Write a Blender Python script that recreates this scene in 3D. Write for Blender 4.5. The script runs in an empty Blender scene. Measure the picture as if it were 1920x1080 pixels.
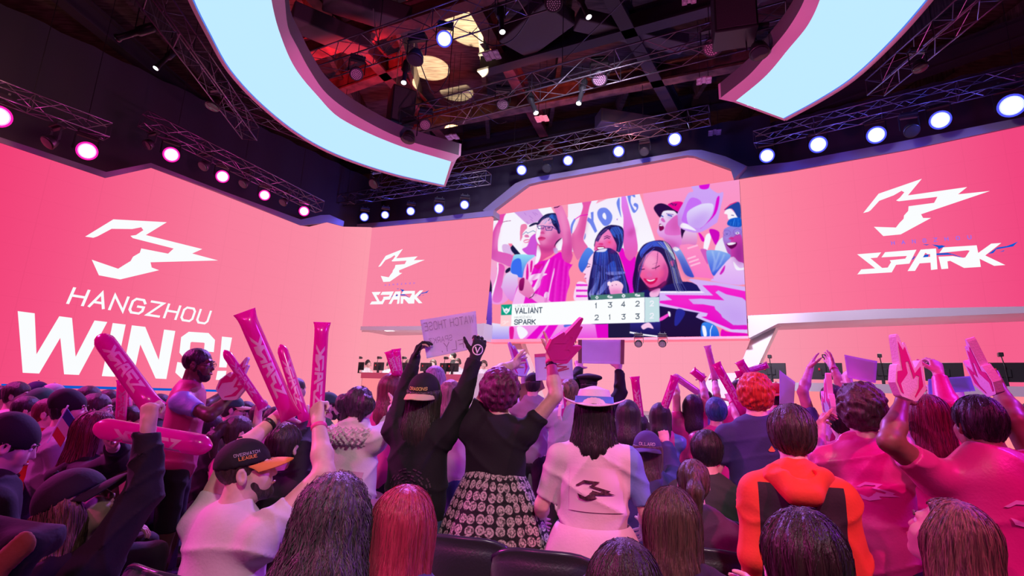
import bpy, bmesh, math, random
import numpy as np
from mathutils import Vector, Matrix
random.seed(7); rng = np.random.default_rng(7)
SC = bpy.context.scene; COL = SC.collection
# ---------------------------------------------------------------- camera
CZ = 1.55                                   # eye height of the photographer
FPX = 953.64; PITCH = math.radians(11.803); ROLL = math.radians(2.3164)
_fw = np.array([0, math.cos(PITCH), math.sin(PITCH)]); _up = np.array([0, -math.sin(PITCH), math.cos(PITCH)]); _x = np.array([1., 0, 0])
_r = math.cos(ROLL)*_x + math.sin(ROLL)*_up; _u = math.cos(ROLL)*_up - math.sin(ROLL)*_x
CAMR = np.array([_r, _u, _fw]); CAMO = np.array([0, 0, CZ])
cd = bpy.data.cameras.new('camera'); cam = bpy.data.objects.new('camera', cd); COL.objects.link(cam)
cd.sensor_width = 36; cd.lens = FPX/1920*36; cd.clip_start = .05; cd.clip_end = 200
cam.matrix_world = Matrix(((_r[0], _u[0], -_fw[0], 0), (_r[1], _u[1], -_fw[1], 0), (_r[2], _u[2], -_fw[2], CZ), (0, 0, 0, 1)))
SC.camera = cam
def ray(px, py): return CAMR.T @ np.array([(px-960)/FPX, -(py-540)/FPX, 1.0])
def atz(px, py, z): d = ray(px, py); return d*((z-CZ)/d[2]) + CAMO        # the point a pixel sees at height z
def aty(px, py, y): d = ray(px, py); return d*(y/d[1]) + CAMO             # ... at ground distance y
def atw(px, py, w, off=0.0):                                               # ... on a wall y = a + b x (off: metres towards us)
    a, b = w; d = ray(px, py); n = math.sqrt(1+b*b); t = (a-off*n)/(d[1]-b*d[0]); return d*t + CAMO
def proj(p): q = CAMR @ (np.array(p)-CAMO); return 960+FPX*q[0]/q[2], 540-FPX*q[1]/q[2]
# ---------------------------------------------------------------- world, exposure
w = bpy.data.worlds.new('world'); SC.world = w; w.use_nodes = True
w.node_tree.nodes['Background'].inputs[0].default_value = (.02, .012, .03, 1); w.node_tree.nodes['Background'].inputs[1].default_value = .25
vs = SC.view_settings; vs.view_transform = 'Standard'; vs.look = 'None'; vs.exposure = 0; vs.gamma = 1; vs.use_curve_mapping = False
# ---------------------------------------------------------------- lights of the hall outside the frame, plus added unseen fills
def aim(o, loc, to):
    o.location = loc; o.rotation_euler = (Vector(to)-Vector(loc)).to_track_quat('-Z', 'Y').to_euler()
def area(name, loc, to, size, col, power, spread=180):
    l = bpy.data.lights.new(name, 'AREA'); l.shape = 'DISK'; l.size = size; l.color = col; l.energy = power; l.spread = math.radians(spread)
    o = bpy.data.objects.new(name, l); COL.objects.link(o); aim(o, loc, to); return o
def spot(name, loc, to, ang, col, power, blend=.5, rad=.12):
    l = bpy.data.lights.new(name, 'SPOT'); l.spot_size = math.radians(ang); l.spot_blend = blend; l.color = col; l.energy = power; l.shadow_soft_size = rad
    o = bpy.data.objects.new(name, l); COL.objects.link(o); aim(o, loc, to); return o
PINK = (1, .10, .38); MAG = (1, .05, .62); BLUE = (.16, .16, 1); VIO = (.42, .16, 1); WARM = (1, .74, .42)
area('house_light_pink', (-3.0, -4.0, 6.8), (.2, 3.0, 1.0), 1.4, (1, .16, .44), 75)
spot('house_spot_white', (.8, -3.0, 6.5), (.1, 3.1, 1.15), 32, (1, .80, .84), 1000, .9, .25)
spot('wash_magenta_left', (-9.0, 4.5, 6.2), (-1.5, 3.6, 1.2), 74, MAG, 3000, .7, .25)
spot('wash_magenta_back', (-4.5, -4.0, 6.0), (-1.6, 2.6, 1.0), 60, (1, .03, .50), 900, .7, .25)
spot('wash_magenta_right', (4.2, -2.5, 6.5), (1.75, 2.5, 1.15), 20, (1, .01, .30), 1700, .35, .08)
spot('wash_violet_right', (7.5, 2.5, 6.5), (2.0, 3.0, 1.2), 60, (.40, .04, 1), 2000, .7, .2)
spot('wash_blue_front', (4.5, 8.5, 7.2), (.6, 2.4, 1.2), 80, BLUE, 4200, .7, .25)
spot('wash_violet_front', (-1.5, 10.5, 6.9), (-.5, 3.0, 1.2), 75, VIO, 4200, .7, .25)
spot('stage_front_wash', (1.0, 5.2, 6.4), (1.6, 12.0, 4.2), 78, (.86, .74, 1.0), 4200, .5, .3)
spot('stage_right_wash', (2.2, 4.6, 6.2), (8.6, 9.4, 3.2), 62, (.88, .74, .98), 1700, .6, .3)
spot('halo_rim_fill_left', (.6, 6.2, 2.6), (-3.4, 9.6, 6.9), 50, (1, .16, .55), 800, .7, .2)  # added unseen spot that turns the left halo rim pink
spot('halo_rim_fill_right', (.2, 5.5, 2.6), (4.4, 7.6, 6.9), 46, (1, .12, .48), 650, .7, .2)  # same added fill for the right halo piece, no fixture here
spot('rib_fill', (-8.5, 6.0, 6.2), (-14.0, 12.0, 8.2), 90, (1, .42, .40), 260, .8, .2)  # added unseen warm spot to lift the dark side-wall ribs
# ---------------------------------------------------------------- helpers
_m = {}
def nt(m): return m.node_tree.nodes, m.node_tree.links
def mat(name, col, rough=.6, metal=0, spec=.5, noise=0, nscale=20, bump=0, bscale=60, stretch=(1, 1, 1), emit=None, es=1, col2=None, sheen=0, coat=0, trans=0, alpha=1):
    if name in _m: return _m[name]
    m = bpy.data.materials.new(name); m.use_nodes = True; N, L = nt(m); b = N['Principled BSDF']; _m[name] = m
    b.inputs['Base Color'].default_value = (*col, 1); b.inputs['Roughness'].default_value = rough; b.inputs['Metallic'].default_value = metal
    b.inputs['Specular IOR Level'].default_value = spec
    if sheen: b.inputs['Sheen Weight'].default_value = sheen
    if coat: b.inputs['Coat Weight'].default_value = coat; b.inputs['Coat Roughness'].default_value = .15
    if trans: b.inputs['Transmission Weight'].default_value = trans
    if alpha < 1: b.inputs['Alpha'].default_value = alpha
    if emit: b.inputs['Emission Color'].default_value = (*emit, 1); b.inputs['Emission Strength'].default_value = es
    if noise or col2 or bump:
        tc = N.new('ShaderNodeTexCoord'); mp = N.new('ShaderNodeMapping'); mp.inputs['Scale'].default_value = stretch; L.new(tc.outputs['Object'], mp.inputs[0])
    if noise or col2:
        n = N.new('ShaderNodeTexNoise'); n.inputs['Scale'].default_value = nscale; n.inputs['Detail'].default_value = 4; L.new(mp.outputs[0], n.inputs['Vector'])
        r = N.new('ShaderNodeValToRGB'); c2 = col2 or tuple(max(0, c*(1-noise)) for c in col); c1 = col if col2 else tuple(min(1, c*(1+noise*.6)) for c in col)
        r.color_ramp.elements[0].position = .36; r.color_ramp.elements[1].position = .64
        r.color_ramp.elements[0].color = (*c2, 1); r.color_ramp.elements[1].color = (*c1, 1)
        L.new(n.outputs['Fac'], r.inputs[0]); L.new(r.outputs[0], b.inputs['Base Color'])
    if bump:
        n2 = N.new('ShaderNodeTexNoise'); n2.inputs['Scale'].default_value = bscale; n2.inputs['Detail'].default_value = 3; L.new(mp.outputs[0], n2.inputs['Vector'])
        bp = N.new('ShaderNodeBump'); bp.inputs['Strength'].default_value = bump; bp.inputs['Distance'].default_value = .02
        L.new(n2.outputs['Fac'], bp.inputs['Height']); L.new(bp.outputs[0], b.inputs['Normal'])
    return m
def emis(name, col, s=1.0):
    if name in _m: return _m[name]
    m = bpy.data.materials.new(name); m.use_nodes = True; N, L = nt(m); _m[name] = m
    N.remove(N['Principled BSDF']); e = N.new('ShaderNodeEmission'); e.inputs[0].default_value = (*col, 1); e.inputs[1].default_value = s
    L.new(e.outputs[0], N['Material Output'].inputs[0]); return m
def lin(r, g, b): return tuple((c/255/12.92 if c/255 <= .04045 else ((c/255+.055)/1.055)**2.4) for c in (r, g, b))
def led(name, stops, axis=0):
    """LED wall tiles showing a coral field: colour stops along the wall (metres), fine tile seams."""
    m = bpy.data.materials.new(name); m.use_nodes = True; N, L = nt(m)
    N.remove(N['Principled BSDF']); e = N.new('ShaderNodeEmission'); tc = N.new('ShaderNodeTexCoord'); sx = N.new('ShaderNodeSeparateXYZ')
    L.new(tc.outputs['Object'], sx.inputs[0]); mr = N.new('ShaderNodeMapRange'); lo, hi = stops[0][0], stops[-1][0]
    mr.inputs[1].default_value = lo; mr.inputs[2].default_value = hi; L.new(sx.outputs[axis], mr.inputs[0])
    r = N.new('ShaderNodeValToRGB'); cr = r.color_ramp
    for k, (p, c) in enumerate(stops):
        el = cr.elements[0] if k == 0 else (cr.elements[-1] if k == len(stops)-1 else cr.elements.new((p-lo)/(hi-lo)))
        if k in (0, len(stops)-1): el.position = (p-lo)/(hi-lo)
        el.color = (*lin(*c), 1)
    L.new(mr.outputs[0], r.inputs[0])
    # tile seams every half metre
    fac = None
    for o, per in ((sx.outputs[0], .5), (sx.outputs[2], .5)):
        d = N.new('ShaderNodeMath'); d.operation = 'PINGPONG'; d.inputs[1].default_value = per/2; L.new(o, d.inputs[0])
        g = N.new('ShaderNodeMath'); g.operation = 'LESS_THAN'; g.inputs[1].default_value = .004; L.new(d.outputs[0], g.inputs[0])
        if fac is None: fac = g.outputs[0]
        else:
            mx = N.new('ShaderNodeMath'); mx.operation = 'MAXIMUM'; L.new(fac, mx.inputs[0]); L.new(g.outputs[0], mx.inputs[1]); fac = mx.outputs[0]
    st = N.new('ShaderNodeMath'); st.operation = 'MULTIPLY_ADD'; st.inputs[1].default_value = -.05; st.inputs[2].default_value = 1.0; L.new(fac, st.inputs[0])
    L.new(r.outputs[0], e.inputs[0]); L.new(st.outputs[0], e.inputs[1]); L.new(e.outputs[0], N['Material Output'].inputs[0]); return m
def tag(o, label=None, cat=None, group=None, kind=None):
    for k, v in (('label', label), ('category', cat), ('group', group), ('kind', kind)):
        if v: o[k] = v
    return o
def empty(name, loc=(0, 0, 0), label=None, cat=None, group=None, rz=0):
    o = bpy.data.objects.new(name, None); COL.objects.link(o); o.location = loc; o.rotation_euler = (0, 0, rz); o.empty_display_size = .1
    return tag(o, label, cat, group)
def mesh_np(name, V, Fq, m, parent=None, smooth=True, org=None):
    """Fast mesh: V (n,3), Fq list/array of faces with equal length; coordinates in world space, shifted to the parent's location."""
    V = np.asarray(V, np.float32)
    o0 = np.zeros(3)
    if org is not None: o0 = np.asarray(org)
    elif parent is not None: o0 = np.array(world_loc(parent))
    V = V - o0.astype(np.float32)
    me = bpy.data.meshes.new(name); Fq = np.asarray(Fq, np.int32); nf, k = Fq.shape
    me.vertices.add(len(V)); me.vertices.foreach_set('co', V.ravel()); me.loops.add(nf*k); me.loops.foreach_set('vertex_index', Fq.ravel())
    me.polygons.add(nf); me.polygons.foreach_set('loop_start', np.arange(nf, dtype=np.int32)*k)
    try: me.polygons.foreach_set('loop_total', np.full(nf, k, np.int32))
    except Exception: pass
    me.polygons.foreach_set('use_smooth', np.full(nf, smooth, dtype=bool)); me.update(calc_edges=True); me.validate()
    if m: me.materials.append(m)
    o = bpy.data.objects.new(name, me); COL.objects.link(o)
    if parent is not None: o.parent = parent
    if org is not None and parent is None: o.location = o0
    return o
def world_loc(o):
    l = np.array(o.location)
    return l if o.parent is None else l + world_loc(o.parent)
class MB:
    """collects faces into one mesh object"""
    def __init__(s): s.v = []; s.f = []
    def add(s, V, F):
        k = len(s.v); s.v += [tuple(map(float, p)) for p in V]; s.f += [tuple(i+k for i in f) for f in F]; return s
    def box(s, c, sz, R=None):
        c = np.array(c, float); h = np.array(sz, float)/2
        C = np.array([[x, y, z] for x in (-1, 1) for y in (-1, 1) for z in (-1, 1)])*h
        if R is not None: C = C @ np.array(R).T
        return s.add(C+c, [(0, 1, 3, 2), (4, 6, 7, 5), (0, 4, 5, 1), (2, 3, 7, 6), (0, 2, 6, 4), (1, 5, 7, 3)])
    def bar(s, a, b, r=.02, n=6, r2=None):
        a = np.array(a, float); b = np.array(b, float); d = b-a; l = np.linalg.norm(d)
        if l < 1e-6: return s
        d /= l; t = np.array([0, 0, 1.]) if abs(d[2]) < .9 else np.array([1., 0, 0]); u = np.cross(d, t); u /= np.linalg.norm(u); v = np.cross(d, u)
        an = np.arange(n)*2*math.pi/n; ring = np.cos(an)[:, None]*u + np.sin(an)[:, None]*v
        V = np.vstack([a+ring*r, b+ring*(r2 if r2 is not None else r)])
        F = [(i, (i+1) % n, n+(i+1) % n, n+i) for i in range(n)] + [tuple(range(n))[::-1], tuple(range(n, 2*n))]
        return s.add(V, F)
    def path(s, P, r=.01, n=6):
        P = np.array(P, float)
        if len(P) < 2: return s
        if len(P) == 2: return s.bar(P[0], P[1], r, n)
        T = np.gradient(P, axis=0); T /= np.maximum(1e-9, np.linalg.norm(T, axis=1))[:, None]; u = np.cross(T[0], (0, 0, 1.)); u = u/np.linalg.norm(u) if np.linalg.norm(u) > 1e-3 else np.array([1., 0, 0]); V = []; an = np.arange(n)*2*math.pi/n
        for p, t in zip(P, T):
            u = u-t*(u @ t); u /= max(1e-9, np.linalg.norm(u)); v = np.cross(t, u); V += [p+(u*math.cos(a)+v*math.sin(a))*r for a in an]
        k = len(P); F = [(j*n+i, j*n+(i+1) % n, (j+1)*n+(i+1) % n, (j+1)*n+i) for j in range(k-1) for i in range(n)] + [tuple(range(n))[::-1], tuple(range((k-1)*n, k*n))]
        return s.add(V, F)
    def lathe(s, prof, axis_o, axis_d, n=20, cap=True):
        d = np.array(axis_d, float); d /= np.linalg.norm(d); t = np.array([0, 0, 1.]) if abs(d[2]) < .9 else np.array([1., 0, 0]); u = np.cross(d, t); u /= np.linalg.norm(u); v = np.cross(d, u)
        an = np.arange(n)*2*math.pi/n; ring = np.cos(an)[:, None]*u + np.sin(an)[:, None]*v; o = np.array(axis_o, float)
        V = np.vstack([o + d*h + ring*r for r, h in prof]); k = len(prof)
        F = [(j*n+i, j*n+(i+1) % n, (j+1)*n+(i+1) % n, (j+1)*n+i) for j in range(k-1) for i in range(n)]
        if cap: F += [tuple(range(n))[::-1], tuple(range((k-1)*n, k*n))]
        return s.add(V, F)
    def prism(s, P, off):
        """closed polygon P (n,3) extruded by the vector off"""
        P = np.array(P, float); n = len(P); V = np.vstack([P, P+np.array(off)])
        return s.add(V, [tuple(range(n)), tuple(range(2*n-1, n-1, -1))] + [(i, n+i, n+(i+1) % n, (i+1) % n) for i in range(n)])
    def build(s, name, m, parent=None, smooth=False, bevel=0, org=None, segs=2):
        me = bpy.data.meshes.new(name); o0 = np.zeros(3)
        if org is not None: o0 = np.array(org, float)
        elif parent is not None: o0 = world_loc(parent)
        me.from_pydata([tuple(np.array(p)-o0) for p in s.v], [], s.f); me.update()
        bm = bmesh.new(); bm.from_mesh(me); bmesh.ops.recalc_face_normals(bm, faces=bm.faces)
        if bevel: bmesh.ops.bevel(bm, geom=bm.edges[:], offset=bevel, segments=segs, affect='EDGES', profile=.5)
        for f in bm.faces: f.smooth = smooth
        bm.to_mesh(me); bm.free()
        for x in (m if isinstance(m, (list, tuple)) else [m]): me.materials.append(x)
        o = bpy.data.objects.new(name, me); COL.objects.link(o)
        if parent is not None: o.parent = parent
        elif org is not None: o.location = o0
        return o
def copy_tree(o, parent=None):
    c = o.copy(); COL.objects.link(c)
    if parent is not None: c.parent = parent
    for ch in o.children: copy_tree(ch, c)
    return c
def triangulate(P2):
    from mathutils.geometry import tessellate_polygon
    return [tuple(t) for t in tessellate_polygon([[Vector((x, y, 0)) for x, y in P2]])]
# ------------------------------------------------ flat figures: emblem, logotype and a stroke alphabet, all as 2-D polygons
EMB = [(132,300),(495,78),(1182,115),(912,280),(1638,460),(1508,517),(1840,606),(972,630),(988,697),(1082,732),(583,850),(308,797),(217,597),(556,713),(640,660),(716,614),(748,558),(835,507),(853,452),(1198,519),(1270,453),(745,320),(714,290),(785,280),(880,217),(853,180),(735,203),(472,200),(290,297),(236,315)]
SPK = {'S': [(88,808),(320,790),(282,840),(216,846),(330,940),(383,936),(415,884),(402,866),(552,850),(568,824),(322,838),(358,788),(660,764),(592,898),(463,910),(422,982),(90,1002),(128,954),(262,944)],
       'A1': [(574,970),(700,764),(848,752),(862,952),(800,960),(796,888),(690,896),(646,968)], 'Ahole': None,
       'R': [(872,832),(1010,826),(1110,842),(1130,838),(1172,774),(1150,770),(880,796),(918,742),(1240,722),(1280,930),(1118,940),(985,872),(958,876),(966,946),(900,952)],
       'K': [(1240,722),(1248,800),(1380,706),(1476,700),(1322,820),(1515,912),(1408,920),(1268,852),(1280,930),(1220,934)]}
SPKB = [[(806,712),(880,722),(905,720),(940,730),(900,748),(872,760),(866,740),(838,728)], [(720,712),(786,712),(758,722)], [(1350,806),(1440,742),(1530,728),(1590,706),(1640,684),(1592,732),(1500,748),(1430,760),(1400,796)], [(1460,786),(1510,766),(1500,780)],
        [(720,838),(740,812),(780,810),(772,832)], [(846,800),(960,794),(1012,806),(1100,838),(1150,846),(1190,800),(1186,856),(1150,872),(1060,830),(1000,812),(850,816)], [(612,860),(640,826),(650,830),(628,858)]]
GLY = {  # strokes on a 0..1 x 0..1 square, squared-off letterforms
'A': [[(0,0),(.5,1),(1,0)],[(.2,.32),(.8,.32)]], 'B': [[(0,0),(0,1),(.8,1),(1,.8),(.8,.53),(0,.53)],[(.8,.53),(1,.3),(.8,0),(0,0)]], 'C': [[(1,.8),(.8,1),(.2,1),(0,.8),(0,.2),(.2,0),(.8,0),(1,.2)]],
'D': [[(0,0),(0,1),(.75,1),(1,.75),(1,.25),(.75,0),(0,0)]], 'E': [[(1,1),(0,1),(0,0),(1,0)],[(0,.52),(.8,.52)]], 'F': [[(1,1),(0,1),(0,0)],[(0,.52),(.8,.52)]],
'G': [[(1,.78),(.8,1),(.2,1),(0,.8),(0,.2),(.2,0),(.8,0),(1,.2),(1,.48),(.55,.48)]], 'H': [[(0,0),(0,1)],[(1,0),(1,1)],[(0,.52),(1,.52)]], 'I': [[(.5,0),(.5,1)]], 'J': [[(1,1),(1,.2),(.8,0),(.2,0),(0,.2)]],
'K': [[(0,0),(0,1)],[(1,1),(0,.45)],[(.3,.6),(1,0)]], 'L': [[(0,1),(0,0),(1,0)]], 'M': [[(0,0),(0,1),(.5,.35),(1,1),(1,0)]], 'N': [[(0,0),(0,1),(1,0),(1,1)]],
'O': [[(.2,0),(0,.2),(0,.8),(.2,1),(.8,1),(1,.8),(1,.2),(.8,0),(.2,0)]], 'P': [[(0,0),(0,1),(.8,1),(1,.8),(1,.62),(.8,.42),(0,.42)]], 'R': [[(0,0),(0,1),(.8,1),(1,.8),(1,.62),(.8,.42),(0,.42)],[(.5,.42),(1,0)]],
'S': [[(1,.82),(.82,1),(.18,1),(0,.8),(0,.62),(.18,.52),(.82,.48),(1,.36),(1,.2),(.82,0),(.18,0),(0,.18)]], 'T': [[(0,1),(1,1)],[(.5,1),(.5,0)]], 'U': [[(0,1),(0,.2),(.2,0),(.8,0),(1,.2),(1,1)]],
'V': [[(0,1),(.5,0),(1,1)]], 'W': [[(0,1),(.25,0),(.5,.8),(.75,0),(1,1)]], 'X': [[(0,0),(1,1)],[(0,1),(1,0)]], 'Y': [[(0,1),(.5,.5),(1,1)],[(.5,.5),(.5,0)]], 'Z': [[(0,1),(1,1),(0,0),(1,0)]],
'1': [[(.2,.8),(.55,1),(.55,0)]], '2': [[(0,.8),(.2,1),(.8,1),(1,.8),(1,.6),(0,0),(1,0)]], '3': [[(0,1),(1,1),(.45,.58),(.8,.55),(1,.35),(1,.2),(.8,0),(.2,0),(0,.15)]], '4': [[(.75,0),(.75,1),(0,.28),(1,.28)]],
'.': [[(.45,0),(.55,.1)]], '!': [[(.5,1),(.5,.35)],[(.5,.12),(.5,0)]]}
WID = {'I': .35, '.': .2, '!': .3, '1': .6, 'W': 1.35, 'M': 1.15}
def mitred(pl, wd, cap=.42):
    """a polyline of width wd as quads that share mitred corners"""
    P = np.array(pl, float); n = len(P); closed = n > 3 and np.allclose(P[0], P[-1]); D = P[1:]-P[:-1]; D /= np.maximum(1e-9, np.linalg.norm(D, axis=1))[:, None]
    if not closed: P[0] -= D[0]*wd*cap; P[-1] += D[-1]*wd*cap
    Nn = np.stack([-D[:, 1], D[:, 0]], 1); O = np.zeros((n, 2))
    for i in range(n):
        a = Nn[i-1] if i > 0 else (Nn[-1] if closed else Nn[0]); b = Nn[i] if i < n-1 else (Nn[0] if closed else Nn[-1]); m = a+b; l = np.linalg.norm(m); m = m/l if l > 1e-6 else b; c = max(.38, float(m @ b)); O[i] = m*wd/2/c
    return [np.array([P[i]+O[i], P[i]-O[i], P[i+1]-O[i+1], P[i+1]+O[i+1]]) for i in range(n-1)]
def strokes(text, h=1.0, asp=.7, gap=.28, th=.14, slant=0):
    """list of quads (4x2) for the text, baseline at 0, left at 0; returns quads, width"""
    Q = []; x = 0
    for ch in text:
        if ch == ' ': x += h*asp*.7; continue
        wd = h*asp*WID.get(ch, 1.0)
        for pl in GLY[ch]:
            for q in mitred([(x+p[0]*wd, p[1]*h) for p in pl], th*h): q[:, 0] += slant*q[:, 1]; Q.append(q)
        x += wd + gap*h
    return Q, x - gap*h
def polys_mesh(name, polys, fn, m, parent=None, step=.0004):
    """flat polygons (2-D) put through fn(u, v, lift) -> 3-D; overlapping strokes get a hair of lift each so they never fight"""
    V = []; F = []
    for k, P in enumerate(polys):
        P = np.asarray(P, float); base = len(V); V += [fn(u, v, (k % 12)*step) for u, v in P]
        F += [tuple(base+i for i in t) for t in triangulate(P)]
    V = np.array(V); o = mesh_np(name, V, np.array(F), m, parent, smooth=False); return o
# ================================================================ the hall
WR = (15.9, -.7182); WL = (14.1375, -.5257); WS = (14.6535, -.5344); WW = (24.1028, 1.5154)   # right facade, left facade, screen, side wall: y = a + b x
def wdir(w): n = math.sqrt(1+w[1]**2); return np.array([1/n, w[1]/n, 0])
def wnor(w): n = math.sqrt(1+w[1]**2); return np.array([w[1]/n, -1/n, 0])     # towards the audience (for the front walls)
NW = np.array([1.5154, -1, 0])/math.sqrt(1+1.5154**2)                           # side wall faces right
dark = mat('black_wall_paint', (.018, .016, .022), .85); darkst = mat('black_steel', (.030, .028, .034), .42, .6)
floorm = mat('dark_carpet', (.022, .018, .026), .8, noise=.4, nscale=30); beamm = mat('red_lit_roof_beam', (.20, .055, .05), .7, noise=.5, nscale=3)  # roof beams' reddish base colour holds the red light on them
trimm = mat('grey_trim_panel', (.66, .61, .67), .4, .05); trimu = mat('violet_grey_trim_panel', (.24, .21, .30), .4, .05); whitem = mat('white_panel', (.82, .80, .78), .35)
roofm = mat('roof_boards', (.10, .075, .062), .85, noise=.5, nscale=2.5, stretch=(1, 8, 1))
def struct(o): o['kind'] = 'structure'; return o
struct(MB().box((0, 6, -.05), (44, 44, .1)).build('floor', floorm))
struct(MB().box((0, 6, 10.6), (44, 44, .2)).build('ceiling', roofm))
struct(MB().box((-14.5, 6, 5.25), (.2, 44, 10.5)).build('wall_left_side', dark)); struct(MB().box((17.5, 6, 5.25), (.2, 44, 10.5)).build('wall_right_side', dark))
struct(MB().box((0, 25, 5.25), (44, .2, 10.5)).build('wall_back', dark)); struct(MB().box((0, -12, 5.25), (44, .2, 10.5)).build('wall_behind_audience', dark))
# ---- LED walls. Outlines follow the photograph's edges, each on its own wall plane.
def slab(name, pts, w, m, t=.12, off=0.0, parent=None, nrm=None, extra=None):
    P = [atw(x, y, w, off) for x, y in pts]
    if extra: P = P + [np.array(e, float) for e in extra]
    n = wnor(w) if nrm is None else nrm
    return MB().prism(P, -n*t).build(name, m, parent)
ledL = led('led_wall_side', [(-10.5, (238, 42, 106)), (-9.3, (245, 80, 131)), (-7.6, (250, 124, 157)), (-5.9, (251, 140, 166)), (-4.8, (254, 156, 174))])
ledC = led('led_wall_middle', [(-5, (249, 134, 165)), (1, (250, 132, 160)), (6, (251, 124, 152))])
ledR = led('led_wall_stage_right', [(5.0, (253, 146, 168)), (6.6, (252, 124, 157)), (8.2, (248, 100, 147)), (9.6, (241, 70, 128))])
ledB = led('led_wall_recess', [(-5, (252, 156, 172)), (3, (254, 160, 184)), (7, (250, 152, 174)), (10.5, (246, 96, 142))])
offW = -.0
cor = np.array([-4.882, 16.704])
sideP = [(-60, 248), (0, 268), (197, 334), (283, 315), (403, 360), (563, 423), (580, 425), (613, 417), (643, 425)]
P = [atw(x, y, WW) for x, y in sideP] + [np.array([cor[0], cor[1], 6.97]), np.array([cor[0], cor[1], 0])]
_e0 = P[0]+(P[0]-P[1])*6.0; P = [_e0] + P; p0 = _e0.copy(); P = P + [np.array([p0[0], p0[1], 0])]
struct(MB().prism(P, -NW*.15).build('wall_left', ledL))
topT = [(-60, 237), (0, 258), (198, 323), (282, 306), (413, 357), (563, 412), (600, 403.5), (617, 403), (644, 415)]
topB = sideP
for nm, A, B, w_, n_, o_ in (('trim_1', topT, [(-60, 248), (0, 268), (197, 334), (283, 315), (403, 358), (563, 423), (600, 419), (613, 417), (643, 425)], WW, NW, .0),):
    mb = MB(); T = [atw(x, y, w_) + n_*.03 for x, y in A]; Bq = [atw(x, y, w_) + n_*.03 for x, y in B]
    for i in range(len(A)-1): mb.prism([T[i], T[i+1], Bq[i+1], Bq[i]], -n_*.35)
    struct(mb.build(nm, trimu))
# left facade (above the left team's desk)
LL = [(669, 429), (922, 405.5), (915, 530), (907, 606), (780, 613), (648, 614)]
struct(slab('wall_front_left', LL, WL, ledC))
mb = MB(); A = [(644, 415), (671, 420), (800, 409), (925, 394)]; B = [(643, 425), (669, 429), (800, 417), (925, 405)]
for i in range(3): mb.prism([atw(*A[i], WL, .04), atw(*A[i+1], WL, .04), atw(*B[i+1], WL, .04), atw(*B[i], WL, .04)], -wnor(WL)*.4)
struct(mb.build('trim_2', trimu))
mb = MB(); A = [(617, 610), (648, 612), (780, 611.5), (886, 608), (908, 606)]; B = [(617, 616), (648, 619), (780, 619), (888, 617), (906, 639)]
for i in range(4): mb.prism([atw(*A[i], WL, .06), atw(*A[i+1], WL, .06), atw(*B[i+1], WL, .06), atw(*B[i], WL, .06)], -wnor(WL)*.5)
struct(mb.build('trim_3', trimm))
# screen header and the screen's surround
HD = [(925, 404), (927, 393), (990, 346), (1000, 343), (1287, 291), (1300, 292), (1370, 317), (1374, 322), (1376, 345)]
struct(slab('wall_header', HD + [(1376, 360), (925, 430)], WS, ledC, .1, -.05))
mb = MB(); A = [(905, 394), (917, 384), (966, 344), (982, 337), (1010, 331), (1295, 281), (1315, 281), (1360, 293), (1400, 311)]; B = [(925, 404), (927, 393), (980, 353), (990, 346), (1010, 341), (1287, 291), (1300, 292), (1370, 317), (1376, 336)]
for i in range(8): mb.prism([atw(*A[i], WS, .10), atw(*A[i+1], WS, .10), atw(*B[i+1], WS, .10), atw(*B[i], WS, .10)], -wnor(WS)*.5)
struct(mb.build('trim_4', trimu))
struct(slab('wall_under_screen', [(895, 600), (1408, 592), (1408, 830), (895, 830)], (WS[0]+1.0, WS[1]), ledB))
struct(slab('trim_5', [(911, 636.5), (1403, 630), (1403, 634.5), (911, 642)], WS, mat('coral_ledge', lin(250, 150, 165), .5, emit=lin(235, 100, 125), es=.6), .5, .06))
# right facade
RT = [(1376, 336), (1480, 321), (1700, 281), (1920, 234), (1990, 218)]; RB = [(1990, 572), (1920, 575), (1640, 580), (1390, 592)]
_a = atw(*RT[-1], WR); _b = atw(*RT[-2], WR); _c0 = _a+(_a-_b)*5.0; _d0 = atw(*RB[0], WR); _e1 = _d0+(_d0-atw(*RB[1], WR))*5.0
struct(MB().prism([atw(x, y, WR) for x, y in RT] + [_c0, _e1] + [atw(x, y, WR) for x, y in RB], -wnor(WR)*.12).build('wall_front_right', ledR))
mb = MB(); A = [(1386, 309), (1404, 312), (1480, 304), (1700, 263), (1920, 219), (1990, 204)]; B = [(1375, 337), (1404, 332), (1480, 321), (1700, 281), (1920, 234), (1990, 218)]
for i in range(5): mb.prism([atw(*A[i], WR, .05), atw(*A[i+1], WR, .05), atw(*B[i+1], WR, .05), atw(*B[i], WR, .05)], -wnor(WR)*.5)
struct(mb.build('trim_6', trimu))
mb = MB(); A = [(1402, 591.5), (1460, 589), (1640, 579.5), (1920, 574.5), (1990, 572)]; B = [(1404, 634), (1459, 606.5), (1640, 598.5), (1920, 587), (1990, 584)]
for i in range(4): mb.prism([atw(*A[i], WR, .08), atw(*A[i+1], WR, .08), atw(*B[i+1], WR, .08), atw(*B[i], WR, .08)], -wnor(WR)*.5)
struct(mb.build('trim_7', trimm))
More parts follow.
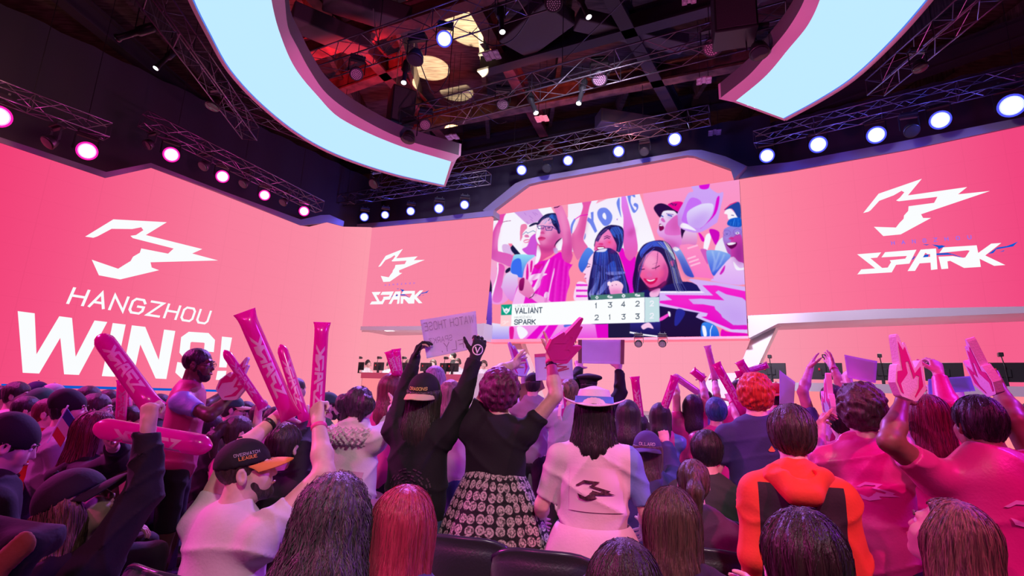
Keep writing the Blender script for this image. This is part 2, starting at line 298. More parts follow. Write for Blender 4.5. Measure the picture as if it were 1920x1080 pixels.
# recesses behind the two desks: back wall, soffit
ZD = 2.04; ZS = 1.26
def recess(w, xa, xb, name, dep, zt):
    d, n = wdir(w), wnor(w)
    a = np.array([xa, w[0]+w[1]*xa, 0]); b = np.array([xb, w[0]+w[1]*xb, 0])
    A, B = a-n*dep, b-n*dep
    struct(MB().prism([A+(0, 0, ZS), B+(0, 0, ZS), B+(0, 0, zt), A+(0, 0, zt)], -n*.1).build('wall_'+name, ledB))
    struct(MB().prism([a-n*.5+(0, 0, zt), b-n*.5+(0, 0, zt), B+(0, 0, zt), A+(0, 0, zt)], (0, 0, .1)).build('trim_'+('8' if name == 'recess_left' else '9'), trimm))
recess(WL, -8.0, -.62, 'recess_left', 2.1, 3.5); recess(WR, 5.3, 13.5, 'recess_right', 2.1, 3.5)
# the side LED wall carries on behind the left desk; small downlights in the soffits
_c = np.array([-5.55, 16.9, 0]); _e = _c - wnor(WL)*3.2
struct(MB().prism([_c, _e, _e+(0, 0, 3.5), _c+(0, 0, 3.5)], -NW*.12).build('wall_left_return', ledB))
dlm = emis('downlight', (1, .95, .92), 3.0)
for i, (x, y, w_) in enumerate([(1820, 590.5, WR), (1896, 587.5, WR), (733, 620.5, WL)]):
    p = atw(x, y, w_, -.12); d = wdir(w_); n = wnor(w_); a = .22
    struct(MB().prism([p-d*a-n*.06, p+d*a-n*.06, p+d*a+n*.06, p-d*a+n*.06], (0, 0, .02)).build(f'trim_{15+i}', dlm))
for nm, w_, xa, xb in (('recess_lamp_left', WL, -3.0, 0), ('recess_lamp_right', WR, 8.0, 0)):
    p = np.array([xa, w_[0]+w_[1]*xa, 3.4])-wnor(w_)*.9; area(nm, tuple(p), tuple(p+np.array([0, 0, -1])-wnor(w_)*.1), 1.6, (1, .93, .92), 70)
# stage platform
g = [np.array([-6.0, WL[0]+WL[1]*-6.0]), np.array([11.5, WR[0]+WR[1]*11.5])]
nS = wnor(WS)
st = [(-8.0, 13.4, 0), (-5.2, 13.2, 0), (2.5, 9.6, 0), (12, 5.0, 0), (14.5, 9.5, 0), (8, 16.5, 0), (-5.0, 20, 0), (-5.2, 17.0, 0)]
stp = [np.array(p, float) for p in ((-4.85, 16.78, 0), (-4.2, 16.42, 0), (-.85, 14.66, 0), (1.2, 10.9, 0), (4.3, 9.2, 0), (5.7, 11.92, 0), (13.6, 6.25, 0), (15.5, 9.5, 0), (8, 17.0, 0), (-4.0, 20.5, 0))]
struct(MB().prism([p+(0, 0, ZS-.1) for p in stp], (0, 0, .1)).build('floor_stage', mat('stage_floor', (.30, .26, .28), .35)))
struct(MB().prism([stp[3], stp[4], stp[4]+(0, 0, ZS), stp[3]+(0, 0, ZS)], (.05, .1, 0)).build('trim_10', whitem))
struct(MB().prism([stp[2], stp[3], stp[3]+(0, 0, ZS), stp[2]+(0, 0, ZS)], (.1, .05, 0)).build('trim_11', whitem))
struct(MB().prism([stp[4], stp[5], stp[5]+(0, 0, ZS), stp[4]+(0, 0, ZS)], (-.1, .05, 0)).build('trim_12', whitem))
# white raking columns that carry the facades
def column(name, quad, w, off, t=.35): return struct(slab(name, quad, w, whitem, t, off))
column('trim_13', [(1408, 634), (1459, 606), (1412, 706), (1362, 800), (1330, 800), (1385, 694)], WR, -.25)
column('trim_14', [(949, 640), (975, 641), (996, 700), (1020, 770), (1002, 770), (984, 700)], WS, -.35)
# ---- what the LED walls show: emblem, words
white = emis('led_white', (.96, .98, 1.0), 1.0); ledblue = emis('led_blue', lin(18, 90, 205), 1); ledviolet = emis('led_violet', lin(150, 110, 235), 1)
def onwall(w, n, lift=.012):
    return lambda u, v, e: atw(u, v, w) + n*(lift+e)
wl = bpy.data.objects['wall_left']; wr = bpy.data.objects['wall_front_right']; wfl = bpy.data.objects['wall_front_left']
polys_mesh('emblem', [[(140+x*280/1920, 400+y*140/960) for x, y in EMB]], onwall(WW, NW), white, wl)
def Z2(L, ox=0, oy=530, sc=460/1920): return [(ox+x*sc, oy+y*sc) for x, y in L]
WINS = [[(137,223),(270,240),(284,560),(462,263),(562,276),(590,580),(738,296),(838,308),(616,722),(500,717),(470,432),(305,711),(176,705)],
        [(880,316),(982,328),(898,736),(795,731)], [(1030,334),(1135,346),(1240,604),(1282,367),(1370,378),(1300,754),(1216,750),(1096,484),(1040,741),(950,738)],
        [(1735,422),(1814,430),(1770,664),(1712,662)], [(1700,690),(1770,690),(1758,764),(1686,760)]]
def thick(pl, wd): return [[tuple(p) for p in q] for q in mitred(pl, wd, .0)]
Ss = thick([(1632,540),(1640,462),(1612,432),(1486,424),(1452,448),(1442,536),(1466,566),(1588,592),(1610,616),(1596,696),(1558,728),(1442,718),(1412,690),(1424,628)], 78)
polys_mesh('lettering', [Z2(p) for p in WINS+Ss], onwall(WW, NW), white, wl)
# HANGZHOU: a stroke word laid into the parallelogram it covers on the wall
def word_on(name, text, w, n, bl, br, tl, m, parent, asp=.8, gap=.3, th=.15, slant=0, lift=.012):
    B, R_, T = atw(*bl, w), atw(*br, w), atw(*tl, w); Q, wd = strokes(text, 1, asp, gap, th, 0); ux = (R_-B)/wd; vy = np.array([0, 0, T[2]-B[2]])
    vy = vy + ux*slant
    return polys_mesh(name, Q, lambda u, v, e: B + ux*u + vy*v + n*(lift+e), m, parent)
word_on('lettering', 'HANGZHOU', WW, NW, (127, 568), (387, 607), (135, 540), white, wl, .78, .36, .16, slant=.16)
q = [atw(2, 719.5, WW), atw(440, 731.5, WW), atw(440, 735.5, WW), atw(2, 725.5, WW)]
mesh_np('underline', np.array([p+NW*.012 for p in q]), [[0, 1, 2, 3]], ledblue, wl, False)
EMR = [(147,410),(295,224),(712,80),(578,240),(1148,160),(1060,230),(1368,198),(704,422),(724,458),(800,458),(508,616),(340,632),(250,543),(462,550),(496,506),(536,466),(540,434),(580,390),(584,345),(830,312),(862,254),(490,297),(464,290),(500,262),(543,210),(516,196),(440,240),(302,292),(218,384),(196,398)]
def Z3(L, ox=1590, oy=320, sc=320/1646): return [(ox+x*sc, oy+y*sc) for x, y in L]
nR = wnor(WR); nL = wnor(WL)
A_ = [[(574,970),(700,764),(764,758),(722,838),(690,896),(646,968)], [(700,764),(848,752),(852,800),(768,808)], [(848,752),(862,952),(800,960),(790,800),(846,796)], [(690,896),(722,838),(800,832),(800,888)]]
SPKL = [SPK['S']] + A_ + [SPK['R'], SPK['K']]
polys_mesh('logotype_flourish', [Z3(p) for p in SPKB], onwall(WR, nR, .010), ledblue, wr)
polys_mesh('emblem', [Z3(EMR)], onwall(WR, nR), white, wr); polys_mesh('logotype', [Z3(p) for p in SPKL], onwall(WR, nR, .016), white, wr)
word_on('lettering', 'HANGZHOU', WR, nR, (1672, 459), (1821, 448), (1672, 453), ledviolet, wr, .8, 2.1, .22)
# the same mark on the left facade, scaled from the right one
PR = np.array([atw(*p, WR) for p in Z3([(90, 1002), (1640, 80)])]); dR = wdir(WR); dL = wdir(WL)
def r2l(pts):
    out = []
    A = atw(694, 571, WL); S1 = np.linalg.norm((atw(793, 565, WL)-A)[:2]); B0 = atw(*Z3([(90, 1002)])[0], WR); S0 = np.linalg.norm((atw(*Z3([(1515, 912)])[0], WR)-B0)[:2]); k = S1/S0
    for p in pts:
        q = atw(*p, WR)-B0; out.append((np.dot(q[:2], dR[:2])*k, q[2]*k))
    return out, A
def left_mark(name, polys, m, lift):
    L_ = []
    for p in polys: o_, A = r2l(Z3(p)); L_.append(o_)
    return polys_mesh(name, L_, lambda u, v, e: A + dL*u + np.array([0, 0, v]) + nL*(lift+e), m, wfl)
left_mark('logotype_flourish', SPKB, ledblue, .010); left_mark('emblem', [EMR], white, .012); left_mark('logotype', SPKL, white, .016)
word_on('lettering', 'HANGZHOU', WL, nL, (722, 536), (778, 532), (722, 533.5), ledviolet, wfl, .8, 2.1, .22)
# ================================================================ halo light, trusses, fixtures, roof steel
rimm = mat('halo_rim_paint', (.80, .52, .68), .4, .0); haloL = emis('halo_diffuser', (.50, .79, 1.0), 1.06); grey = mat('halo_edge_grey', (.16, .14, .16), .5)
haloblue = emis('halo_blue_edge', (.10, .25, .95), .9)
def spline(P, n):
    P = np.array(P, float); k = len(P); out = []
    t = np.r_[0, np.cumsum(np.linalg.norm(np.diff(P, axis=0), axis=1))]; s = np.linspace(0, t[-1], n)
    # Catmull-Rom on chord lengths
    for x in s:
        i = min(max(np.searchsorted(t, x)-1, 0), k-2); u = (x-t[i])/(t[i+1]-t[i]); h = t[i+1]-t[i]
        m0 = (P[i+1]-P[i-1])/(t[i+1]-t[i-1])*h if i > 0 else (P[1]-P[0]); m1 = (P[i+2]-P[i])/(t[i+2]-t[i])*h if i < k-2 else (P[-1]-P[-2])
        out.append((2*u**3-3*u*u+1)*P[i] + (u**3-2*u*u+u)*m0 + (-2*u**3+3*u*u)*P[i+1] + (u**3-u*u)*m1)
    return np.array(out)
ZR = CZ+5.3
def ext(P, q):     # continue an arc past the frame by mirroring its curvature
    return P
def strip(name, A, B, m, parent, flip=False):
    n = len(A); V = np.vstack([A, B]); F = [[i, i+1, n+i+1, n+i] for i in range(n-1)]
    return mesh_np(name, V, F, m, parent, True)
def halo(label, outer, inner, bez, endpix, up, n=40):
    O = spline([atz(*p, ZR) for p in outer], n); I = spline([atz(*p, ZR) for p in inner], n); Bz = spline([atz(*p, ZR+.10) for p in bez], n)
    c = (O[n//2]+I[n//2])/2; r = empty('halo_light', (c[0], c[1], ZR), label, 'ceiling light', 'segments of the round halo')
    # outer edge profile: a blue line, a pink lip, the outer wall
    D = (O-I); D[:, 2] = 0; D /= np.linalg.norm(D, axis=1)[:, None]
    strip('diffuser', I, O-D*.05, haloL, r); strip('blue_edge', O-D*.05, O-D*.025+(0, 0, -.004), haloblue, r)
    U = np.array([0, 0, 1.])
    V = [O-D*.025+(0, 0, -.004), O+D*.03+(0, 0, -.03), O+D*.05+(0, 0, .0), O+D*.05+U*.42, Bz+U*.30, Bz, I]
    F = []
    for j in range(len(V)-1):
        if j in (4,): continue
        F += [[j*n+i, j*n+i+1, (j+1)*n+i+1, (j+1)*n+i] for i in range(n-1)]
    mesh_np('rim', np.vstack(V), F, rimm, r, True)
    strip('inner_wall', Bz, Bz+U*.30, grey, r); strip('top_cover', V[3], Bz+U*.30, grey, r)
    e = -1
    q = [I[e], O[e], O[e]+D[e]*.05, O[e]+D[e]*.05+U*.42, Bz[e]+U*.30, Bz[e]]
    T = O[e]-O[e-1]; T /= np.linalg.norm(T)
    MB().prism([p+T*.001 for p in q], T*.05).build('end_cap', rimm, r)
    return r
off = [(330, -120), (338, -60)]
halo('curved pale blue light panel of the halo, long arc at upper left', [(330, -75), (358, 0), (387, 58), (430, 133), (493, 200), (567, 257), (637, 293), (735, 326), (832, 348)],
     [(502, -75), (509, 0), (525, 63), (553, 127), (593, 177), (640, 223), (740, 270), (846, 303)], [(526, -75), (534, 0), (541, 55), (557, 87), (580, 130), (613, 176), (665, 215), (752, 259), (860, 291)], None, .3)
halo('curved pale blue light panel of the halo, pointed piece at upper right', [(1800, -75), (1743, 0), (1672, 80), (1600, 147), (1540, 186), (1472, 223)],
     [(1556, -75), (1537, 0), (1514, 48), (1480, 90), (1435, 143), (1380, 189)], [(1530, -75), (1508, 0), (1480, 50), (1450, 88), (1405, 140), (1352, 183)], None, .3)
alum = mat('truss_aluminium', (.17, .15, .19), .36, .8); blackm = mat('fixture_black', (.022, .021, .026), .38, .3); clampm = mat('clamp_steel', (.4, .38, .42), .3, .9)
def truss(a, b, label, s=.30, rc=.0135, bay=None, tilt=0):
    a = np.array(a, float); b = np.array(b, float); L_ = np.linalg.norm(b-a); d = (b-a)/L_; u = np.cross(d, (0, 0, 1.)); u /= np.linalg.norm(u); v = np.cross(u, d)
    r = empty('lighting_truss', (a+b)/2, label, 'truss', 'lighting trusses'); h = s/2
    cs = [u*h+v*h, u*h-v*h, -u*h-v*h, -u*h+v*h]
    for c in cs: MB().bar(a+c, b+c, rc, 6).build('chord', alum, r, True)
    nb = max(3, int(round(L_/(bay or s*1.35)))); mb = MB()
    for i in range(nb):
        p, q = a+(b-a)*i/nb, a+(b-a)*(i+1)/nb
        for k in range(4):
            c0, c1 = cs[k], cs[(k+1) % 4]
            if i % 2: c0, c1 = c1, c0
            mb.bar(p+c0, q+c1, rc*.55, 4)
            if i % 3 == 0: mb.bar(p+cs[k], p+cs[(k+1) % 4], rc*.6, 4)
    for k in range(4): mb.bar(b+cs[k], b+cs[(k+1) % 4], rc*.6, 4)
    mb.build('bracing', alum, r)
    for f in (.15, .5, .85):
        p = a+(b-a)*f; MB().bar(p, (p[0], p[1], 10.45), .008, 4).build('hanging_cable', blackm, r)
    return r
def tr(p, q, z, label, **k): return truss(atz(*p, z), atz(*q, z), label, **k)
tr((760, 228), (1475, 38), 7.5, 'long bare aluminium truss crossing the upper centre carrying unlit wash lights', s=.40)
tr((470, 165), (1040, -25), 7.9, 'aluminium truss near the roof behind the big blue light', s=.40)
tr((262, -40), (470, 250), 7.2, 'aluminium truss running down along the outside of the long halo arc', s=.32)
tr((1905, -60), (1640, 165), 7.6, 'aluminium truss at the upper right beyond the pointed halo piece', s=.32)
tr((420, 185), (800, 338), 7.9, 'dim truss just below the outer edge of the long halo arc', s=.34)
tr((700, 342), (1330, 216), 8.0, 'dark truss above the video screen behind the round blue lights', s=.34)
truss(atw(-120, 128, WW, 1.0), atw(203, 247, WW, 1.0), 'short truss above the side LED wall at the far left edge', s=.30)
truss(atw(268, 222, WW, 1.0), atw(600, 388, WW, 1.0), 'long truss above the side LED wall carrying round magenta lights', s=.30)
truss(atw(610, 395, WL, .8)+(0, 0, .3), atw(915, 345, WL, .8)+(0, 0, .2), 'truss above the small logo facade carrying five blue lights', s=.30)
truss(atw(1415, 262, WR, .8), atw(2020, 118, WR, .8), 'truss above the right LED facade carrying five bright blue lights', s=.30)
LITB = emis('lens_lit_white', (.86, .90, 1.0), 7); BLOOMB = emis('blue_lens_bloom', (.09, .10, 1.0), 1.0); LITM = emis('lens_lit_pink', (1.0, .80, .96), 5); BLOOMM = emis('magenta_lens_bloom', (1.0, .01, .38), 1.3)  # bloom colours: glow around the lit lenses, put in as emissive rings
BLOOMB2 = emis('inner_blue_bloom', (.50, .56, 1.0), 1.6); BLOOMM2 = emis('inner_pink_bloom', (1.0, .35, .72), 1.5); LENSU = mat('unlit_led_lens_glow', (.62, .36, .52), .25, .1, emit=(.55, .22, .42), es=.18); LENSD = mat('led_dot', (.10, .05, .09), .4); LENSG = mat('glass_lens_dark', (.05, .05, .07), .1, .2)  # dots of unlit lenses get a faint pink glow by emission
LITW = emis('lens_lit_plain', (1, 1, 1), 3)
def fixture(P, d, r, label, kind='blue', group='round wash lights'):
    """moving-head wash light: base, yoke, drum head with a round lens, bloom rings when lit. P lens centre, d where it points, r lens radius."""
    P = np.array(P, float); d = np.array(d, float); d /= np.linalg.norm(d); U = np.array([0, 0, 1.])
    t = empty('stage_light', P, label, 'stage light', group); s = np.cross(d, U); s /= np.linalg.norm(s)
    back = P-d*r*1.3; top = back + U*r*2.3
    R3 = np.array([s, np.cross(U, s), U]).T
    MB().box(top+U*r*.25, (r*2.6, r*1.5, r*.5), R3).build('base', blackm, t, bevel=r*.08)
    mb = MB()
    for q in (-1, 1): mb.prism([back+s*q*r*1.30+x for x in (-d*r*.3-U*r*.25, d*r*.3-U*r*.25, d*r*.22+U*r*2.0, -d*r*.22+U*r*2.0)], s*q*r*.16)
    mb.box(back+U*r*2.0, (r*2.9, r*.6, r*.18), R3); mb.build('yoke', blackm, t)
    MB().lathe([(r*.45, -r*1.5), (r*.85, -r*1.35), (r*1.08, -r*.7), (r*1.20, -r*.1), (r*1.20, r*.02), (r*1.04, r*.02)], back+d*r*1.28, d, 20).build('head', blackm, t, True)
    for q in (-.7, .7): MB().bar(top+s*q*r+U*r*.5, top+s*q*r+U*r*1.0, r*.13, 6).build('clamp', clampm, t)
    if kind in ('blue', 'magenta'):
        MB().lathe([(0, .004), (r*.9, .004), (r*.9, .012)], P+d*.012, d, 20, False).build('lens', LITB if kind == 'blue' else LITM, t)
        MB().lathe([(r*.9, .004), (r*1.07, .002)], P+d*.012, d, 24, False).build('inner_bloom_ring', BLOOMB2 if kind == 'blue' else BLOOMM2, t); MB().lathe([(r*1.07, .002), (r*1.30, -.004)], P+d*.012, d, 24, False).build('bloom_ring', BLOOMB if kind == 'blue' else BLOOMM, t)  # emissive rings imitate lens bloom; the fixture has no such rim
        l = bpy.data.lights.new('spill_light', 'POINT'); l.energy = 20 if kind == 'blue' else 14; l.color = (.10, .12, 1) if kind == 'blue' else (1, .05, .5); l.shadow_soft_size = .05  # point light added so the bloom's tint falls on drape and truss
        lo = bpy.data.objects.new('spill_light', l); COL.objects.link(lo); lo.parent = t; lo.location = d*r*2.5
    elif kind == 'dots':
        le = MB().lathe([(0, .004), (r*1.02, .004)], P+d*.012, d, 20, False).build('lens', LENSD, t); mb = MB()
        v = np.cross(s, d)
        for ring, n_ in ((0, 1), (.26, 6), (.52, 12), (.80, 18)):
            for k in range(n_):
                a = 2*math.pi*k/n_; mb.lathe([(0, .004), (r*.085, .002)], P+d*.016+(s*math.cos(a)+v*math.sin(a))*ring*r, d, 6, False)
        mb.build('led_array', LENSU, le)
    else:
        MB().lathe([(0, .01), (r*.7, .006), (r*1.02, .0)], P+d*.012, d, 20, False).build('lens', LENSG, t, True)
    return t
ORD = ['first', 'second', 'third', 'fourth', 'fifth', 'sixth', 'seventh']
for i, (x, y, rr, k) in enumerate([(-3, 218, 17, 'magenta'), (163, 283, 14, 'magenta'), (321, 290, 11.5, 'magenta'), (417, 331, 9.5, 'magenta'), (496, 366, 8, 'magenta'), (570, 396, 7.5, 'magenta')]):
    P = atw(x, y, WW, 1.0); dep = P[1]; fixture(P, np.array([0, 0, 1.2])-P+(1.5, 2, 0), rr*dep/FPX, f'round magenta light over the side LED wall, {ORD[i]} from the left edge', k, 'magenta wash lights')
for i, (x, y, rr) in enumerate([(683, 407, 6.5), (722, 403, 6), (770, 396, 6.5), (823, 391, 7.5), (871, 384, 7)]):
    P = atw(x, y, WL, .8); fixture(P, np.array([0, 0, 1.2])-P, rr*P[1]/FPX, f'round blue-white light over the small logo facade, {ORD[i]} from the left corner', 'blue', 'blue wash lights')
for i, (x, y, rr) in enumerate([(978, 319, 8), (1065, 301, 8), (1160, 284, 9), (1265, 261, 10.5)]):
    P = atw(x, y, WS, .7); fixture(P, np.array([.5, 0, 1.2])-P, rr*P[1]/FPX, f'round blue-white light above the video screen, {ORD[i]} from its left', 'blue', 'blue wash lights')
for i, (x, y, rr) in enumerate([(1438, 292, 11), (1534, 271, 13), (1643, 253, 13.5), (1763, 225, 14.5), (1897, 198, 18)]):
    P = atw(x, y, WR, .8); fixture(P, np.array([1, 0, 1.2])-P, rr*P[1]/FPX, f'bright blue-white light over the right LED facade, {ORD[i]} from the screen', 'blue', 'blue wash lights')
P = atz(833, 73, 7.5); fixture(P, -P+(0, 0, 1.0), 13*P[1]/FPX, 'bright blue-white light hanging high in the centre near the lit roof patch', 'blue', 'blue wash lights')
# unlit heads hanging from the trusses
for (x, y, rr, z, lb) in [(668, 139, 12, 7.3, 'unlit wash light with pink dotted lens beside the long halo arc'), (797, 234, 10.5, 7.3, 'unlit wash light with pink dotted lens at the low end of the long truss'), (942, 195, 11.5, 7.3, 'unlit wash light with pink dotted lens, left of the three along the long truss'),
                      (1124, 148, 14, 7.3, 'unlit wash light with pink dotted lens, middle of the long truss'), (1335, 90, 16.5, 7.3, 'unlit wash light with pale violet lens beside the pointed halo piece'), (1038, 6, 17, 7.6, 'unlit wash light with violet lens cut by the top edge of the picture')]:
    P = atz(x, y, z); fixture(P, np.array([P[0]*.35, P[1]*.45, 0])-P, rr*P[1]/FPX, lb, 'dots', 'unlit wash lights')
for (x, y, rr, w, o, lb) in [(88, 268, 12, WW, .9, 'dark moving head between the first two magenta lights'), (275, 272, 9, WW, .9, 'dark moving head beside the second magenta light'), (380, 312, 9, WW, .9, 'dark moving head between the third and fourth magenta lights'), (455, 345, 8, WW, .9, 'dark moving head between the fourth and fifth magenta lights'), (530, 380, 7, WW, .9, 'dark moving head beside the last magenta light'),
                             (1025, 316, 8, WS, .9, 'dark moving head over the left of the screen header'), (1208, 285, 8, WS, .9, 'dark moving head over the middle of the screen header'), (1710, 246, 12, WR, .9, 'dark moving head over the right LED facade'), (700, 345, 9, WL, 2.2, 'dark moving head under the truss near the halo end')]:
    P = atw(x, y, w, o); fixture(P, (-.25, -.6, -.75), rr*P[1]/FPX, lb, 'dark', 'dark moving heads')
for (x, y, rr, z, lb) in [(765, 262, 12, 6.9, 'black moving head in front of the long halo arc near its end'), (1424, 100, 17, 6.9, 'black moving head in front of the pointed halo piece'), (778, 112, 15, 7.3, 'black moving head left of the high blue light'), (398, 200, 12, 7.0, 'black moving head on the truss outside the halo'), (1725, 128, 12, 7.2, 'black moving head beyond the pointed halo piece at right')]:
    P = atz(x, y, z); fixture(P, (-.05, -.25, -1), rr*P[1]/FPX, lb, 'dark', 'dark moving heads')
def profile_spot(P, d, L_, r, label, lit=False):
    P = np.array(P, float); d = np.array(d, float); d /= np.linalg.norm(d); U = np.array([0, 0, 1.]); t = empty('profile_spotlight', P, label, 'stage light', 'profile spotlights')
    MB().lathe([(r*.8, -L_), (r*1.25, -L_*.92), (r*1.25, -L_*.55), (r*.8, -L_*.5), (r*.8, -L_*.1), (r*1.05, -L_*.06), (r*1.05, 0), (r*.9, 0)], P, d, 14).build('barrel', blackm, t, True)
    MB().lathe([(0, .004), (r*.9, .002)], P, d, 14, False).build('lens', LITW if lit else LENSG, t)
    s = np.cross(d, U); s /= np.linalg.norm(s); m_ = P-d*L_*.55; mb = MB()
    for q in (-1, 1): mb.bar(m_+s*q*r*1.4, m_+s*q*r*1.4+U*L_*.6, r*.14, 5)
    mb.bar(m_-s*r*1.4+U*L_*.6, m_+s*r*1.4+U*L_*.6, r*.14, 5); mb.bar(m_+U*L_*.6, m_+U*L_*.85, r*.2, 5); mb.build('yoke', blackm, t)
    return t
def pspot(x, y, z, dd, rr, label, lit): P = atz(x, y, z); profile_spot(P, dd, .62, rr*P[1]/FPX, label, lit)
pspot(218, 72, 6.9, (-.8, -.1, -.45), 8, 'black profile spotlight with lit white lens pointing left at upper left', True)
pspot(292, 128, 6.9, (-.2, -.3, -.8), 6, 'black profile spotlight with small lit lens below the first one at upper left', True)
pspot(1104, 32, 7.2, (.3, -.2, -.9), 7, 'black profile spotlight at the top centre', True)
pspot(942, 60, 7.2, (.1, -.2, -.9), 7, 'black profile spotlight beside the lit roof patch', True)
pspot(1005, 212, 7.0, (.25, -.2, -.8), 6, 'black profile spotlight below the long truss, left one', True)
pspot(1085, 194, 7.0, (-.2, -.2, -.9), 6, 'black profile spotlight below the long truss, right one', True)
pspot(757, 155, 7.0, (.05, -.3, -.9), 6, 'black profile spotlight beside the roof grille at left', True)
for i, (x, lb) in enumerate([(1070, 'small round flood light under the screen, leftmost of three'), (1197, 'small round flood light under the screen, middle of three'), (1242, 'small round flood light under the screen, rightmost of three')]):
    P = atw(x, 645, WS, .25); fixture(P, (-.25, -.7, -.45), 6*P[1]/FPX, lb, 'dots', 'flood lights under the screen')
# pale square-cell plates hanging under the roof
plate = mat('pale_plate', (.62, .44, .55), .5)
def cells(x, y, z, sz, label):
    P = atz(x, y, z); s = sz*P[1]/FPX; t = empty('ceiling_grille', P, label, 'ceiling panel', 'square-cell plates under the roof'); mb = MB(); d = np.array([.87, -.3, 0]); d /= np.linalg.norm(d); v = np.array([.3, .87, 0])/np.linalg.norm((.3, .87))
    R3 = np.array([d, v, (0, 0, 1)]).T
    for i in (-1, 1):
        for j in (-1, 1):
            c = P+d*i*s*.55+v*j*s*.36; mb = MB()
            for (a, b, w_, h_) in ((0, .28, .62, .1), (0, -.28, .62, .1), (.27, 0, .1, .62), (-.27, 0, .1, .62)): mb.box(c+d*a*s+v*b*s, (w_*s, h_*s, .03), R3)
            mb.box(c, (.36*s, .36*s, .02), R3); mb.build('cell', plate, t)
    MB().box(P+(0, 0, .02), (s*.4, s*1.3, .03), R3).build('centre_bar', plate, t)
    for i in (-1, 1): MB().bar(P+d*i*s*.5, P+d*i*s*.5+(0, 0, 10.45-P[2]), .006, 4).build('hanging_wire', blackm, t)
cells(922, 104, 8.6, 20, 'pale pink square-cell plate below the lit roof patch'); cells(1016, 223, 8.2, 15, 'pale square-cell plate under the lower half of the long truss'); cells(1320, 151, 8.2, 17, 'pale square-cell plate left of the pointed halo tip'); cells(1340, 249, 8.4, 14, 'dim square-cell plate above the right end of the screen'); cells(1292, 0, 8.2, 17, 'pale pink square-cell plate cut by the top edge'); cells(848, 257, 8.0, 14, 'white square-cell plate just above the end of the long halo arc')
def speaker_box(P, sz, rz, label):
    t = empty('loudspeaker', P, label, 'loudspeaker', 'hanging loudspeakers'); R3 = np.array(Matrix.Rotation(rz, 3, 'Z'))
    MB().box(P, sz, R3).build('cabinet', blackm, t, bevel=.02); MB().box(np.array(P)+R3 @ np.array([0, -sz[1]/2-.005, 0]), (sz[0]*.9, .02, sz[2]*.9), R3).build('grille', mat('speaker_grille', (.05, .045, .05), .7, bump=.6, bscale=160), t)
    
    for q in (-1, 1): MB().bar(np.array(P)+(q*sz[0]*.3, 0, sz[2]/2), np.array(P)+(q*sz[0]*.3, 0, 10.4-P[2]), .01, 4).build('chain', clampm, t)
speaker_box(atz(752, 205, 7.9), (.55, .45, .9), .5, 'dark hanging loudspeaker beside the inner edge of the long halo arc'); speaker_box(atz(1375, 28, 7.6), (.62, .5, .9), -.3, 'dark hanging loudspeaker above the pointed halo tip')
# roof steel: beams across the hall and joists
def beam(p, q, z, label_n, h=.5, wd=.3, m=beamm):
    a, b = atz(*p, z), atz(*q, z); d = b-a; L_ = np.linalg.norm(d); d /= L_; u = np.cross(d, (0, 0, 1.)); mb = MB(); R3 = np.array([d, u, (0, 0, 1)]).T; c = (a+b)/2
    mb.box(c, (L_, wd, .05), R3); mb.box(c+(0, 0, h), (L_, wd, .05), R3); mb.box(c+(0, 0, h/2), (L_, .05, h), R3)
    struct(mb.build(label_n, m))
brown = mat('brown_roof_beam', (.16, .085, .05), .75, noise=.5, nscale=4); dkb = mat('dark_roof_steel', (.032, .026, .03), .75)
B_ = [((500, 132), (1100, -62), beamm), ((560, -30), (870, 300), beamm), ((690, 262), (1560, 92), brown), ((860, -40), (1060, 330), beamm), ((1130, -30), (1290, 260), dkb), ((640, 330), (1500, 172), dkb), ((900, 138), (1440, -10), dkb), ((60, -40), (520, 330), dkb), ((1500, 220), (1960, 60), dkb), ((1290, -60), (1500, 240), dkb), ((420, 20), (700, -60), beamm), ((560, 200), (760, 130), beamm)]
for i, (p, q, m_) in enumerate(B_): beam(p, q, 9.6 if i % 2 else 9.2, f'trim_{20+i}', .45, .28, m_)
for i in range(11):
    x = -9 + i*2.0; struct(MB().box((x, 8, 10.2), (.12, 30, .5)).build(f'trim_{40+i}', roofm))
# vertical ribs of the side wall above the LED wall (upper left)
mb = MB()
for i in range(26): mb.box((-14.2, -6+i*1.1, 7.6), (.5, .35, 5.6))
struct(mb.build('trim_60', mat('grey_brown_rib', (.20, .14, .15), .8)))
# roof ducts, boxes, cables and junk between the beams
duct = mat('dull_duct', (.07, .055, .06), .6, .2)
for i, (x, y, z, sz, rz, lb) in enumerate([(620, 60, 9.0, (1.6, .5, .4), .6, 'dark ventilation duct near the inner edge of the halo'), (1005, 50, 9.4, (1.5, .9, .35), -.9, 'red-lit flat duct to the right of the lit roof patch'), (1185, 60, 9.4, (2.6, .4, .3), .25, 'long thin duct over the long truss'), (1180, 232, 8.8, (1.8, .5, .4), .2, 'dark duct above the screen header'), (700, 20, 9.4, (2.0, .5, .4), .4, 'red-lit duct at the top centre left')]):
    P = atz(x, y, z); t = empty('roof_duct', P, lb, 'duct', 'roof ducts'); MB().box(P, sz, np.array(Matrix.Rotation(rz, 3, 'Z'))).build('duct_body', duct, t, bevel=.03); mb = MB(); mb.bar(P, (P[0], P[1], 10.4), .015, 5); mb.build('hanger', blackm, t)
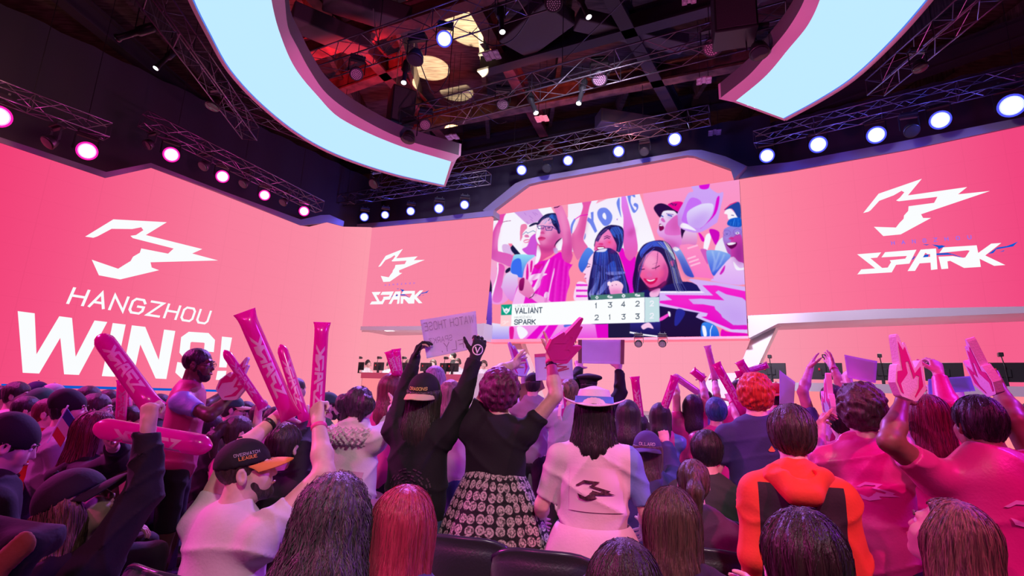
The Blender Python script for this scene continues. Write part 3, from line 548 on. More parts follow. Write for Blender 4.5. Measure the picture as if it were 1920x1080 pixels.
for i, (pts, lb) in enumerate([([(700, 15), (705, 60), (720, 95), (735, 70)], 'loose black cable loop near the halo'), ([(780, 95), (800, 150), (815, 175), (838, 148), (842, 120)], 'loose black cable loop across the warm roof patch'), ([(880, 170), (900, 205), (935, 232), (950, 228)], 'pale cable hanging under the long truss'), ([(880, 60), (920, 85), (960, 75), (1000, 20)], 'thin cable across the roof patch'), ([(1060, 110), (1130, 40), (1190, -20)], 'thin diagonal steel wire over the long truss')]):
    S_ = spline([atz(x, y, 8.7) for x, y in pts], 14); tag(MB().path(S_, .012, 5).build('cable', blackm, org=S_[0]), lb, 'cable', 'roof cables')
ww = atz(868, 232, 7.6); w2 = atz(888, 196, 7.9); tag(MB().bar(ww, w2, .012, 6).build('steel_rod', mat('pale_rod', (.75, .7, .72), .3, .5, emit=None), org=ww), 'pale thin steel rod hanging askew below the long truss', 'rod')
# black drapes behind the lights
drape = mat('black_drape', (.030, .026, .045), .9)
def drape_on(w, xa, xb, off, nm):
    d = wdir(w); n = wnor(w); mb = MB(); N_ = 60; V = []
    for i in range(N_+1):
        x = xa+(xb-xa)*i/N_; p = np.array([x, w[0]+w[1]*x, 0])-n*(off+.05*math.sin(i*1.9)); V += [p+(0, 0, 6.2), p+(0, 0, 9.0)]
    F = [[2*i, 2*i+2, 2*i+3, 2*i+1] for i in range(N_)]; o = mesh_np(nm, np.array(V), F, drape, None, True); struct(o)
drape_on(WL, -6.5, 6, 1.2, 'wall_drape_left'); drape_on(WR, 5.0, 13, 1.2, 'wall_drape_right')
o = mesh_np('wall_drape_side', np.array([np.array([x, WW[0]+WW[1]*x, z])-NW*(.7+.05*math.sin(i*1.9)) for i, x in enumerate(np.linspace(-14, -4.4, 60)) for z in (5.0, 9.0)]), [[2*i, 2*i+2, 2*i+3, 2*i+1] for i in range(59)], drape); struct(o)
# spots thrown up on the roof: two warm pools, red wash
def upspot(px, z0, loc, ang, col, pw, blend=.1): spot('roof_spot', loc, atz(*px, 10.5), ang, col, pw, blend, .03)
def pool(px, ang, col, pw): p = atz(*px, 10.5); spot('roof_spot', p-(0, 0.3, 2.6), p, ang, col, pw, .04, .02)
pool((892, 48), 33, (1, .82, .50), 3300); pool((806, 128), 24, (1, .74, .45), 3000); pool((856, 172), 22, (1, .88, .55), 1500)
upspot((690, 60), 0, atz(640, 200, 7.4), 95, (1, .03, .05), 620, .8); upspot((1000, 100), 0, atz(1050, 240, 7.6), 85, (1, .12, .10), 150, .8); upspot((1200, 150), 0, atz(1200, 270, 7.4), 110, (.9, .25, .25), 80, .9)
# ================================================================ figures: smooth implicit surfaces meshed on a grid
def nrm(v): v = np.asarray(v, float); return v/max(1e-9, np.linalg.norm(v))
class Field:
    def __init__(s): s.p = []
    def add(s, fn, lo, hi, k=.02, op='u'): s.p.append((fn, np.array(lo, float), np.array(hi, float), k, op)); return s
    def cap(s, a, b, ra, rb=None, k=.02, M=None, flat=0, op='u'):
        """round cone a-b. M: (right, fwd, depth ratio) flattens it front to back. flat: cut square at b (1) or both (2)"""
        a = np.array(a, float); b = np.array(b, float); rb = ra if rb is None else rb; ab = b-a; L2 = ab @ ab + 1e-12; R_ = max(ra, rb)
        if M is not None: fx, q = np.array(M[0]), M[1]
        def fn(X, Y, Z):
            px, py, pz = X-a[0], Y-a[1], Z-a[2]; t = (px*ab[0]+py*ab[1]+pz*ab[2])/L2; h = np.clip(t, 0, 1)
            qx, qy, qz = px-h*ab[0], py-h*ab[1], pz-h*ab[2]
            if M is not None:
                e = qx*fx[0]+qy*fx[1]+qz*fx[2]; g = e*(1/q-1); qx, qy, qz = qx+g*fx[0], qy+g*fx[1], qz+g*fx[2]
            d = np.sqrt(qx*qx+qy*qy+qz*qz) - (ra+(rb-ra)*h)
            if M is not None: d = d*(.5+.5*q)
            if flat:
                L = math.sqrt(L2); d = np.maximum(d, (t-1)*L)
                if flat == 2: d = np.maximum(d, -t*L)
            return d
        return s.add(fn, np.minimum(a, b)-R_, np.maximum(a, b)+R_, k, op)
    def ell(s, c, r, B=None, k=.02, op='u', mod=None):
        """ellipsoid, axes = rows of B"""
        c = np.array(c, float); r = np.array(r, float); B = np.eye(3) if B is None else np.array(B); R_ = r.max()
        def fn(X, Y, Z):
            x, y, z = X-c[0], Y-c[1], Z-c[2]; u = (B[0][0]*x+B[0][1]*y+B[0][2]*z); v = (B[1][0]*x+B[1][1]*y+B[1][2]*z); w_ = (B[2][0]*x+B[2][1]*y+B[2][2]*z)
            k0 = np.sqrt((u/r[0])**2+(v/r[1])**2+(w_/r[2])**2); k1 = np.sqrt((u/r[0]**2)**2+(v/r[1]**2)**2+(w_/r[2]**2)**2)+1e-6
            d = k0*(k0-1)/k1
            return d if mod is None else d+mod(u, v, w_)
        return s.add(fn, c-R_-.02, c+R_+.02, k, op)
    def mesh(s, h, post=None, pad=.0):
        lo = np.min([p[1] for p in s.p if p[4] == 'u'], axis=0)-3*h-pad; hi = np.max([p[2] for p in s.p if p[4] == 'u'], axis=0)+3*h+pad
        n = np.ceil((hi-lo)/h).astype(int)+1; f = np.full(n, .25, np.float32)
        ax = [lo[i]+h*np.arange(n[i]) for i in range(3)]
        for fn, a, b, k, op in s.p:
            m = k+2*h+pad; i0 = np.clip(np.floor((a-m-lo)/h).astype(int), 0, n); i1 = np.clip(np.ceil((b+m-lo)/h).astype(int)+1, 0, n)
            if (i1 <= i0).any(): continue
            sl = tuple(slice(i0[i], i1[i]) for i in range(3)); X = ax[0][sl[0]][:, None, None]; Y = ax[1][sl[1]][None, :, None]; Z = ax[2][sl[2]][None, None, :]
            d = fn(X, Y, Z); g = f[sl]
            if op == 'u':
                if k > 0: hh = np.maximum(k-np.abs(d-g), 0)/k; f[sl] = np.minimum(d, g)-hh*hh*k*.25
                else: f[sl] = np.minimum(d, g)
            else:
                d = -d; hh = np.maximum(k-np.abs(d-g), 0)/max(k, 1e-6); f[sl] = np.maximum(d, g)+hh*hh*k*.25
        if post is not None: f = post(f, ax[0][:, None, None], ax[1][None, :, None], ax[2][None, None, :]).astype(np.float32)
        return snets(f, lo, h)
_CO = [(0,0,0),(1,0,0),(0,1,0),(1,1,0),(0,0,1),(1,0,1),(0,1,1),(1,1,1)]
_ED = [(0,1),(2,3),(4,5),(6,7),(0,2),(1,3),(4,6),(5,7),(0,4),(1,5),(2,6),(3,7)]
def snets(f, lo, h):
    f[0] = f[-1] = .1; f[:, 0] = f[:, -1] = .1; f[:, :, 0] = f[:, :, -1] = .1
    s = f < 0; n = f.shape
    c = np.zeros((n[0]-1, n[1]-1, n[2]-1), np.int8)
    for dx, dy, dz in _CO: c += s[dx:n[0]-1+dx, dy:n[1]-1+dy, dz:n[2]-1+dz]
    I, J, K = np.nonzero((c > 0) & (c < 8)); idx = np.full(c.shape, -1, np.int32); idx[I, J, K] = np.arange(len(I))
    vals = [f[I+dx, J+dy, K+dz] for dx, dy, dz in _CO]; acc = np.zeros((len(I), 3)); cnt = np.zeros(len(I))
    for a, b in _ED:
        fa, fb = vals[a], vals[b]; m = (fa < 0) != (fb < 0); t = np.where(m, fa/np.where(m, fa-fb, 1), 0)
        pa, pb = np.array(_CO[a], float), np.array(_CO[b], float)
        acc += (pa + t[:, None]*(pb-pa))*m[:, None]; cnt += m
    V = lo + h*(np.stack([I, J, K], 1) + acc/np.maximum(cnt, 1)[:, None]); F = []
    for ax_ in range(3):
        a, b = [(1, 2), (2, 0), (0, 1)][ax_]; s0 = np.moveaxis(s, (ax_, a, b), (0, 1, 2)); id0 = np.moveaxis(idx, (ax_, a, b), (0, 1, 2))
        e = s0[:-1, 1:-1, 1:-1] != s0[1:, 1:-1, 1:-1]; i, j, k = np.nonzero(e); j += 1; k += 1
        q = np.stack([id0[i, j-1, k-1], id0[i, j, k-1], id0[i, j, k], id0[i, j-1, k]], 1); inside = s0[i, j, k]
        q[~inside] = q[~inside][:, ::-1]; F.append(q)
    return V, np.vstack(F)
def build_field(name, F, h, m, parent, post=None, sel=None, mats=None, pad=0):
    V, Q = F.mesh(h, post, pad)
    if len(Q) == 0: return None
    o = mesh_np(name, V, Q, m, parent, True)
    if sel is not None:       # second cloth colour: a signed field on the vertices, read by the cloth's material
        at = o.data.attributes.new('panel', 'FLOAT', 'POINT'); at.data.foreach_set('value', np.asarray(sel(V), np.float32)); o.data.materials.clear(); o.data.materials.append(two_tone(m, mats[0]))
    return o
def merge(*VF):
    Vs, Fs, k = [], [], 0
    for V, F in VF: Vs.append(V); Fs.append(F+k); k += len(V)
    return np.vstack(Vs), np.vstack(Fs)
def two_tone(ma, mb):
    nm = ma.name+'_and_'+mb.name
    if nm in _m: return _m[nm]
    m = ma.copy(); m.name = nm; _m[nm] = m; N, L = nt(m); b = N['Principled BSDF']; src = b.inputs['Base Color'].links[0].from_socket; bb = mb.node_tree.nodes['Principled BSDF'].inputs['Base Color'].default_value
    a = N.new('ShaderNodeAttribute'); a.attribute_name = 'panel'; g = N.new('ShaderNodeMath'); g.operation = 'GREATER_THAN'; g.inputs[1].default_value = 0; L.new(a.outputs['Fac'], g.inputs[0]); mx = N.new('ShaderNodeMixRGB'); mx.inputs[2].default_value = tuple(bb)
    L.new(g.outputs[0], mx.inputs[0]); L.new(src, mx.inputs[1]); L.new(mx.outputs[0], b.inputs['Base Color']); return m
SKIN = {'fair': mat('skin_fair', (.78, .50, .42), .5, sheen=.2, noise=.12, nscale=18), 'tan': mat('skin_tan', (.62, .38, .29), .5, sheen=.2, noise=.12, nscale=18), 'brown': mat('skin_brown', (.26, .13, .085), .45, noise=.15, nscale=18), 'deep': mat('skin_deep', (.13, .065, .045), .42, noise=.15, nscale=18)}
def hairm(name, c, c2=None, rough=.42): return mat('hair_'+name, c, rough, spec=.55, col2=c2 or tuple(x*.42 for x in c), nscale=14, stretch=(7, 7, .55), bump=.35, bscale=30, sheen=.1)
HAIR = {'black': hairm('black', (.022, .016, .02)), 'dark': hairm('dark_brown', (.06, .032, .03)), 'brown': hairm('brown', (.15, .075, .055)), 'wavy': hairm('ash_brown', (.17, .11, .14)), 'pink': hairm('pink_red', (.62, .05, .12), (.40, .02, .07)), 'magenta': hairm('magenta', (.20, .008, .11), (.06, .002, .035)), 'red': hairm('bright_red', (.72, .05, .02), (.35, .015, .008)),
        'wine': hairm('wine_red', (.20, .015, .045)), 'blue': hairm('teal_blue', (.03, .17, .34), (.015, .07, .18)), 'purple': hairm('dark_violet', (.075, .025, .085)), 'grey': hairm('pale_violet', (.42, .28, .50)), 'blonde': hairm('streaked_brown', (.30, .18, .12), (.08, .045, .035)), 'rose': hairm('faded_rose', (.34, .12, .20))}
def cloth(name, c, rough=.8, bump=.35, sheen=.06, noise=.10): return mat('cloth_'+name, c, rough, sheen=sheen, noise=noise, nscale=5, bump=bump*.22, bscale=90)
eyew = mat('eye_white', (.85, .82, .82), .25); irism = mat('eye_iris', (.03, .018, .015), .2); lipm = mat('lips', (.52, .16, .17), .4); bandm = mat('pink_wristband', (.90, .08, .32), .5); watchm = mat('black_wristband', (.02, .02, .022), .4)
def on_ray(px, S, L, pref='n'):
    d = nrm(ray(*px)); w_ = S-CAMO; b = d @ w_; c = w_ @ w_ - L*L; q = b*b-c
    if q <= 0: return CAMO + d*b
    return CAMO + d*(b-math.sqrt(q) if pref == 'n' else b+math.sqrt(q))
def rotv(v, ax, a): return np.array(Matrix.Rotation(a, 3, Vector(ax)) @ Vector(v))
def hand(F, W, d, n, right, pose='open', s=1.0, k=.008, spread=.16, curl=None):
    d = nrm(d); n = nrm(n - d*(n @ d)); th = np.cross(d, n)*(1 if right else -1)      # thumb side
    cu = {'open': (.10, .12, .10), 'relaxed': (.35, .40, .30), 'grip': (1.25, 1.35, .9), 'half': (.65, .7, .5), 'flat': (.04, .05, .04)}[pose]
    sp = spread if pose in ('open',) else .05
    ctr = W + d*.055*s
    F.ell(ctr, (.040*s, .052*s, .016*s), np.array([th, d, n]), .012)
    tips = []
    for i in range(4):
        q = (1.5-i)*1.0; ks = [.94, 1.04, 1.0, .80][i]; b = W + d*.02*s + th*q*.012*s; kn = W + d*(.092-.004*abs(q-.5))*s + th*q*.0205*s
        F.cap(b, kn, .0135*s, .0115*s, .012); p = kn; dd = rotv(d, n, (-1 if right else 1)*-q*sp*(1)) if sp else d
        dd = nrm(d + th*q*sp); ang = 0
        for j, L in enumerate((.043, .027, .022)):
            ang += cu[j]*(1.0+.12*math.sin(i*2.1+j)); v = dd*math.cos(ang) + n*math.sin(ang); e = p + v*L*ks*s; F.cap(p, e, (.0098-.0009*j)*s, (.0092-.0011*j)*s, .004); p = e
        tips.append(p)
    p = W + d*.022*s + th*.026*s; v = nrm(d*.62 + th*.72 + n*.30)
    if pose == 'grip': v = nrm(d*.55 + th*.35 + n*.75)
    for j, L in enumerate((.042, .034, .026)):
        e = p + v*L*s; F.cap(p, e, (.0135-.0018*j)*s, (.0118-.0018*j)*s, .008); p = e; v = nrm(v + d*.22 + n*(.35 if pose == 'grip' else .08))
    return tips
def headframe(yaw, pitch, roll):
    f = np.array([math.sin(yaw), math.cos(yaw), 0]); r = np.array([math.cos(yaw), -math.sin(yaw), 0]); u = np.array([0, 0, 1.])
    f, u = f*math.cos(pitch)+u*math.sin(pitch), u*math.cos(pitch)-f*math.sin(pitch)
    r, u = r*math.cos(roll)-u*math.sin(roll), u*math.cos(roll)+r*math.sin(roll)
    return r, f, u
def wrinkle(amp, seed):
    a, b, c = seed*1.7, seed*2.3+1, seed*.9+2
    def post(f, X, Y, Z):
        q = 3*np.sin(3.1*X+1.7*Y+a)+2.5*np.sin(4.3*Z-2.2*X+b)+1.6*np.sin(6.1*Y+3*Z+c)
        w1 = 1-np.abs(np.sin(9*Z+5*X+q)); w2 = 1-np.abs(np.sin(8*X-11*Z+7*Y+1.3*q+b)); w3 = np.sin(31*Z+14*X+2*q)
        return f - amp*(1.5*w1**3+1.2*w2**4+.18*w3-.5)
    return post
from mathutils.bvhtree import BVHTree
def strand_geo(V, Q, top, nS, length, wid, wave=0.0, seed=1, up=(0, 0, 1), short=False, curl=0.0):
    """thin ribbons of hair combed over the hair surface from the crown downwards; returns V, Q"""
    bv = BVHTree.FromPolygons([tuple(x) for x in V], [tuple(q) for q in Q]); R_ = np.random.default_rng(seed); up = np.array(up, float); OV, OQ = [], []
    cen = V[Q].mean(1); hi = cen[:, 2] > np.percentile(cen[:, 2], 8 if short else 30); pick = R_.choice(np.nonzero(hi)[0], nS)
    steps = max(4, int(length/.022))
    for k in pick:
        p = cen[k].copy(); P = []; N_ = []; ph = R_.uniform(0, 6.28); lift = R_.uniform(.0004, .0034); jit = R_.normal(0, .25, 3); ln_ = int(steps*R_.uniform(.45, 1.0))
        for j in range(ln_):
            q, n, i, d = bv.find_nearest(Vector(p))
            if q is None: break
            q, n = np.array(q), np.array(n); out = p-top; flow = nrm(out)*.55-up*.75+jit*.35; flow = flow-n*(flow @ n); sd = np.cross(n, flow); sd = sd/max(1e-6, np.linalg.norm(sd))
            P.append(q+n*lift+sd*wave*math.sin(ph+j*1.15)+n*abs(wave)*.5*math.sin(ph*2+j*1.3)); N_.append(sd); p = q+nrm(flow)*.022
        if len(P) < 3: continue
        b = sum(len(x) for x in OV); m = len(P); A = np.array(P); S_ = np.array(N_); t = np.linspace(0, 1, m); w_ = (wid*(1-.75*t**2))[:, None]; nn = np.cross(S_, np.gradient(A, axis=0)); nn /= np.maximum(1e-9, np.linalg.norm(nn, axis=1))[:, None]
        OV.append(np.vstack([A-S_*w_, A+nn*w_*.6, A+S_*w_])); OQ += [[b+c*m+i, b+c*m+i+1, b+(c+1)*m+i+1, b+(c+1)*m+i] for i in range(m-1) for c in (0, 1)]
    return (np.vstack(OV), np.array(OQ)) if OV else (np.zeros((0, 3)), np.zeros((0, 4), int))
PEOPLE = {}
def person(label, head, d, yaw=15, sit=False, skin='fair', hair=('short', 'dark'), top=('tee', None), bottom=None, L=None, R=None, hat=None, face=False, hyaw=None, hpitch=0, hroll=0, w=1.0, lean=0, side=0, group=None, extra=None, glasses=False, beard=None, tall=None, cat='person', h=None, legs=True, grow=1.0, hemdrop=.10, sel=None, tmats=None):
    yaw = math.radians(yaw); hy = yaw if hyaw is None else math.radians(hyaw)
    H = aty(*head, d); f = np.array([math.sin(yaw), math.cos(yaw), 0]); r = np.array([math.cos(yaw), -math.sin(yaw), 0]); u = np.array([0, 0, 1.])
    stat = H[2]+.118 if not sit else (H[2]+.118-.46)/.52 if tall is None else tall
    s = float(np.clip(stat/1.72, .86, 1.08))*grow; hs = float(np.clip(s, .93, 1.05))*(1 if grow == 1 else grow**.6)
    near = d < 3.3; h0 = h or (.0085 if d < 2.4 else .0095 if d < 3.6 else .014 if d < 6 else .020); hh = .0052 if d < 3.6 else .008 if d < 6 else .012
    if d < .0: h0 *= 1
    hr, hf, hu = headframe(hy, math.radians(hpitch), math.radians(hroll)); Hh = lambda x, y, z: H + (hr*x+hf*y+hu*z)*hs
    Ln = math.radians(lean); lf = f*math.sin(Ln)+r*math.sin(math.radians(side)); up = nrm(u*math.cos(Ln)-lf*-0 + 0*f)
    C = H - u*.245*s - hf*.015 - f*.02
    floor0 = 0.0
    pz = .50 if sit else .525*stat
    P = np.array([C[0], C[1], 0]) - f*math.tan(Ln)*(C[2]-pz) - r*math.tan(math.radians(side))*(C[2]-pz); P = np.array([P[0], P[1], pz])
    root = empty('person', (P[0], P[1], 0), label, cat, group); root['_d'] = d
    del root['_d']
    sw = .175*s*(.6+.4*w); SL, SR = C-r*sw-u*.015, C+r*sw-u*.015
    # ---- arms
    def arm(spec, S, right):
        sg = 1 if right else -1; L1, L2 = .285*s, .255*s
        if spec is None:
            if sit: E = S + r*sg*.05 - u*.25*s + f*.06; W = E + f*.22 - r*sg*.10 - u*.06; n = -u; dd = nrm(W-E)
            else: E = S + r*sg*.06 - u*L1 - f*.03; W = E - u*L2*.92 + f*.09; n = -r*sg; dd = nrm(W-E)
            return S, E, W, nrm(W-E), n, 'relaxed', None
        if 'E' in spec: E, W = S+r*spec['E'][0]*sg*s+f*spec['E'][1]*s+u*spec['E'][2]*s, None; W = E+r*spec['W'][0]*sg*s+f*spec['W'][1]*s+u*spec['W'][2]*s
        else:
            pf = spec.get('pref', 'ff'); E = on_ray(spec['e'], S, L1, pf[0]); W = on_ray(spec['h'], E, L2, pf[1])
        n = np.array(spec.get('n', f), float); dd = spec.get('d'); dd = nrm(W-E) if dd is None else nrm(dd)
        return S, E, W, dd, n, spec.get('pose', 'open'), spec
    aL, aR = arm(L, SL, False), arm(R, SR, True)
    # raised arms lift the shoulder
    def lift(S, E, sg): t_ = max(0, nrm(E-S)[2]); return S + u*.045*s*t_ - r*sg*.012*t_
    aL = (lift(SL, aL[1], -1),)+aL[1:]; aR = (lift(SR, aR[1], 1),)+aR[1:]
    hip = .088*s*(.7+.3*w); HL, HR = P-r*hip, P+r*hip
    if sit: legs_ = [(q, q+f*.42*s+u*.02+r*sg*.04, q+f*.45*s-u*(pz-.09)+r*sg*.04) for q, sg in ((HL, -1), (HR, 1))]
    else: legs_ = [(q, q+f*.02+r*sg*.02-u*(pz-.275*stat), np.array([q[0], q[1], .085])+r*sg*.04-f*.03) for q, sg in ((HL, -1), (HR, 1))]
    M = (f, .66+.08*(w-1))
    def torso(F, t=0.0, box=0.0, k=.05):
        F.cap(C-u*.02, C-u*.17*s, (.115+.035*w)*s+t, (.105+.045*w)*s+t, k, M)
        F.cap(C-u*.17*s, P+u*.12*s, (.105+.045*w)*s+t, (.075+.065*w+box)*s+t, k, M); F.cap(P+u*.12*s, P+u*.02, (.075+.065*w+box)*s+t, (.085+.07*w+box*.6)*s+t, k, M)
        for S in (aL[0], aR[0]): F.cap(C-u*.01, S, .062*s+t, .056*s+t, k)
        F.cap(C-u*.03-f*.01, C+u*.05-f*.005, .085*s+t*.7, .05*s+t*.5, k)
    # ---- body
    B = Field(); hp = Hh
    def headprims(F):
        F.ell(hp(0, -.012, .034), np.array((.073, .093, .084))*hs, (hr, hf, hu), .02); F.ell(hp(0, .030, -.038), np.array((.060, .062, .078))*hs, (hr, hf, hu), .03)
        F.cap(hp(0, .066, -.098), hp(0, .058, -.09), .024*hs, .03*hs, .03); F.cap(hp(0, .090, .010), hp(0, .104, -.028), .0075*hs, .0120*hs, .012); F.cap(hp(-.036, .080, .027), hp(.036, .080, .027), .012*hs, None, .015)
        for q in (-1, 1):
            F.cap(hp(q*.036, .062, -.028), hp(q*.030, .066, -.05), .026*hs, .022*hs, .02); F.ell(hp(q*.079, -.006, -.010), np.array((.011, .021, .034))*hs, (hr, hf, hu), .006); F.ell(hp(q*.086, -.004, -.006), np.array((.005, .011, .019))*hs, (hr, hf, hu), .003, 's')
            if face: F.ell(hp(q*.031, .100, .006), np.array((.018, .014, .011))*hs, (hr, hf, hu), .008, 's')
        F.cap(hp(0, -.022, -.07), C+u*.03-f*.005, .056*s*(.8+.2*w), .062*s*(.8+.2*w), .03)
        if face == 'open': F.ell(hp(0, .098, -.066), np.array((.017, .02, .014))*hs, (hr, hf, hu), .006, 's')
    hfine = .0062 if d < 2.6 else .008 if d < 4 else .012 if d < 6.5 else .017
    if face and d < 5.5: hfine = min(hfine, .0062 if d < 4 else .009)
    torso(B, -.004)
    for S, E, W, dd, n, pose, sp in (aL, aR):
        B.cap(S, E, .050*s*(.75+.25*w), .039*s*(.8+.2*w), .03); B.cap(E, E+(W-E)*.35, .039*s*(.8+.2*w), .041*s*(.8+.2*w), .02); B.cap(E+(W-E)*.35, W, .041*s*(.8+.2*w), .027*s, .02)
    for a, b, c in legs_: B.cap(a, b, .085*s*(.7+.3*w), .055*s, .03); B.cap(b, b+(c-b)*.3, .055*s, .057*s, .02, op='u'); B.cap(b+(c-b)*.3, c, .057*s, .036*s, .02); B.cap(c-u*.03-f*.03, c-u*.045+f*.14, .036, .030, .02)
    B.cap(hp(0, -.022, -.05), C+u*.02-f*.005, .056*s*(.8+.2*w), .064*s*(.8+.2*w), .03); VF = [B.mesh(max(h0, .0135))]
    G = Field(); headprims(G); VF.append(G.mesh(hfine))
    grips = {}
    for right, (S, E, W, dd, n, pose, sp) in ((False, aL), (True, aR)):
        if sp is not None and sp.get('hide'): continue
        Fh = Field(); Fh.cap(W-(W-E)*.3, W, .034*s, .027*s, .01); Fh.cap(W, W+dd*.03, .027*s, .027*s, .012); hand(Fh, W, dd, n, right, pose, s*1.0); VF.append(Fh.mesh(hh))
        grips['R' if right else 'L'] = (W, dd, n, E, s)
    V, Q = merge(*VF); body = mesh_np('body', V, Q, SKIN[skin], root, True)
    if face:
        for q in (-1, 1):
            e = MB().lathe([(0, -.0115*hs), (.008*hs, -.0085*hs), (.0118*hs, 0), (.0105*hs, .005*hs), (.006*hs, .0102*hs), (0, .0118*hs)], hp(q*.031, .079, .006), hf, 12).build('eye', eyew, root, True)
            MB().lathe([(.0055*hs, .0106*hs), (.004*hs, .0122*hs), (0, .0126*hs)], hp(q*.031, .079, .006), hf, 10).build('iris', irism, e, True)
            MB().path([hp(q*.014, .098, .026), hp(q*.032, .099, .031), hp(q*.048, .086, .025)], .0035*hs, 5).build('eyebrow', HAIR[hair[1]] if hair else HAIR['dark'], root, True)
        MB().path([hp(-.022, .090, -.066), hp(-.008, .101, -.062), hp(.008, .101, -.062), hp(.022, .090, -.066)], .0052*hs, 6).build('lips', lipm, root, True)
    # ---- clothes
    kind, tm = top[0], top[1]; seed = (abs(hash(label)) if False else sum(map(ord, label)) % 97)*.37
    if kind:
        F = Field(); t = .014 if kind in ('tee', 'jersey', 'dress') else .019 if kind in ('long', 'shirt') else .024
        torso(F, t, .012 if kind != 'dress' else 0)
        if kind in ('tee', 'jersey', 'dress', 'shirt'):
            q = {'tee': .62, 'jersey': .70, 'dress': .85, 'shirt': .7}[kind]
            for S, E, W, *_ in (aL, aR):
                q2 = q-.16*max(0, nrm(E-S)[2]); F.cap(S, S+(E-S)*q2, .056*s*(.75+.25*w)+t, .042*s*(.75+.25*w)+t*.85, .035, None, 1)
        elif kind != 'vest':
            for S, E, W, *_ in (aL, aR): F.cap(S, E, .054*s*(.75+.25*w)+t, .044*s+t, .03); F.cap(E, W-(W-E)*.06, .044*s+t, .031*s+t*.8, .02, None, 1)
        if kind == 'hoodie':
            FH = Field()
            for q in (-1, 1): FH.cap(C+u*.060+r*q*.085-f*.030, C+u*.005-f*.120+r*q*.028, .036, .050, .035, None, 0); FH.cap(C+u*.060+r*q*.085-f*.03, C+u*.02+r*q*.055+f*.055, .036, .026, .03)
            FH.cap(C+u*.055-f*.085-r*.05, C+u*.055-f*.085+r*.05, .032, None, .03); FH.ell(C+u*.075-f*.075, (.062, .04, .026), (r, f, u), .02, 's')
            build_field('hood', FH, h0, tm, root, wrinkle(.006, seed+1))
        hem = P[2]-hemdrop*s if not sit else P[2]-.02
        wp = wrinkle((.0075 if d < 3.2 else .0055) if kind in ('tee', 'jersey', 'dress') else .008, seed)
        def post(ff, X, Y, Z): return np.maximum(wp(ff, X, Y, Z), hem-Z)
        build_field({'tee': 'tee_shirt', 'jersey': 'jersey', 'dress': 'dress_bodice', 'shirt': 'shirt', 'long': 'long_sleeved_top', 'hoodie': 'hoodie', 'coat': 'coat', 'vest': 'vest'}[kind], F, h0, tm, root, post, (lambda c: sel(c, dict(C=C, P=P, r=r, f=f, u=u, s=s))) if sel else None, tmats)
    bm_ = bottom or cloth('black_trousers', (.02, .02, .026)); 
    if legs:
        F = Field(); shorts = isinstance(bottom, tuple)
        for a, b, c in legs_:
            F.cap(a-u*.05*(0 if sit else 1), b, .092*s*(.7+.3*w), .070*s, .03, None, 1 if shorts else 0)
            if not shorts: F.cap(b, c, .068*s, .056*s, .02, None, 1)
        F.cap(P+u*.08, P-u*.03, (.066+.066*w)*s, (.080+.070*w)*s, .04, M)
        build_field('shorts' if shorts else 'trousers', F, max(h0, .016), bottom[0] if shorts else bm_, root, wrinkle(.005, seed))
        for a, b, c in legs_:
            F = Field(); F.cap(c-u*.035-f*.035, c-u*.04+f*.13, .046, .040, .02); F.cap(c-u*.01-f*.02, c+u*.01-f*.02, .045, None, .02)
            build_field('shoe', F, .016, mat('shoe_dark', (.03, .03, .035), .5), root, lambda ff, X, Y, Z: np.maximum(ff, .004-Z))
    # ---- hair
    if hair:
        st, hc = hair[0], HAIR[hair[1]]; ln = hair[2] if len(hair) > 2 else .3; F = Field(); hv = .0068 if d < 2.7 else .009 if d < 4.2 else .013 if d < 7 else .017
        th = {'short': .010, 'buzz': .005, 'crop': .015, 'curly': .034, 'afro': .044, 'long': .015, 'wavy': .026, 'bob': .018, 'pony': .010, 'bun': .014, 'mop': .018}[st]
        F.ell(hp(0, -.016, .034), np.array((.074, .094, .085))*hs+th, (hr, hf, hu), .02)
        if st in ('curly', 'afro', 'mop'): F.ell(hp(0, -.03, .0), np.array((.075, .075, .09))*hs+th*.8, (hr, hf, hu), .03)
        elif st not in ('buzz',): F.ell(hp(0, -.035, -.02), np.array((.066, .062, .07))*hs+th*.55, (hr, hf, hu), .03)
        cut = {'long': (.55, -.05), 'wavy': (.45, -.07), 'bob': (.55, -.06)}.get(st, (.72, -.006))
        fall = st in ('long', 'wavy', 'bob')
        if fall:
            bk = C-u*ln*s-f*(.05 if sit else .075); wd = {'long': .088, 'wavy': .125, 'bob': .090}[st]+(.02 if ln > .4 else 0)
            F.cap(hp(0, -.055, .0), C-f*.055+u*.03, .088*hs+th*.4, wd*s, .05, (f, .75)); 
            if st != 'bob': F.cap(C-f*.055+u*.03, bk, wd*s, (.06 if st == 'long' else .12)*s, .05, (f, .62))
            for q in (-1, 1): F.cap(hp(q*.068, .0, .0), C+r*q*.085*s-f*.01+u*(.05 if st == 'bob' else -.02), .030*hs+th*.3, .034 if st == 'long' else .052, .04)
        if st == 'pony':
            k0 = hp(0, -.115, .05); F.ell(k0, (.03, .03, .03), None, .02); F.cap(k0, hp(0, -.17, -.02), .028, .038, .02); F.cap(hp(0, -.17, -.02), hp(0, -.15, -.02-ln*.7), .038, .024, .03)
        if st == 'bun':
            for q in (-1, 1): F.ell(hp(q*.10, -.055, .01), np.array((.058, .06, .062)), None, .02)
            F.cap(hp(-.07, -.06, -.05), C-r*.1-u*.06-f*.04, .03, .012, .02); F.cap(hp(.07, -.06, -.05), C+r*.1-u*.02-f*.04, .03, .012, .02)
        ca, cb = cut; ph = seed; amp = {'curly': .011, 'afro': .013, 'wavy': .007, 'mop': .004, 'long': .003, 'bob': .003, 'bun': .008, 'pony': .004, 'crop': .005}.get(st, .0035)
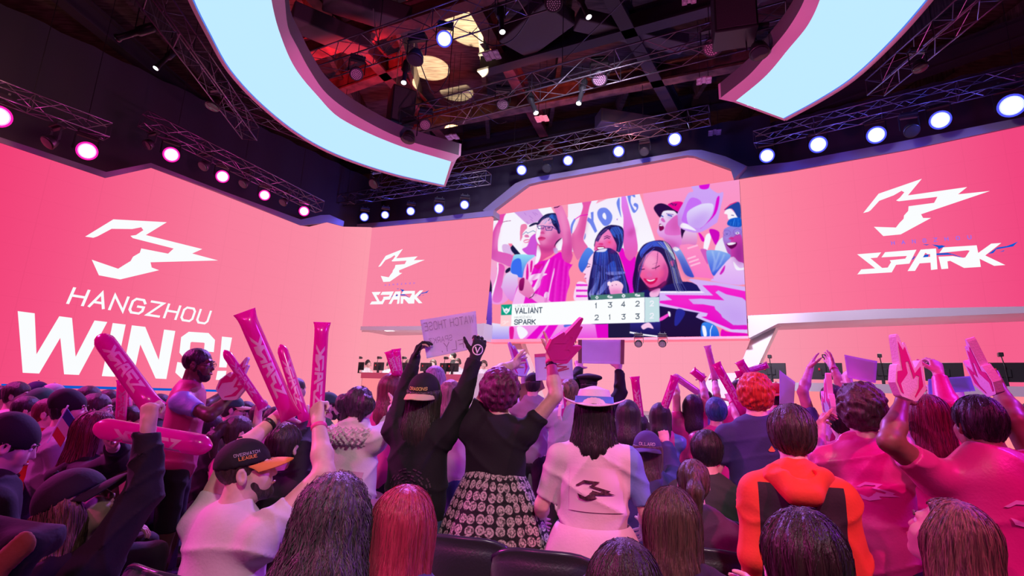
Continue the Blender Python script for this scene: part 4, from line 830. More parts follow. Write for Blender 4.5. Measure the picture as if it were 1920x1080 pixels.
        def post(ff, X, Y, Z):
            x, y, z = X-H[0], Y-H[1], Z-H[2]; lx = hr[0]*x+hr[1]*y+hr[2]*z; ly = hf[0]*x+hf[1]*y+hf[2]*z; lz = hu[0]*x+hu[1]*y+hu[2]*z
            if st in ('curly', 'afro'):
                q = 74 if st == 'curly' else 66
                ds = np.sin(q*x+3*np.sin(21*z+ph))*np.sin(q*y+3*np.sin(23*x))*np.sin(q*z+3*np.sin(19*y+ph))+.45*np.sin(1.9*q*x+ph)*np.sin(1.9*q*y)*np.sin(1.9*q*z+2)
            else:
                an = np.arctan2(lx, -ly+.001); wv = (.55 if st in ('wavy', 'bun', 'mop') else .16)*np.sin((30 if st == 'wavy' else 22)*lz+5*np.sin(3*an+ph))
                ds = (np.sin(17*an+wv*3+ph)+.6*np.sin(31*an-wv*4+2*ph)+.4*np.sin(47*an+wv*2))*.5
                if st in ('crop', 'mop'): ds = ds+.5*np.sin(60*lx+9*np.sin(20*ly)+ph)*np.sin(45*lz+ph)
            out = ff-amp*ds
            fringe = hair[3] if len(hair) > 3 else .0
            face_cut = np.minimum(.62*ly+cb*1.0+.02-lz-fringe, 9)          # keep above a slanted hairline
            if hat: out = np.maximum(out, lz-(.045 if hat[0] != 'beanie' else .02))
            if not fall:
                return np.maximum(out, np.minimum(ca*(ly+.02)-.045*1+(-.0 if st != 'buzz' else .0)-lz+ly*.15, 9)*(1.0))
            return np.maximum(out, np.where(ly > .035, np.minimum(.075-lz, ly-.035), -1.0))
        HV, HQ = F.mesh(hv, post, .02)
        if d < 3.7 and st not in ('buzz', 'curly', 'afro'):
            ns = int((1000 if d < 2.2 else 520)*(1.7 if fall and ln > .22 else 1)); SV, SQ = strand_geo(HV, HQ, Hh(0, -.02, .10), ns, {'long': .30, 'wavy': .34, 'bob': .26, 'pony': .13, 'bun': .12}.get(st, .12)+(ln*.5 if st in ('long', 'wavy') else 0), .0017 if d < 2.2 else .0024, {'wavy': .009, 'bun': .005}.get(st, .0012), int(seed*10)+3, short=not fall)
            HV, HQ = merge((HV, HQ), (SV, SQ))
        mesh_np('hair', HV, HQ, hc, root, True)
        if beard:
            F = Field(); F.ell(hp(0, .030, -.040), np.array((.0615, .0635, .0795))*hs, (hr, hf, hu), .03); F.cap(hp(0, .068, -.098), hp(0, .058, -.09), .0255*hs, .0315*hs, .03)
            def pb(ff, X, Y, Z):
                x, y, z = X-H[0], Y-H[1], Z-H[2]; ly = hf[0]*x+hf[1]*y+hf[2]*z; lz = hu[0]*x+hu[1]*y+hu[2]*z; return np.maximum(ff+.0015*np.sin(90*x)*np.sin(90*z), np.maximum(lz+.052-np.maximum(0, .06-ly)*.9, .004-ly))
            build_field('beard', F, hfine, HAIR[beard], root, pb)
    # ---- hats
    if hat:
        hk, hm, bmz = hat[0], hat[1], hat[2] if len(hat) > 2 else hat[1]; rev = hat[3] if len(hat) > 3 else 1; to = .011+(.012 if hair and hair[0] in ('long', 'wavy', 'curly', 'bob', 'mop') else 0)
        F = Field(); F.ell(hp(0, -.012, .036), np.array((.076, .096, .088))*hs+to, (hr, hf, hu), .01)
        zc = {'cap': .030, 'beanie': .000, 'beret': .03, 'hat': .03}[hk]
        if hk == 'beanie': F.ell(hp(0, -.04, .07), np.array((.07, .08, .07))*hs+to, (hr, hf, hu), .03)
        if hk == 'beret': F.ell(hp(.01, -.02, .10), np.array((.125, .125, .035))*hs, (hr, hf, hu), .02)
        if hk == 'hat': F.cap(hp(0, -.01, .05), hp(0, -.01, .128), .104*hs, .086*hs, .02, None, 1)
        def ph_(ff, X, Y, Z):
            x, y, z = X-H[0], Y-H[1], Z-H[2]; ly = hf[0]*x+hf[1]*y+hf[2]*z; lz = hu[0]*x+hu[1]*y+hu[2]*z; return np.maximum(ff, zc-(.28*-ly*rev if hk == 'cap' else 0)*0-lz-.12*np.minimum(ly*-rev, .05)*0)
        hatn = {'cap': 'cap', 'beanie': 'beanie', 'beret': 'beret', 'hat': 'wide_brimmed_hat'}[hk]
        ho = build_field(hatn, F, .007 if d < 3.4 else .011 if d < 6 else .016, hm, root, ph_)
        if hk == 'cap':
            n1, n2 = 15, 8; V = []; R0 = np.array((.076, .096))*hs+to
            for lay in (0, 1):
                for i in range(n1):
                    a = math.radians(-72+144*i/(n1-1))
                    for j in range(n2):
                        t_ = j/(n2-1); ex = R0[0]*math.sin(a)*(1+.02*t_); ey = rev*(R0[1]*math.cos(a)*1.0+(.088*hs*math.cos(a*.9))*t_) ; V.append(hp(ex/hs, (ey/hs)-.012, .034-.004*lay/hs-.016*t_*t_-.10*(ex/.1)**2*.1-.012*abs(math.sin(a))*t_))
            q = lambda l, i, j: l*n1*n2+i*n2+j; FF = []
            for i in range(n1-1):
                for j in range(n2-1): FF += [[q(0, i, j), q(0, i+1, j), q(0, i+1, j+1), q(0, i, j+1)], [q(1, i, j+1), q(1, i+1, j+1), q(1, i+1, j), q(1, i, j)]]
                FF.append([q(0, i, n2-1), q(0, i+1, n2-1), q(1, i+1, n2-1), q(1, i, n2-1)])
            mesh_np('brim', np.array(V), FF, bmz, ho, True)
            MB().lathe([(0, .008), (.008, .006), (.009, 0)], hp(0, -.012, .126+to/hs), hu, 8).build('cap_button', hm, ho, True)
        if hk == 'hat':
            n1, n2 = 40, 7; V = []
            for lay in (0, 1):
                for i in range(n1):
                    a = 2*math.pi*i/n1
                    for j in range(n2):
                        t_ = j/(n2-1); rr = .094+.075*t_; V.append(hp(rr*math.sin(a)*1.05, rr*math.cos(a)-.012, .050-.006*lay+.030*t_*t_*math.sin(a)**2-.012*t_*abs(math.cos(a))))
            q = lambda l, i, j: l*n1*n2+(i % n1)*n2+j; FF = []
            for i in range(n1):
                for j in range(n2-1): FF += [[q(0, i, j), q(0, i+1, j), q(0, i+1, j+1), q(0, i, j+1)], [q(1, i, j+1), q(1, i+1, j+1), q(1, i+1, j), q(1, i, j)]]
                FF.append([q(0, i, n2-1), q(0, i+1, n2-1), q(1, i+1, n2-1), q(1, i, n2-1)])
            mesh_np('hat_brim', np.array(V), FF, hm, ho, True)
            MB().lathe([(.1135*hs, .002), (.110*hs, .036)], hp(0, -.012, .050), hu, 32, False).build('hat_band', bmz, ho, True)
    if glasses:
        mb = MB()
        for q in (-1, 1):
            c_ = [hp(q*.031+.020*math.cos(a), .104, .004+.016*math.sin(a)) for a in np.linspace(0, 2*math.pi, 13)]; mb.path(c_, .0018, 5); mb.path([hp(q*.051, .104, .008), hp(q*.074, .07, .010), hp(q*.082, -.01, .006)], .0018, 5)
        mb.bar(hp(-.011, .106, .006), hp(.011, .106, .006), .0018, 5); mb.build('glasses', watchm, root)
    for sp, key in ((L, 'L'), (R, 'R')):
        if sp and key in grips:
            W, dd, n, E, s_ = grips[key]
            for q, bm2 in enumerate(sp.get('bands', ())):
                fd = nrm(W-E); MB().lathe([(.031*s_, -.010), (.034*s_, -.008), (.034*s_, .008), (.031*s_, .010)], W-fd*(.025+.022*q), fd, 18, False).build('wristband', bm2, root, True)
            if sp.get('glove'):
                Fh = Field(); Fh.cap(W-(W-E)*.16, W, .040*s_, .034*s_, .01, None, 0); Fh.cap(W, W+dd*.03, .034*s_, .034*s_, .012); hand(Fh, W, dd, n, key == 'R', sp.get('pose', 'open'), s_*1.12, spread=.14); build_field('glove', Fh, hh, sp['glove'], root)
    info = dict(root=root, H=H, C=C, P=P, r=r, f=f, u=u, s=s, hs=hs, hp=hp, aL=aL, aR=aR, grips=grips, hr=hr, hf=hf, hu=hu, M=M, w=w, legs=legs_, h=h0)
    return info
# ================================================================ team desks on the stage
deskm = mat('desk_band_grey', (.66, .60, .66), .4); deskp = mat('desk_band_coral', lin(214, 92, 120), .5); blackp = mat('monitor_black', (.018, .018, .022), .35); redl = emis('monitor_red_mark', (.9, .04, .08), .8)
def desk(w, xa, xb, label, bandm, front):
    d, n = wdir(w), wnor(w); a = np.array([xa, w[0]+w[1]*xa, 0]); b = np.array([xb, w[0]+w[1]*xb, 0]); t = empty('team_desk', a*.5+b*.5, label, 'desk')
    MB().prism([a+(0, 0, ZD-.05), b+(0, 0, ZD-.05), b+(0, 0, ZD), a+(0, 0, ZD)], -n*.95).build('desktop', deskm, t)
    MB().prism([a+n*.05+(0, 0, ZD-.17), b+n*.05+(0, 0, ZD-.17), b+n*.05+(0, 0, ZD+.01), a+n*.05+(0, 0, ZD+.01)], -n*.06).build('front_band', bandm, t)
    fr = MB().prism([a+(0, 0, .0), b+(0, 0, .0), b+(0, 0, ZD-.17), a+(0, 0, ZD-.17)], -n*.06).build('front_led_panel', front, t)
    for q, nm in ((a, 'side_panel'), (b, 'side_panel')): MB().prism([q+(0, 0, 0), q-n*.9+(0, 0, 0), q-n*.9+(0, 0, ZD-.05), q+(0, 0, ZD-.05)], d*.04).build(nm, deskm, t)
    return t, fr
ledF = led('led_desk_front', [(-5, (255, 140, 150)), (3, (255, 140, 150)), (7.5, (252, 132, 138)), (10.5, (240, 70, 110))])
dl, fl = desk(WL, -4.7, -.95, 'long coral team desk of the left team under the small logo facade', deskp, ledF)
dr, frr = desk(WR, 5.75, 11.3, 'long grey team desk of the right team under the right LED facade', deskm, ledF)
# end of the word on the right desk front
word_on('lettering', 'WINS!', WR, nR, (1888, 812), (2060, 838), (1885, 781), white, frr, .85, .22, .30, slant=.0, lift=.02)
slabp = slab('lectern_panel', [(870, 702), (901, 700), (901, 790), (868, 790)], WL, mat('pale_pink_panel', (.75, .58, .64), .5), .5, .3); tag(slabp, 'pale pink boxy panel standing at the right end of the left desk', 'panel')
R_ = slab('lectern_panel', [(1322, 720), (1332, 700), (1398, 699), (1404, 706), (1404, 800), (1310, 800)], WR, whitem, .4, .5); tag(R_, 'off-white rounded panel in front of the white raking column', 'panel')
rail = [atw(1180, 761, (WS[0]-2.6, WS[1])), atw(1275, 765, (WS[0]-2.6, WS[1]))]
def monitor(w, px, back, wd, hg, label, cam_=True):
    d, n = wdir(w), wnor(w); q = atw(px, 700, w, -back); q = np.array([q[0], q[1], ZD]); t = empty('monitor', q, label, 'monitor', 'monitors on the team desks'); R3 = np.array([d, -n, (0, 0, 1)]).T
    bk = MB().box(q+(0, 0, .10+hg/2), (wd, .04, hg), R3).build('screen_housing', blackp, t, bevel=.008); MB().box(q+n*.035+(0, 0, .10+hg*.45), (wd*.3, .04, hg*.4), R3).build('rear_bulge', blackp, t, bevel=.012)
    MB().box(q+n*.02+(0, 0, .10), (.06, .05, .20), R3).build('stand', blackp, t); MB().box(q+(0, 0, .01), (.30, .20, .02), R3).build('foot', blackp, t, bevel=.005)
    MB().box(q+n*.057-d*wd*.22+(0, 0, .10+hg*.62), (.03, .004, .05), R3).build('maker_mark', redl, bk)
    if cam_:
        c = empty('player_camera', q+(0, 0, .10+hg), 'small camera on an arm over the '+label.replace('small ', '').replace('black ', '').replace(' from the left on', ' of').replace(' team', ''), 'camera', 'cameras over the monitors'); z = q+n*.08+(0, 0, ZD*0)
        MB().path([q+n*.08+d*.02+(0, 0, .005), q+n*.10+d*.0+(0, 0, .10+hg*.8), q+n*.04-d*.02+(0, 0, .10+hg+.12)], .010, 6).build('arm', blackp, c)
        MB().box(q+n*.0-d*.02+(0, 0, .10+hg+.15), (.08, .12, .08), R3).build('camera_body', blackp, c, bevel=.012); MB().lathe([(.028, 0), (.034, .05), (.026, .055)], q-n*.06-d*.02+(0, 0, .10+hg+.15), -n, 12).build('lens_barrel', blackp, c, True)
    return t
WRD = ['first', 'second', 'third', 'fourth', 'fifth', 'sixth']
for i, (x, c) in enumerate([(672, 1), (709, 1), (756, 1), (798, 0), (835, 1), (848, 0)]): monitor(WL, x, .35, .42, .26, f'{WRD[i]} small black monitor from the left on the left team desk', c)
for i, (x, c) in enumerate([(1447, 1), (1550, 1), (1655, 1), (1770, 0), (1884, 1)]): monitor(WR, x, .30, .60, .36, f'{WRD[i]} black monitor from the left on the right team desk', c)
bx = atw(642, 690, WL, -.3); sp_ = empty('desk_speaker', (bx[0], bx[1], ZD), 'small black speaker on the left end of the left team desk', 'speaker'); MB().box((bx[0], bx[1], ZD+.16), (.20, .2, .30)).build('cabinet', blackp, sp_, bevel=.02); MB().lathe([(.06, 0), (.05, .01), (.02, .012)], (bx[0], bx[1]-.10, ZD+.16), (0, -1, 0), 12).build('cone', mat('speaker_cone', (.10, .09, .10), .5), sp_, True)
hsm = mat('headset_black', (.02, .02, .022), .35); jwhite = cloth('white_jersey', (.82, .84, .82)); jgreen = cloth('green_jersey', (.02, .24, .17)); caps = {}
def headset(I):
    hp = I['hp']; hs = I['hs']; t = I['root']; mb = MB(); mb.path([hp(.10*math.cos(a), -.01, .03+.105*math.sin(a)) for a in np.linspace(-.15, math.pi+.15, 15)], .012, 6); o = mb.build('headset', hsm, t, True)
    for q in (-1, 1): MB().lathe([(.030, 0), (.044, .01), (.044, .03), (.03, .04)], hp(q*.075, -.005, -.005), I['hr']*q, 14).build('ear_cup', hsm, o, True)
    MB().path([hp(-.10, .0, -.02), hp(-.085, .08, -.06), hp(-.02, .12, -.075)], .005, 5).build('microphone', hsm, o, True)
def seated_player(px, py, w, off, label, hy, hair, top=jwhite, hg=None):
    H = atw(px, py, w, off); dz = H[1]; 
    return person(label, (px, py), dz, yaw=hy, sit=True, skin='fair', hair=hair, top=('tee', top), face=True, h=.022, tall=1.72, group='players at the left team desk', legs=False, L=dict(E=(.06, .1, -.26), W=(-.08, .24, .02), pose='relaxed', n=(0, 0, -1)), R=dict(E=(.06, .1, -.26), W=(-.08, .24, .02), pose='relaxed', n=(0, 0, -1)))
for (x, y, lb, hy, hr_) in [(690, 682, 'player in headset turned to the right behind the left desk, beside the first monitor', 120, ('short', 'black')), (731, 684, 'player in white jersey half hidden by the small pink sticks behind the left desk', 165, ('short', 'black')), (766, 682, 'player with fair hair and headset behind the third monitor of the left desk', 165, ('crop', 'blonde')), (812, 682, 'player with brown fringe and headset below the raised cardboard sign', 185, ('mop', 'brown', .3, .02)), (858, 680, 'player with headset at the fifth monitor below the gloved hand', 200, ('crop', 'brown')), (907, 684, 'player with headset at the far right of the left desk beside the curly magenta hair', 180, ('short', 'brown'))]:
    I = seated_player(x, y, WL, -.95, lb, hy, hr_); headset(I)
    r_ = I['root']; r_.location.z = 0
# ================================================================ props: inflated sticks, foam hands, signs, chairs; prints laid on cloth
from mathutils.bvhtree import BVHTree
def subdiv(T, n):
    for _ in range(n):
        O_ = []
        for a, b, c in T:
            ab, bc, ca = (a+b)/2, (b+c)/2, (c+a)/2; O_ += [(a, ab, ca), (ab, b, bc), (ca, bc, c), (ab, bc, ca)]
        T = O_
    return T
def tris(polys): return [tuple(np.array(P[i], float) for i in t) for P in polys for t in triangulate(P)]
def spk_n(p):
    x, y = p; b = 1002-(x-90)*.0618; t_ = 808-(x-90)*.078; return ((x-88)/1427, (b-y)/(b-t_))
SPKN = [[spk_n(p) for p in P] for P in SPKL]
EMBN = [((x-132)/1708, (850-y)/1708*1.05) for x, y in EMB]
EMRN = [((x-147)/1221, ((632-y)-(x-147)*-.0)/1221) for x, y in EMR]
def decal(name, T, o, u, v, dirn, target, m, parent, lift=.006, far=1.0):
    """print: 2-D triangles in a frame (o, u, v) pressed along dirn on the surface of target"""
    M_ = target.data; L0 = world_loc(target); bv = BVHTree.FromPolygons([tuple(np.array(x.co)+L0) for x in M_.vertices], [tuple(p.vertices) for p in M_.polygons]); V = []; dirn = nrm(dirn)
    for tr_ in T:
        for q in tr_:
            p = o+u*q[0]+v*q[1]; h_ = bv.ray_cast(Vector(p-dirn*.4), Vector(dirn), far); V.append(np.array(h_[0])-dirn*lift if h_[0] is not None else None)
    VV, FF = [], []
    for i in range(0, len(V), 3):
        if all(x is not None for x in V[i:i+3]): k = len(VV); VV += V[i:i+3]; FF.append([k, k+1, k+2])
    if FF: return mesh_np(name, np.array(VV), FF, m, parent, False)
def plastic(name, c, c2):
    m = mat(name, c, .22, spec=.6, coat=.5); N, L = nt(m); b = N['Principled BSDF']; tr_ = N.new('ShaderNodeBsdfTranslucent'); tr_.inputs[0].default_value = (*c2, 1); mx = N.new('ShaderNodeMixShader'); mx.inputs[0].default_value = .38
    L.new(b.outputs[0], mx.inputs[1]); L.new(tr_.outputs[0], mx.inputs[2]); L.new(mx.outputs[0], N['Material Output'].inputs[0]); return m
stickm = plastic('inflated_pink_plastic', (.85, .012, .38), (1, .02, .58)); stickp = plastic('inflated_pale_plastic', (.80, .42, .62), (1, .5, .8)); printm = mat('pale_pink_print', (.90, .36, .66), .3)
def stick(a, b, r, label, ends=('flat', 'flat'), m=None, wide=None, text=True, lv=2, rev=False, side=0.0, group='inflated cheering sticks'):
    a = np.array(a, float); b = np.array(b, float); d = b-a; Ln = np.linalg.norm(d); d /= Ln; vw = nrm((a+b)/2-CAMO); u = nrm(np.cross(d, vw)); v = np.cross(u, d)
    if v @ vw > 0: u, v = -u, -v                        # v faces the seats behind
    root = empty('cheering_stick', (a+b)/2, label, 'cheering stick', group); n = 20; V = []
    ts = [0, .012, .03, .06, .10, .16, .3, .5, .7, .84, .90, .94, .97, .988, 1]
    for t in ts:
        e = min(t, 1-t); kind = ends[0] if t < .5 else ends[1]; q = min(1, e/(.11)); q = math.sin(q*math.pi/2)
        if kind == 'flat': rx = r*(1.18-.18*q); ry = r*(.06+.94*q)
        else: rx = ry = r*max(.02, q**.75)
        crin = (1-q)*.10
        for k in range(n):
            an = 2*math.pi*k/n; w_ = 1+crin*math.sin(5*an+9*t); V.append(a+d*Ln*t+u*math.cos(an)*rx*w_+v*math.sin(an)*ry*w_)
    F = [[j*n+k, j*n+(k+1) % n, (j+1)*n+(k+1) % n, (j+1)*n+k] for j in range(len(ts)-1) for k in range(n)]
    o = mesh_np('inflated_tube', np.array(V), F, m or stickm, root, True)
    if text:
        T = subdiv(tris(SPKN), lv); VV = []; hgt = 1.25*r
        for tr_ in T:
            for x, y in tr_:
                al = .20+.58*(1-x if rev else x); an = ((y-.5)*hgt/r)*(-1 if rev else 1)+side; rr = r*1.015; VV.append(a+d*Ln*al+(u*math.sin(an)+v*math.cos(an))*rr)
        mesh_np('lettering', np.array(VV), np.arange(len(VV)).reshape(-1, 3), printm, root, True)
    return root
foamw = mat('foam_pale_pink', (.88, .76, .84), .7, bump=.15, bscale=120); foamm = mat('foam_magenta_print', (.72, .012, .26), .6)
_fo = [(742,140),(748,118),(760,112),(774,124),(806,213),(815,192),(826,184),(836,190),(905,412),(970,350),(986,338),(998,350),(1002,590),(990,608),(880,692),(850,694),(715,655),(702,642),(664,535),(690,430),(706,386),(720,376),(730,384),(741,402)]
_fi = [(752,175),(795,255),(822,222),(893,455),(968,392),(968,565),(862,665),(858,650),(912,580),(936,480),(905,470),(870,505),(835,350),(805,358),(812,455),(800,470),(720,545),(738,635),(712,615),(682,525),(700,440),(758,432)]
fz = lambda L: [((x-850)/580, (694-y)/580) for x, y in L]
def foam_hand(o, up, right, hgt, label, th=.032, mir=False, m=None, group='flame shaped foam hands'):
    o = np.array(o, float); up = nrm(up); right = nrm(np.array(right)-up*(np.array(right) @ up)); n = np.cross(right, up); sg = -1 if mir else 1
    root = empty('foam_hand', o, label, 'foam hand', group); P = lambda L, k: [o+right*x*hgt*sg+up*y*hgt+n*k for x, y in fz(L)]
    V = []; q = P(_fo, -th/2)
    MB().prism(q, n*th).build('foam_board', m or foamw, root, False)
    for k, nm in ((-1, 'printed_flame'), (1, 'printed_flame')):
        T = triangulate([(x, y) for x, y in fz(_fi)]); W = np.array(P(_fi, k*(th/2+.0015))); mesh_np(nm, W, np.array(T), foamm, root, False)
    return root
def paper(name, c):
    m = mat(name, c, .8, noise=.08, nscale=6); N, L = nt(m); b = N['Principled BSDF']; t_ = N.new('ShaderNodeBsdfTranslucent'); t_.inputs[0].default_value = (*c, 1); mx = N.new('ShaderNodeMixShader'); mx.inputs[0].default_value = .45
    L.new(b.outputs[0], mx.inputs[1]); L.new(t_.outputs[0], mx.inputs[2]); L.new(mx.outputs[0], N['Material Output'].inputs[0]); return m
card = paper('card_white', (.80, .74, .80)); cardb = mat('card_brown', (.30, .17, .14), .85, noise=.2, nscale=8); ink = mat('faint_ink', (.42, .34, .42), .8); inkm = mat('marker_red', (.55, .06, .14), .7)
def sign(corners, y, label, m=card, th=.006, edge=None, back=None, group=None, tilt=None, name='cheer_sign'):
    """card: four corner pixels (tl, tr, br, bl) at ground distance y"""
    ys = y if isinstance(y, (list, tuple)) else [y]*4
    P = [aty(*c, q) for c, q in zip(corners, ys)]; c = sum(P)/4; root = empty(name, c, label, 'sign', group); n = nrm(np.cross(P[1]-P[0], P[3]-P[0]))
    if n[1] < 0: n = -n
    N_ = 8; V = []; amp = .010 if tilt is None else tilt
    for l in (0, 1):
        for i in range(N_+1):
            for j in range(N_+1):
                a, b = i/N_, j/N_; V.append((P[0]*(1-a)+P[1]*a)*(1-b)+(P[3]*(1-a)+P[2]*a)*b + n*(l*th+amp*math.sin(math.pi*a)*math.sin(2.2*b+.5)))
    q = lambda l, i, j: l*(N_+1)**2+i*(N_+1)+j; F = []
    for i in range(N_):
        for j in range(N_): F += [[q(0, i, j), q(0, i, j+1), q(0, i+1, j+1), q(0, i+1, j)], [q(1, i+1, j), q(1, i+1, j+1), q(1, i, j+1), q(1, i, j)]]
        for a_ in (0, N_): F += [[q(0, i, a_), q(0, i+1, a_), q(1, i+1, a_), q(1, i, a_)], [q(0, a_, i), q(0, a_, i+1), q(1, a_, i+1), q(1, a_, i)]]
    o = mesh_np('board', np.array(V), F, m, root, True)
    def at(a, b, lift=.002): return (P[0]*(1-a)+P[1]*a)*(1-b)+(P[3]*(1-a)+P[2]*a)*b + n*(amp*math.sin(math.pi*min(1, max(0, a)))*math.sin(2.2*b+.5)) - n*lift
    return root, at
def sign_text(root, at, text, x0, x1, y0, y1, m, mirror=False, th=.10, asp=.7):
    Q, wd = strokes(text, 1, asp, .3, th); S = []
    def fn(u, v, e):
        a = x0+(x1-x0)*((1-u/wd) if mirror else u/wd); b = y1+(y0-y1)*v; return at(a, b, .002+e)
    V = []; F = []
    for k, q in enumerate(Q):
        for tr_ in subdiv([(q[0], q[1], q[2]), (q[0], q[2], q[3])], 1): b_ = len(V); V += [fn(x, y, (k % 9)*.0003) for x, y in tr_]; F.append([b_, b_+1, b_+2])
    return mesh_np('handwriting', np.array(V), F, m, root, False)
# ---- chairs
seatm = mat('black_upholstery', (.028, .024, .034), .45, sheen=.3, bump=.12, bscale=90); legm = mat('chair_frame_black', (.03, .03, .034), .35, .5); pipem = mat('chair_edge_trim', (.05, .045, .07), .25)
def make_chair():
    r = empty('audience_chair', (0, 0, 0)); n1, n2 = 13, 11; V = []; F = []
    def bp(a, b, l):     # a across -1..1, b up 0..1
        wd = .245*(1-.10*max(0, b-.75)*2.0); x = a*wd; z = .50+.38*b - (.05*abs(a)**4)*(b > .6)*(b-.6)/.4; y = -.22-.05*b+.05*a*a + (.0 if l == 0 else -.045*(1-abs(a)**6)*(1-abs(2*b-1)**8)-.012); return (x, y, z)
    for l in (0, 1):
        for i in range(n1):
            for j in range(n2): V.append(bp(-1+2*i/(n1-1), j/(n2-1), l))
    q = lambda l, i, j: l*n1*n2+i*n2+j
    for i in range(n1-1):
        for j in range(n2-1): F += [[q(0, i, j), q(0, i, j+1), q(0, i+1, j+1), q(0, i+1, j)], [q(1, i+1, j), q(1, i+1, j+1), q(1, i, j+1), q(1, i, j)]]
    for i in range(n1-1):
        for j in (0, n2-1): F.append([q(0, i, j), q(0, i+1, j), q(1, i+1, j), q(1, i, j)])
    for j in range(n2-1):
        for i in (0, n1-1): F.append([q(0, i, j), q(1, i, j), q(1, i, j+1), q(0, i, j+1)])
    mesh_np('backrest', np.array(V), F, seatm, r, True)
    MB().path([bp(-1+2*i/12, 1, .0) if True else 0 for i in range(13)], .013, 8).build('top_rail', pipem, r, True)
    MB().box((0, .02, .44), (.48, .46, .07)).build('seat', seatm, r, True, bevel=.025, segs=3)
    for x in (-.23, .23):
        MB().path([(x, .22, 0), (x, .20, .41)], .012, 8).build('leg', legm, r, True); MB().path([(x, -.24, 0), (x, -.20, .42), (x, -.235, .62)], .012, 8).build('leg', legm, r, True)
    MB().bar((-.23, .21, .2), (.23, .21, .2), .009, 6).build('stretcher', legm, r, True)
    return r
CH0 = make_chair(); _first = [True]
def chair(px, py, z, yaw, label):
    """chair whose top edge shows at this pixel"""
    P = atz(px, py, z); y = math.radians(yaw); o = CH0 if _first[0] else copy_tree(CH0); _first[0] = False
    f = np.array([math.sin(y), math.cos(y), 0]); o.location = (P[0]+f[0]*.25, P[1]+f[1]*.25, 0); o.rotation_euler = (0, 0, -y); tag(o, label, 'chair', 'audience chairs'); return o
def chair_at(x, yy, yaw, label):
    y = math.radians(yaw); o = CH0 if _first[0] else copy_tree(CH0); _first[0] = False; o.location = (x, yy, 0); o.rotation_euler = (0, 0, -y); tag(o, label, 'chair', 'audience chairs'); return o
# ================================================================ the audience
pinkj = cloth('pink_jersey', (.68, .055, .30), .38); bluej = cloth('blue_sleeve', (.16, .30, .62), .6); blackc = cloth('black', (.007, .006, .009), .85, sheen=.02); whitec = cloth('white', (.74, .68, .68)); greyc = cloth('grey', (.30, .27, .32)); navyc = cloth('navy', (.035, .045, .15)); orangec = cloth('orange_red', (.80, .075, .03)); charc = cloth('charcoal', (.022, .014, .020)); coatc = cloth('cream_coat', (.74, .66, .66)); greenc = cloth('green', (.05, .22, .08)); jeans = cloth('jeans', (.04, .07, .16)); darkg = cloth('dark_teal', (.03, .075, .085)); violetc = cloth('violet_hoodie', (.09, .05, .17)); capb = cloth('cap_black', (.009, .008, .010), .8, sheen=.02); capo = cloth('cap_orange', (.85, .30, .06)); capy = cloth('cap_yellow', (.72, .62, .28)); capg = cloth('cap_green', (.03, .16, .08)); capn = cloth('cap_navy', (.05, .04, .17)); capr = cloth('cap_red', (.62, .015, .03)); capw = cloth('cap_white', (.62, .55, .66)); hatw = cloth('hat_white', (.82, .72, .76)); hatb = cloth('hat_blue_band', (.10, .28, .70)); brownc = cloth('brown', (.16, .08, .05)); olive = cloth('olive', (.10, .12, .06)); glovem = cloth('glove_black', (.012, .012, .015)); skirtm = None
def jsel(q=.13, side=1): return lambda c, I: (c-I['C']) @ I['r']*side - q*I['s']
def jersey(side=1): return dict(top=('jersey', pinkj), sel=jsel(.135, side), tmats=[bluej])
J = jersey
P_ = person
# ---------- nearest row, from the left
capman = P_('man in pale tee and black cap with orange brim, arms raised with pink sticks', (462, 884), 2.15, yaw=28, sit=True, skin='fair', hair=('buzz', 'dark'), top=('tee', whitec), hat=('cap', capb, capo), face=True, hyaw=72, hpitch=12, beard='dark', w=1.35, hemdrop=0,
    R=dict(e=(608, 888), h=(597, 792), pref='ff', pose='grip', bands=(bandm,)), L=dict(e=(432, 862), h=(512, 788), pref='ff', pose='grip', bands=(watchm,)))
wavy = P_('woman with long wavy violet-brown hair seen from behind beside the man in the pale tee', (630, 974), 1.66, yaw=12, sit=True, hair=('wavy', 'wavy', .46), top=('tee', greyc), w=1.15)
pinkh = P_('woman with straight bright pink and red hair in a violet hoodie', (763, 985), 1.76, yaw=18, sit=True, hair=('long', 'pink', .30), top=('hoodie', violetc), w=1.05)
nearhair = P_('person with dark reddish hair cut off by the bottom edge below the white dress', (1172, 1104), 1.5, yaw=15, sit=True, hair=('bob', 'dark', .2), top=('long', charc), L=dict(e=(1092, 1140), h=(1128, 1072), pref='ff', pose='flat'))
brownh = P_('person with long loose brown hair and dark hoodie with a pink patch', (1260, 978), 2.0, yaw=16, sit=True, hair=('long', 'brown', .26), top=('hoodie', charc), w=1.1)
shorth = P_('person with short dark hair lit blue, close to the camera at the bottom right', (1508, 1064), 1.24, yaw=14, sit=True, hair=('crop', 'dark'), top=('long', charc), L=dict(e=(1380, 1160), h=(1400, 1118), pref='ff', pose='half'))
blonde = P_('woman with long streaked hair and dark teal jacket looking up to the left', (1776, 1006), 1.72, yaw=5, sit=True, hair=('long', 'blonde', .34), top=('long', darkg), face=True, hyaw=-24, hpitch=24)
hoodL = P_('person in black hoodie and cap, head thrown back, arm raised high at lower left', (148, 948), 1.95, yaw=12, sit=True, tall=1.5, hair=('long', 'blonde', .22), top=('hoodie', blackc), hat=('cap', capb, capb), face=True, hyaw=74, hpitch=34,
    R=dict(e=(270, 925), h=(278, 802), pref='ff', pose='grip'), L=dict(E=(.1, .15, -.26), W=(.0, .25, .05), pose='relaxed', n=(0, 0, -1)))
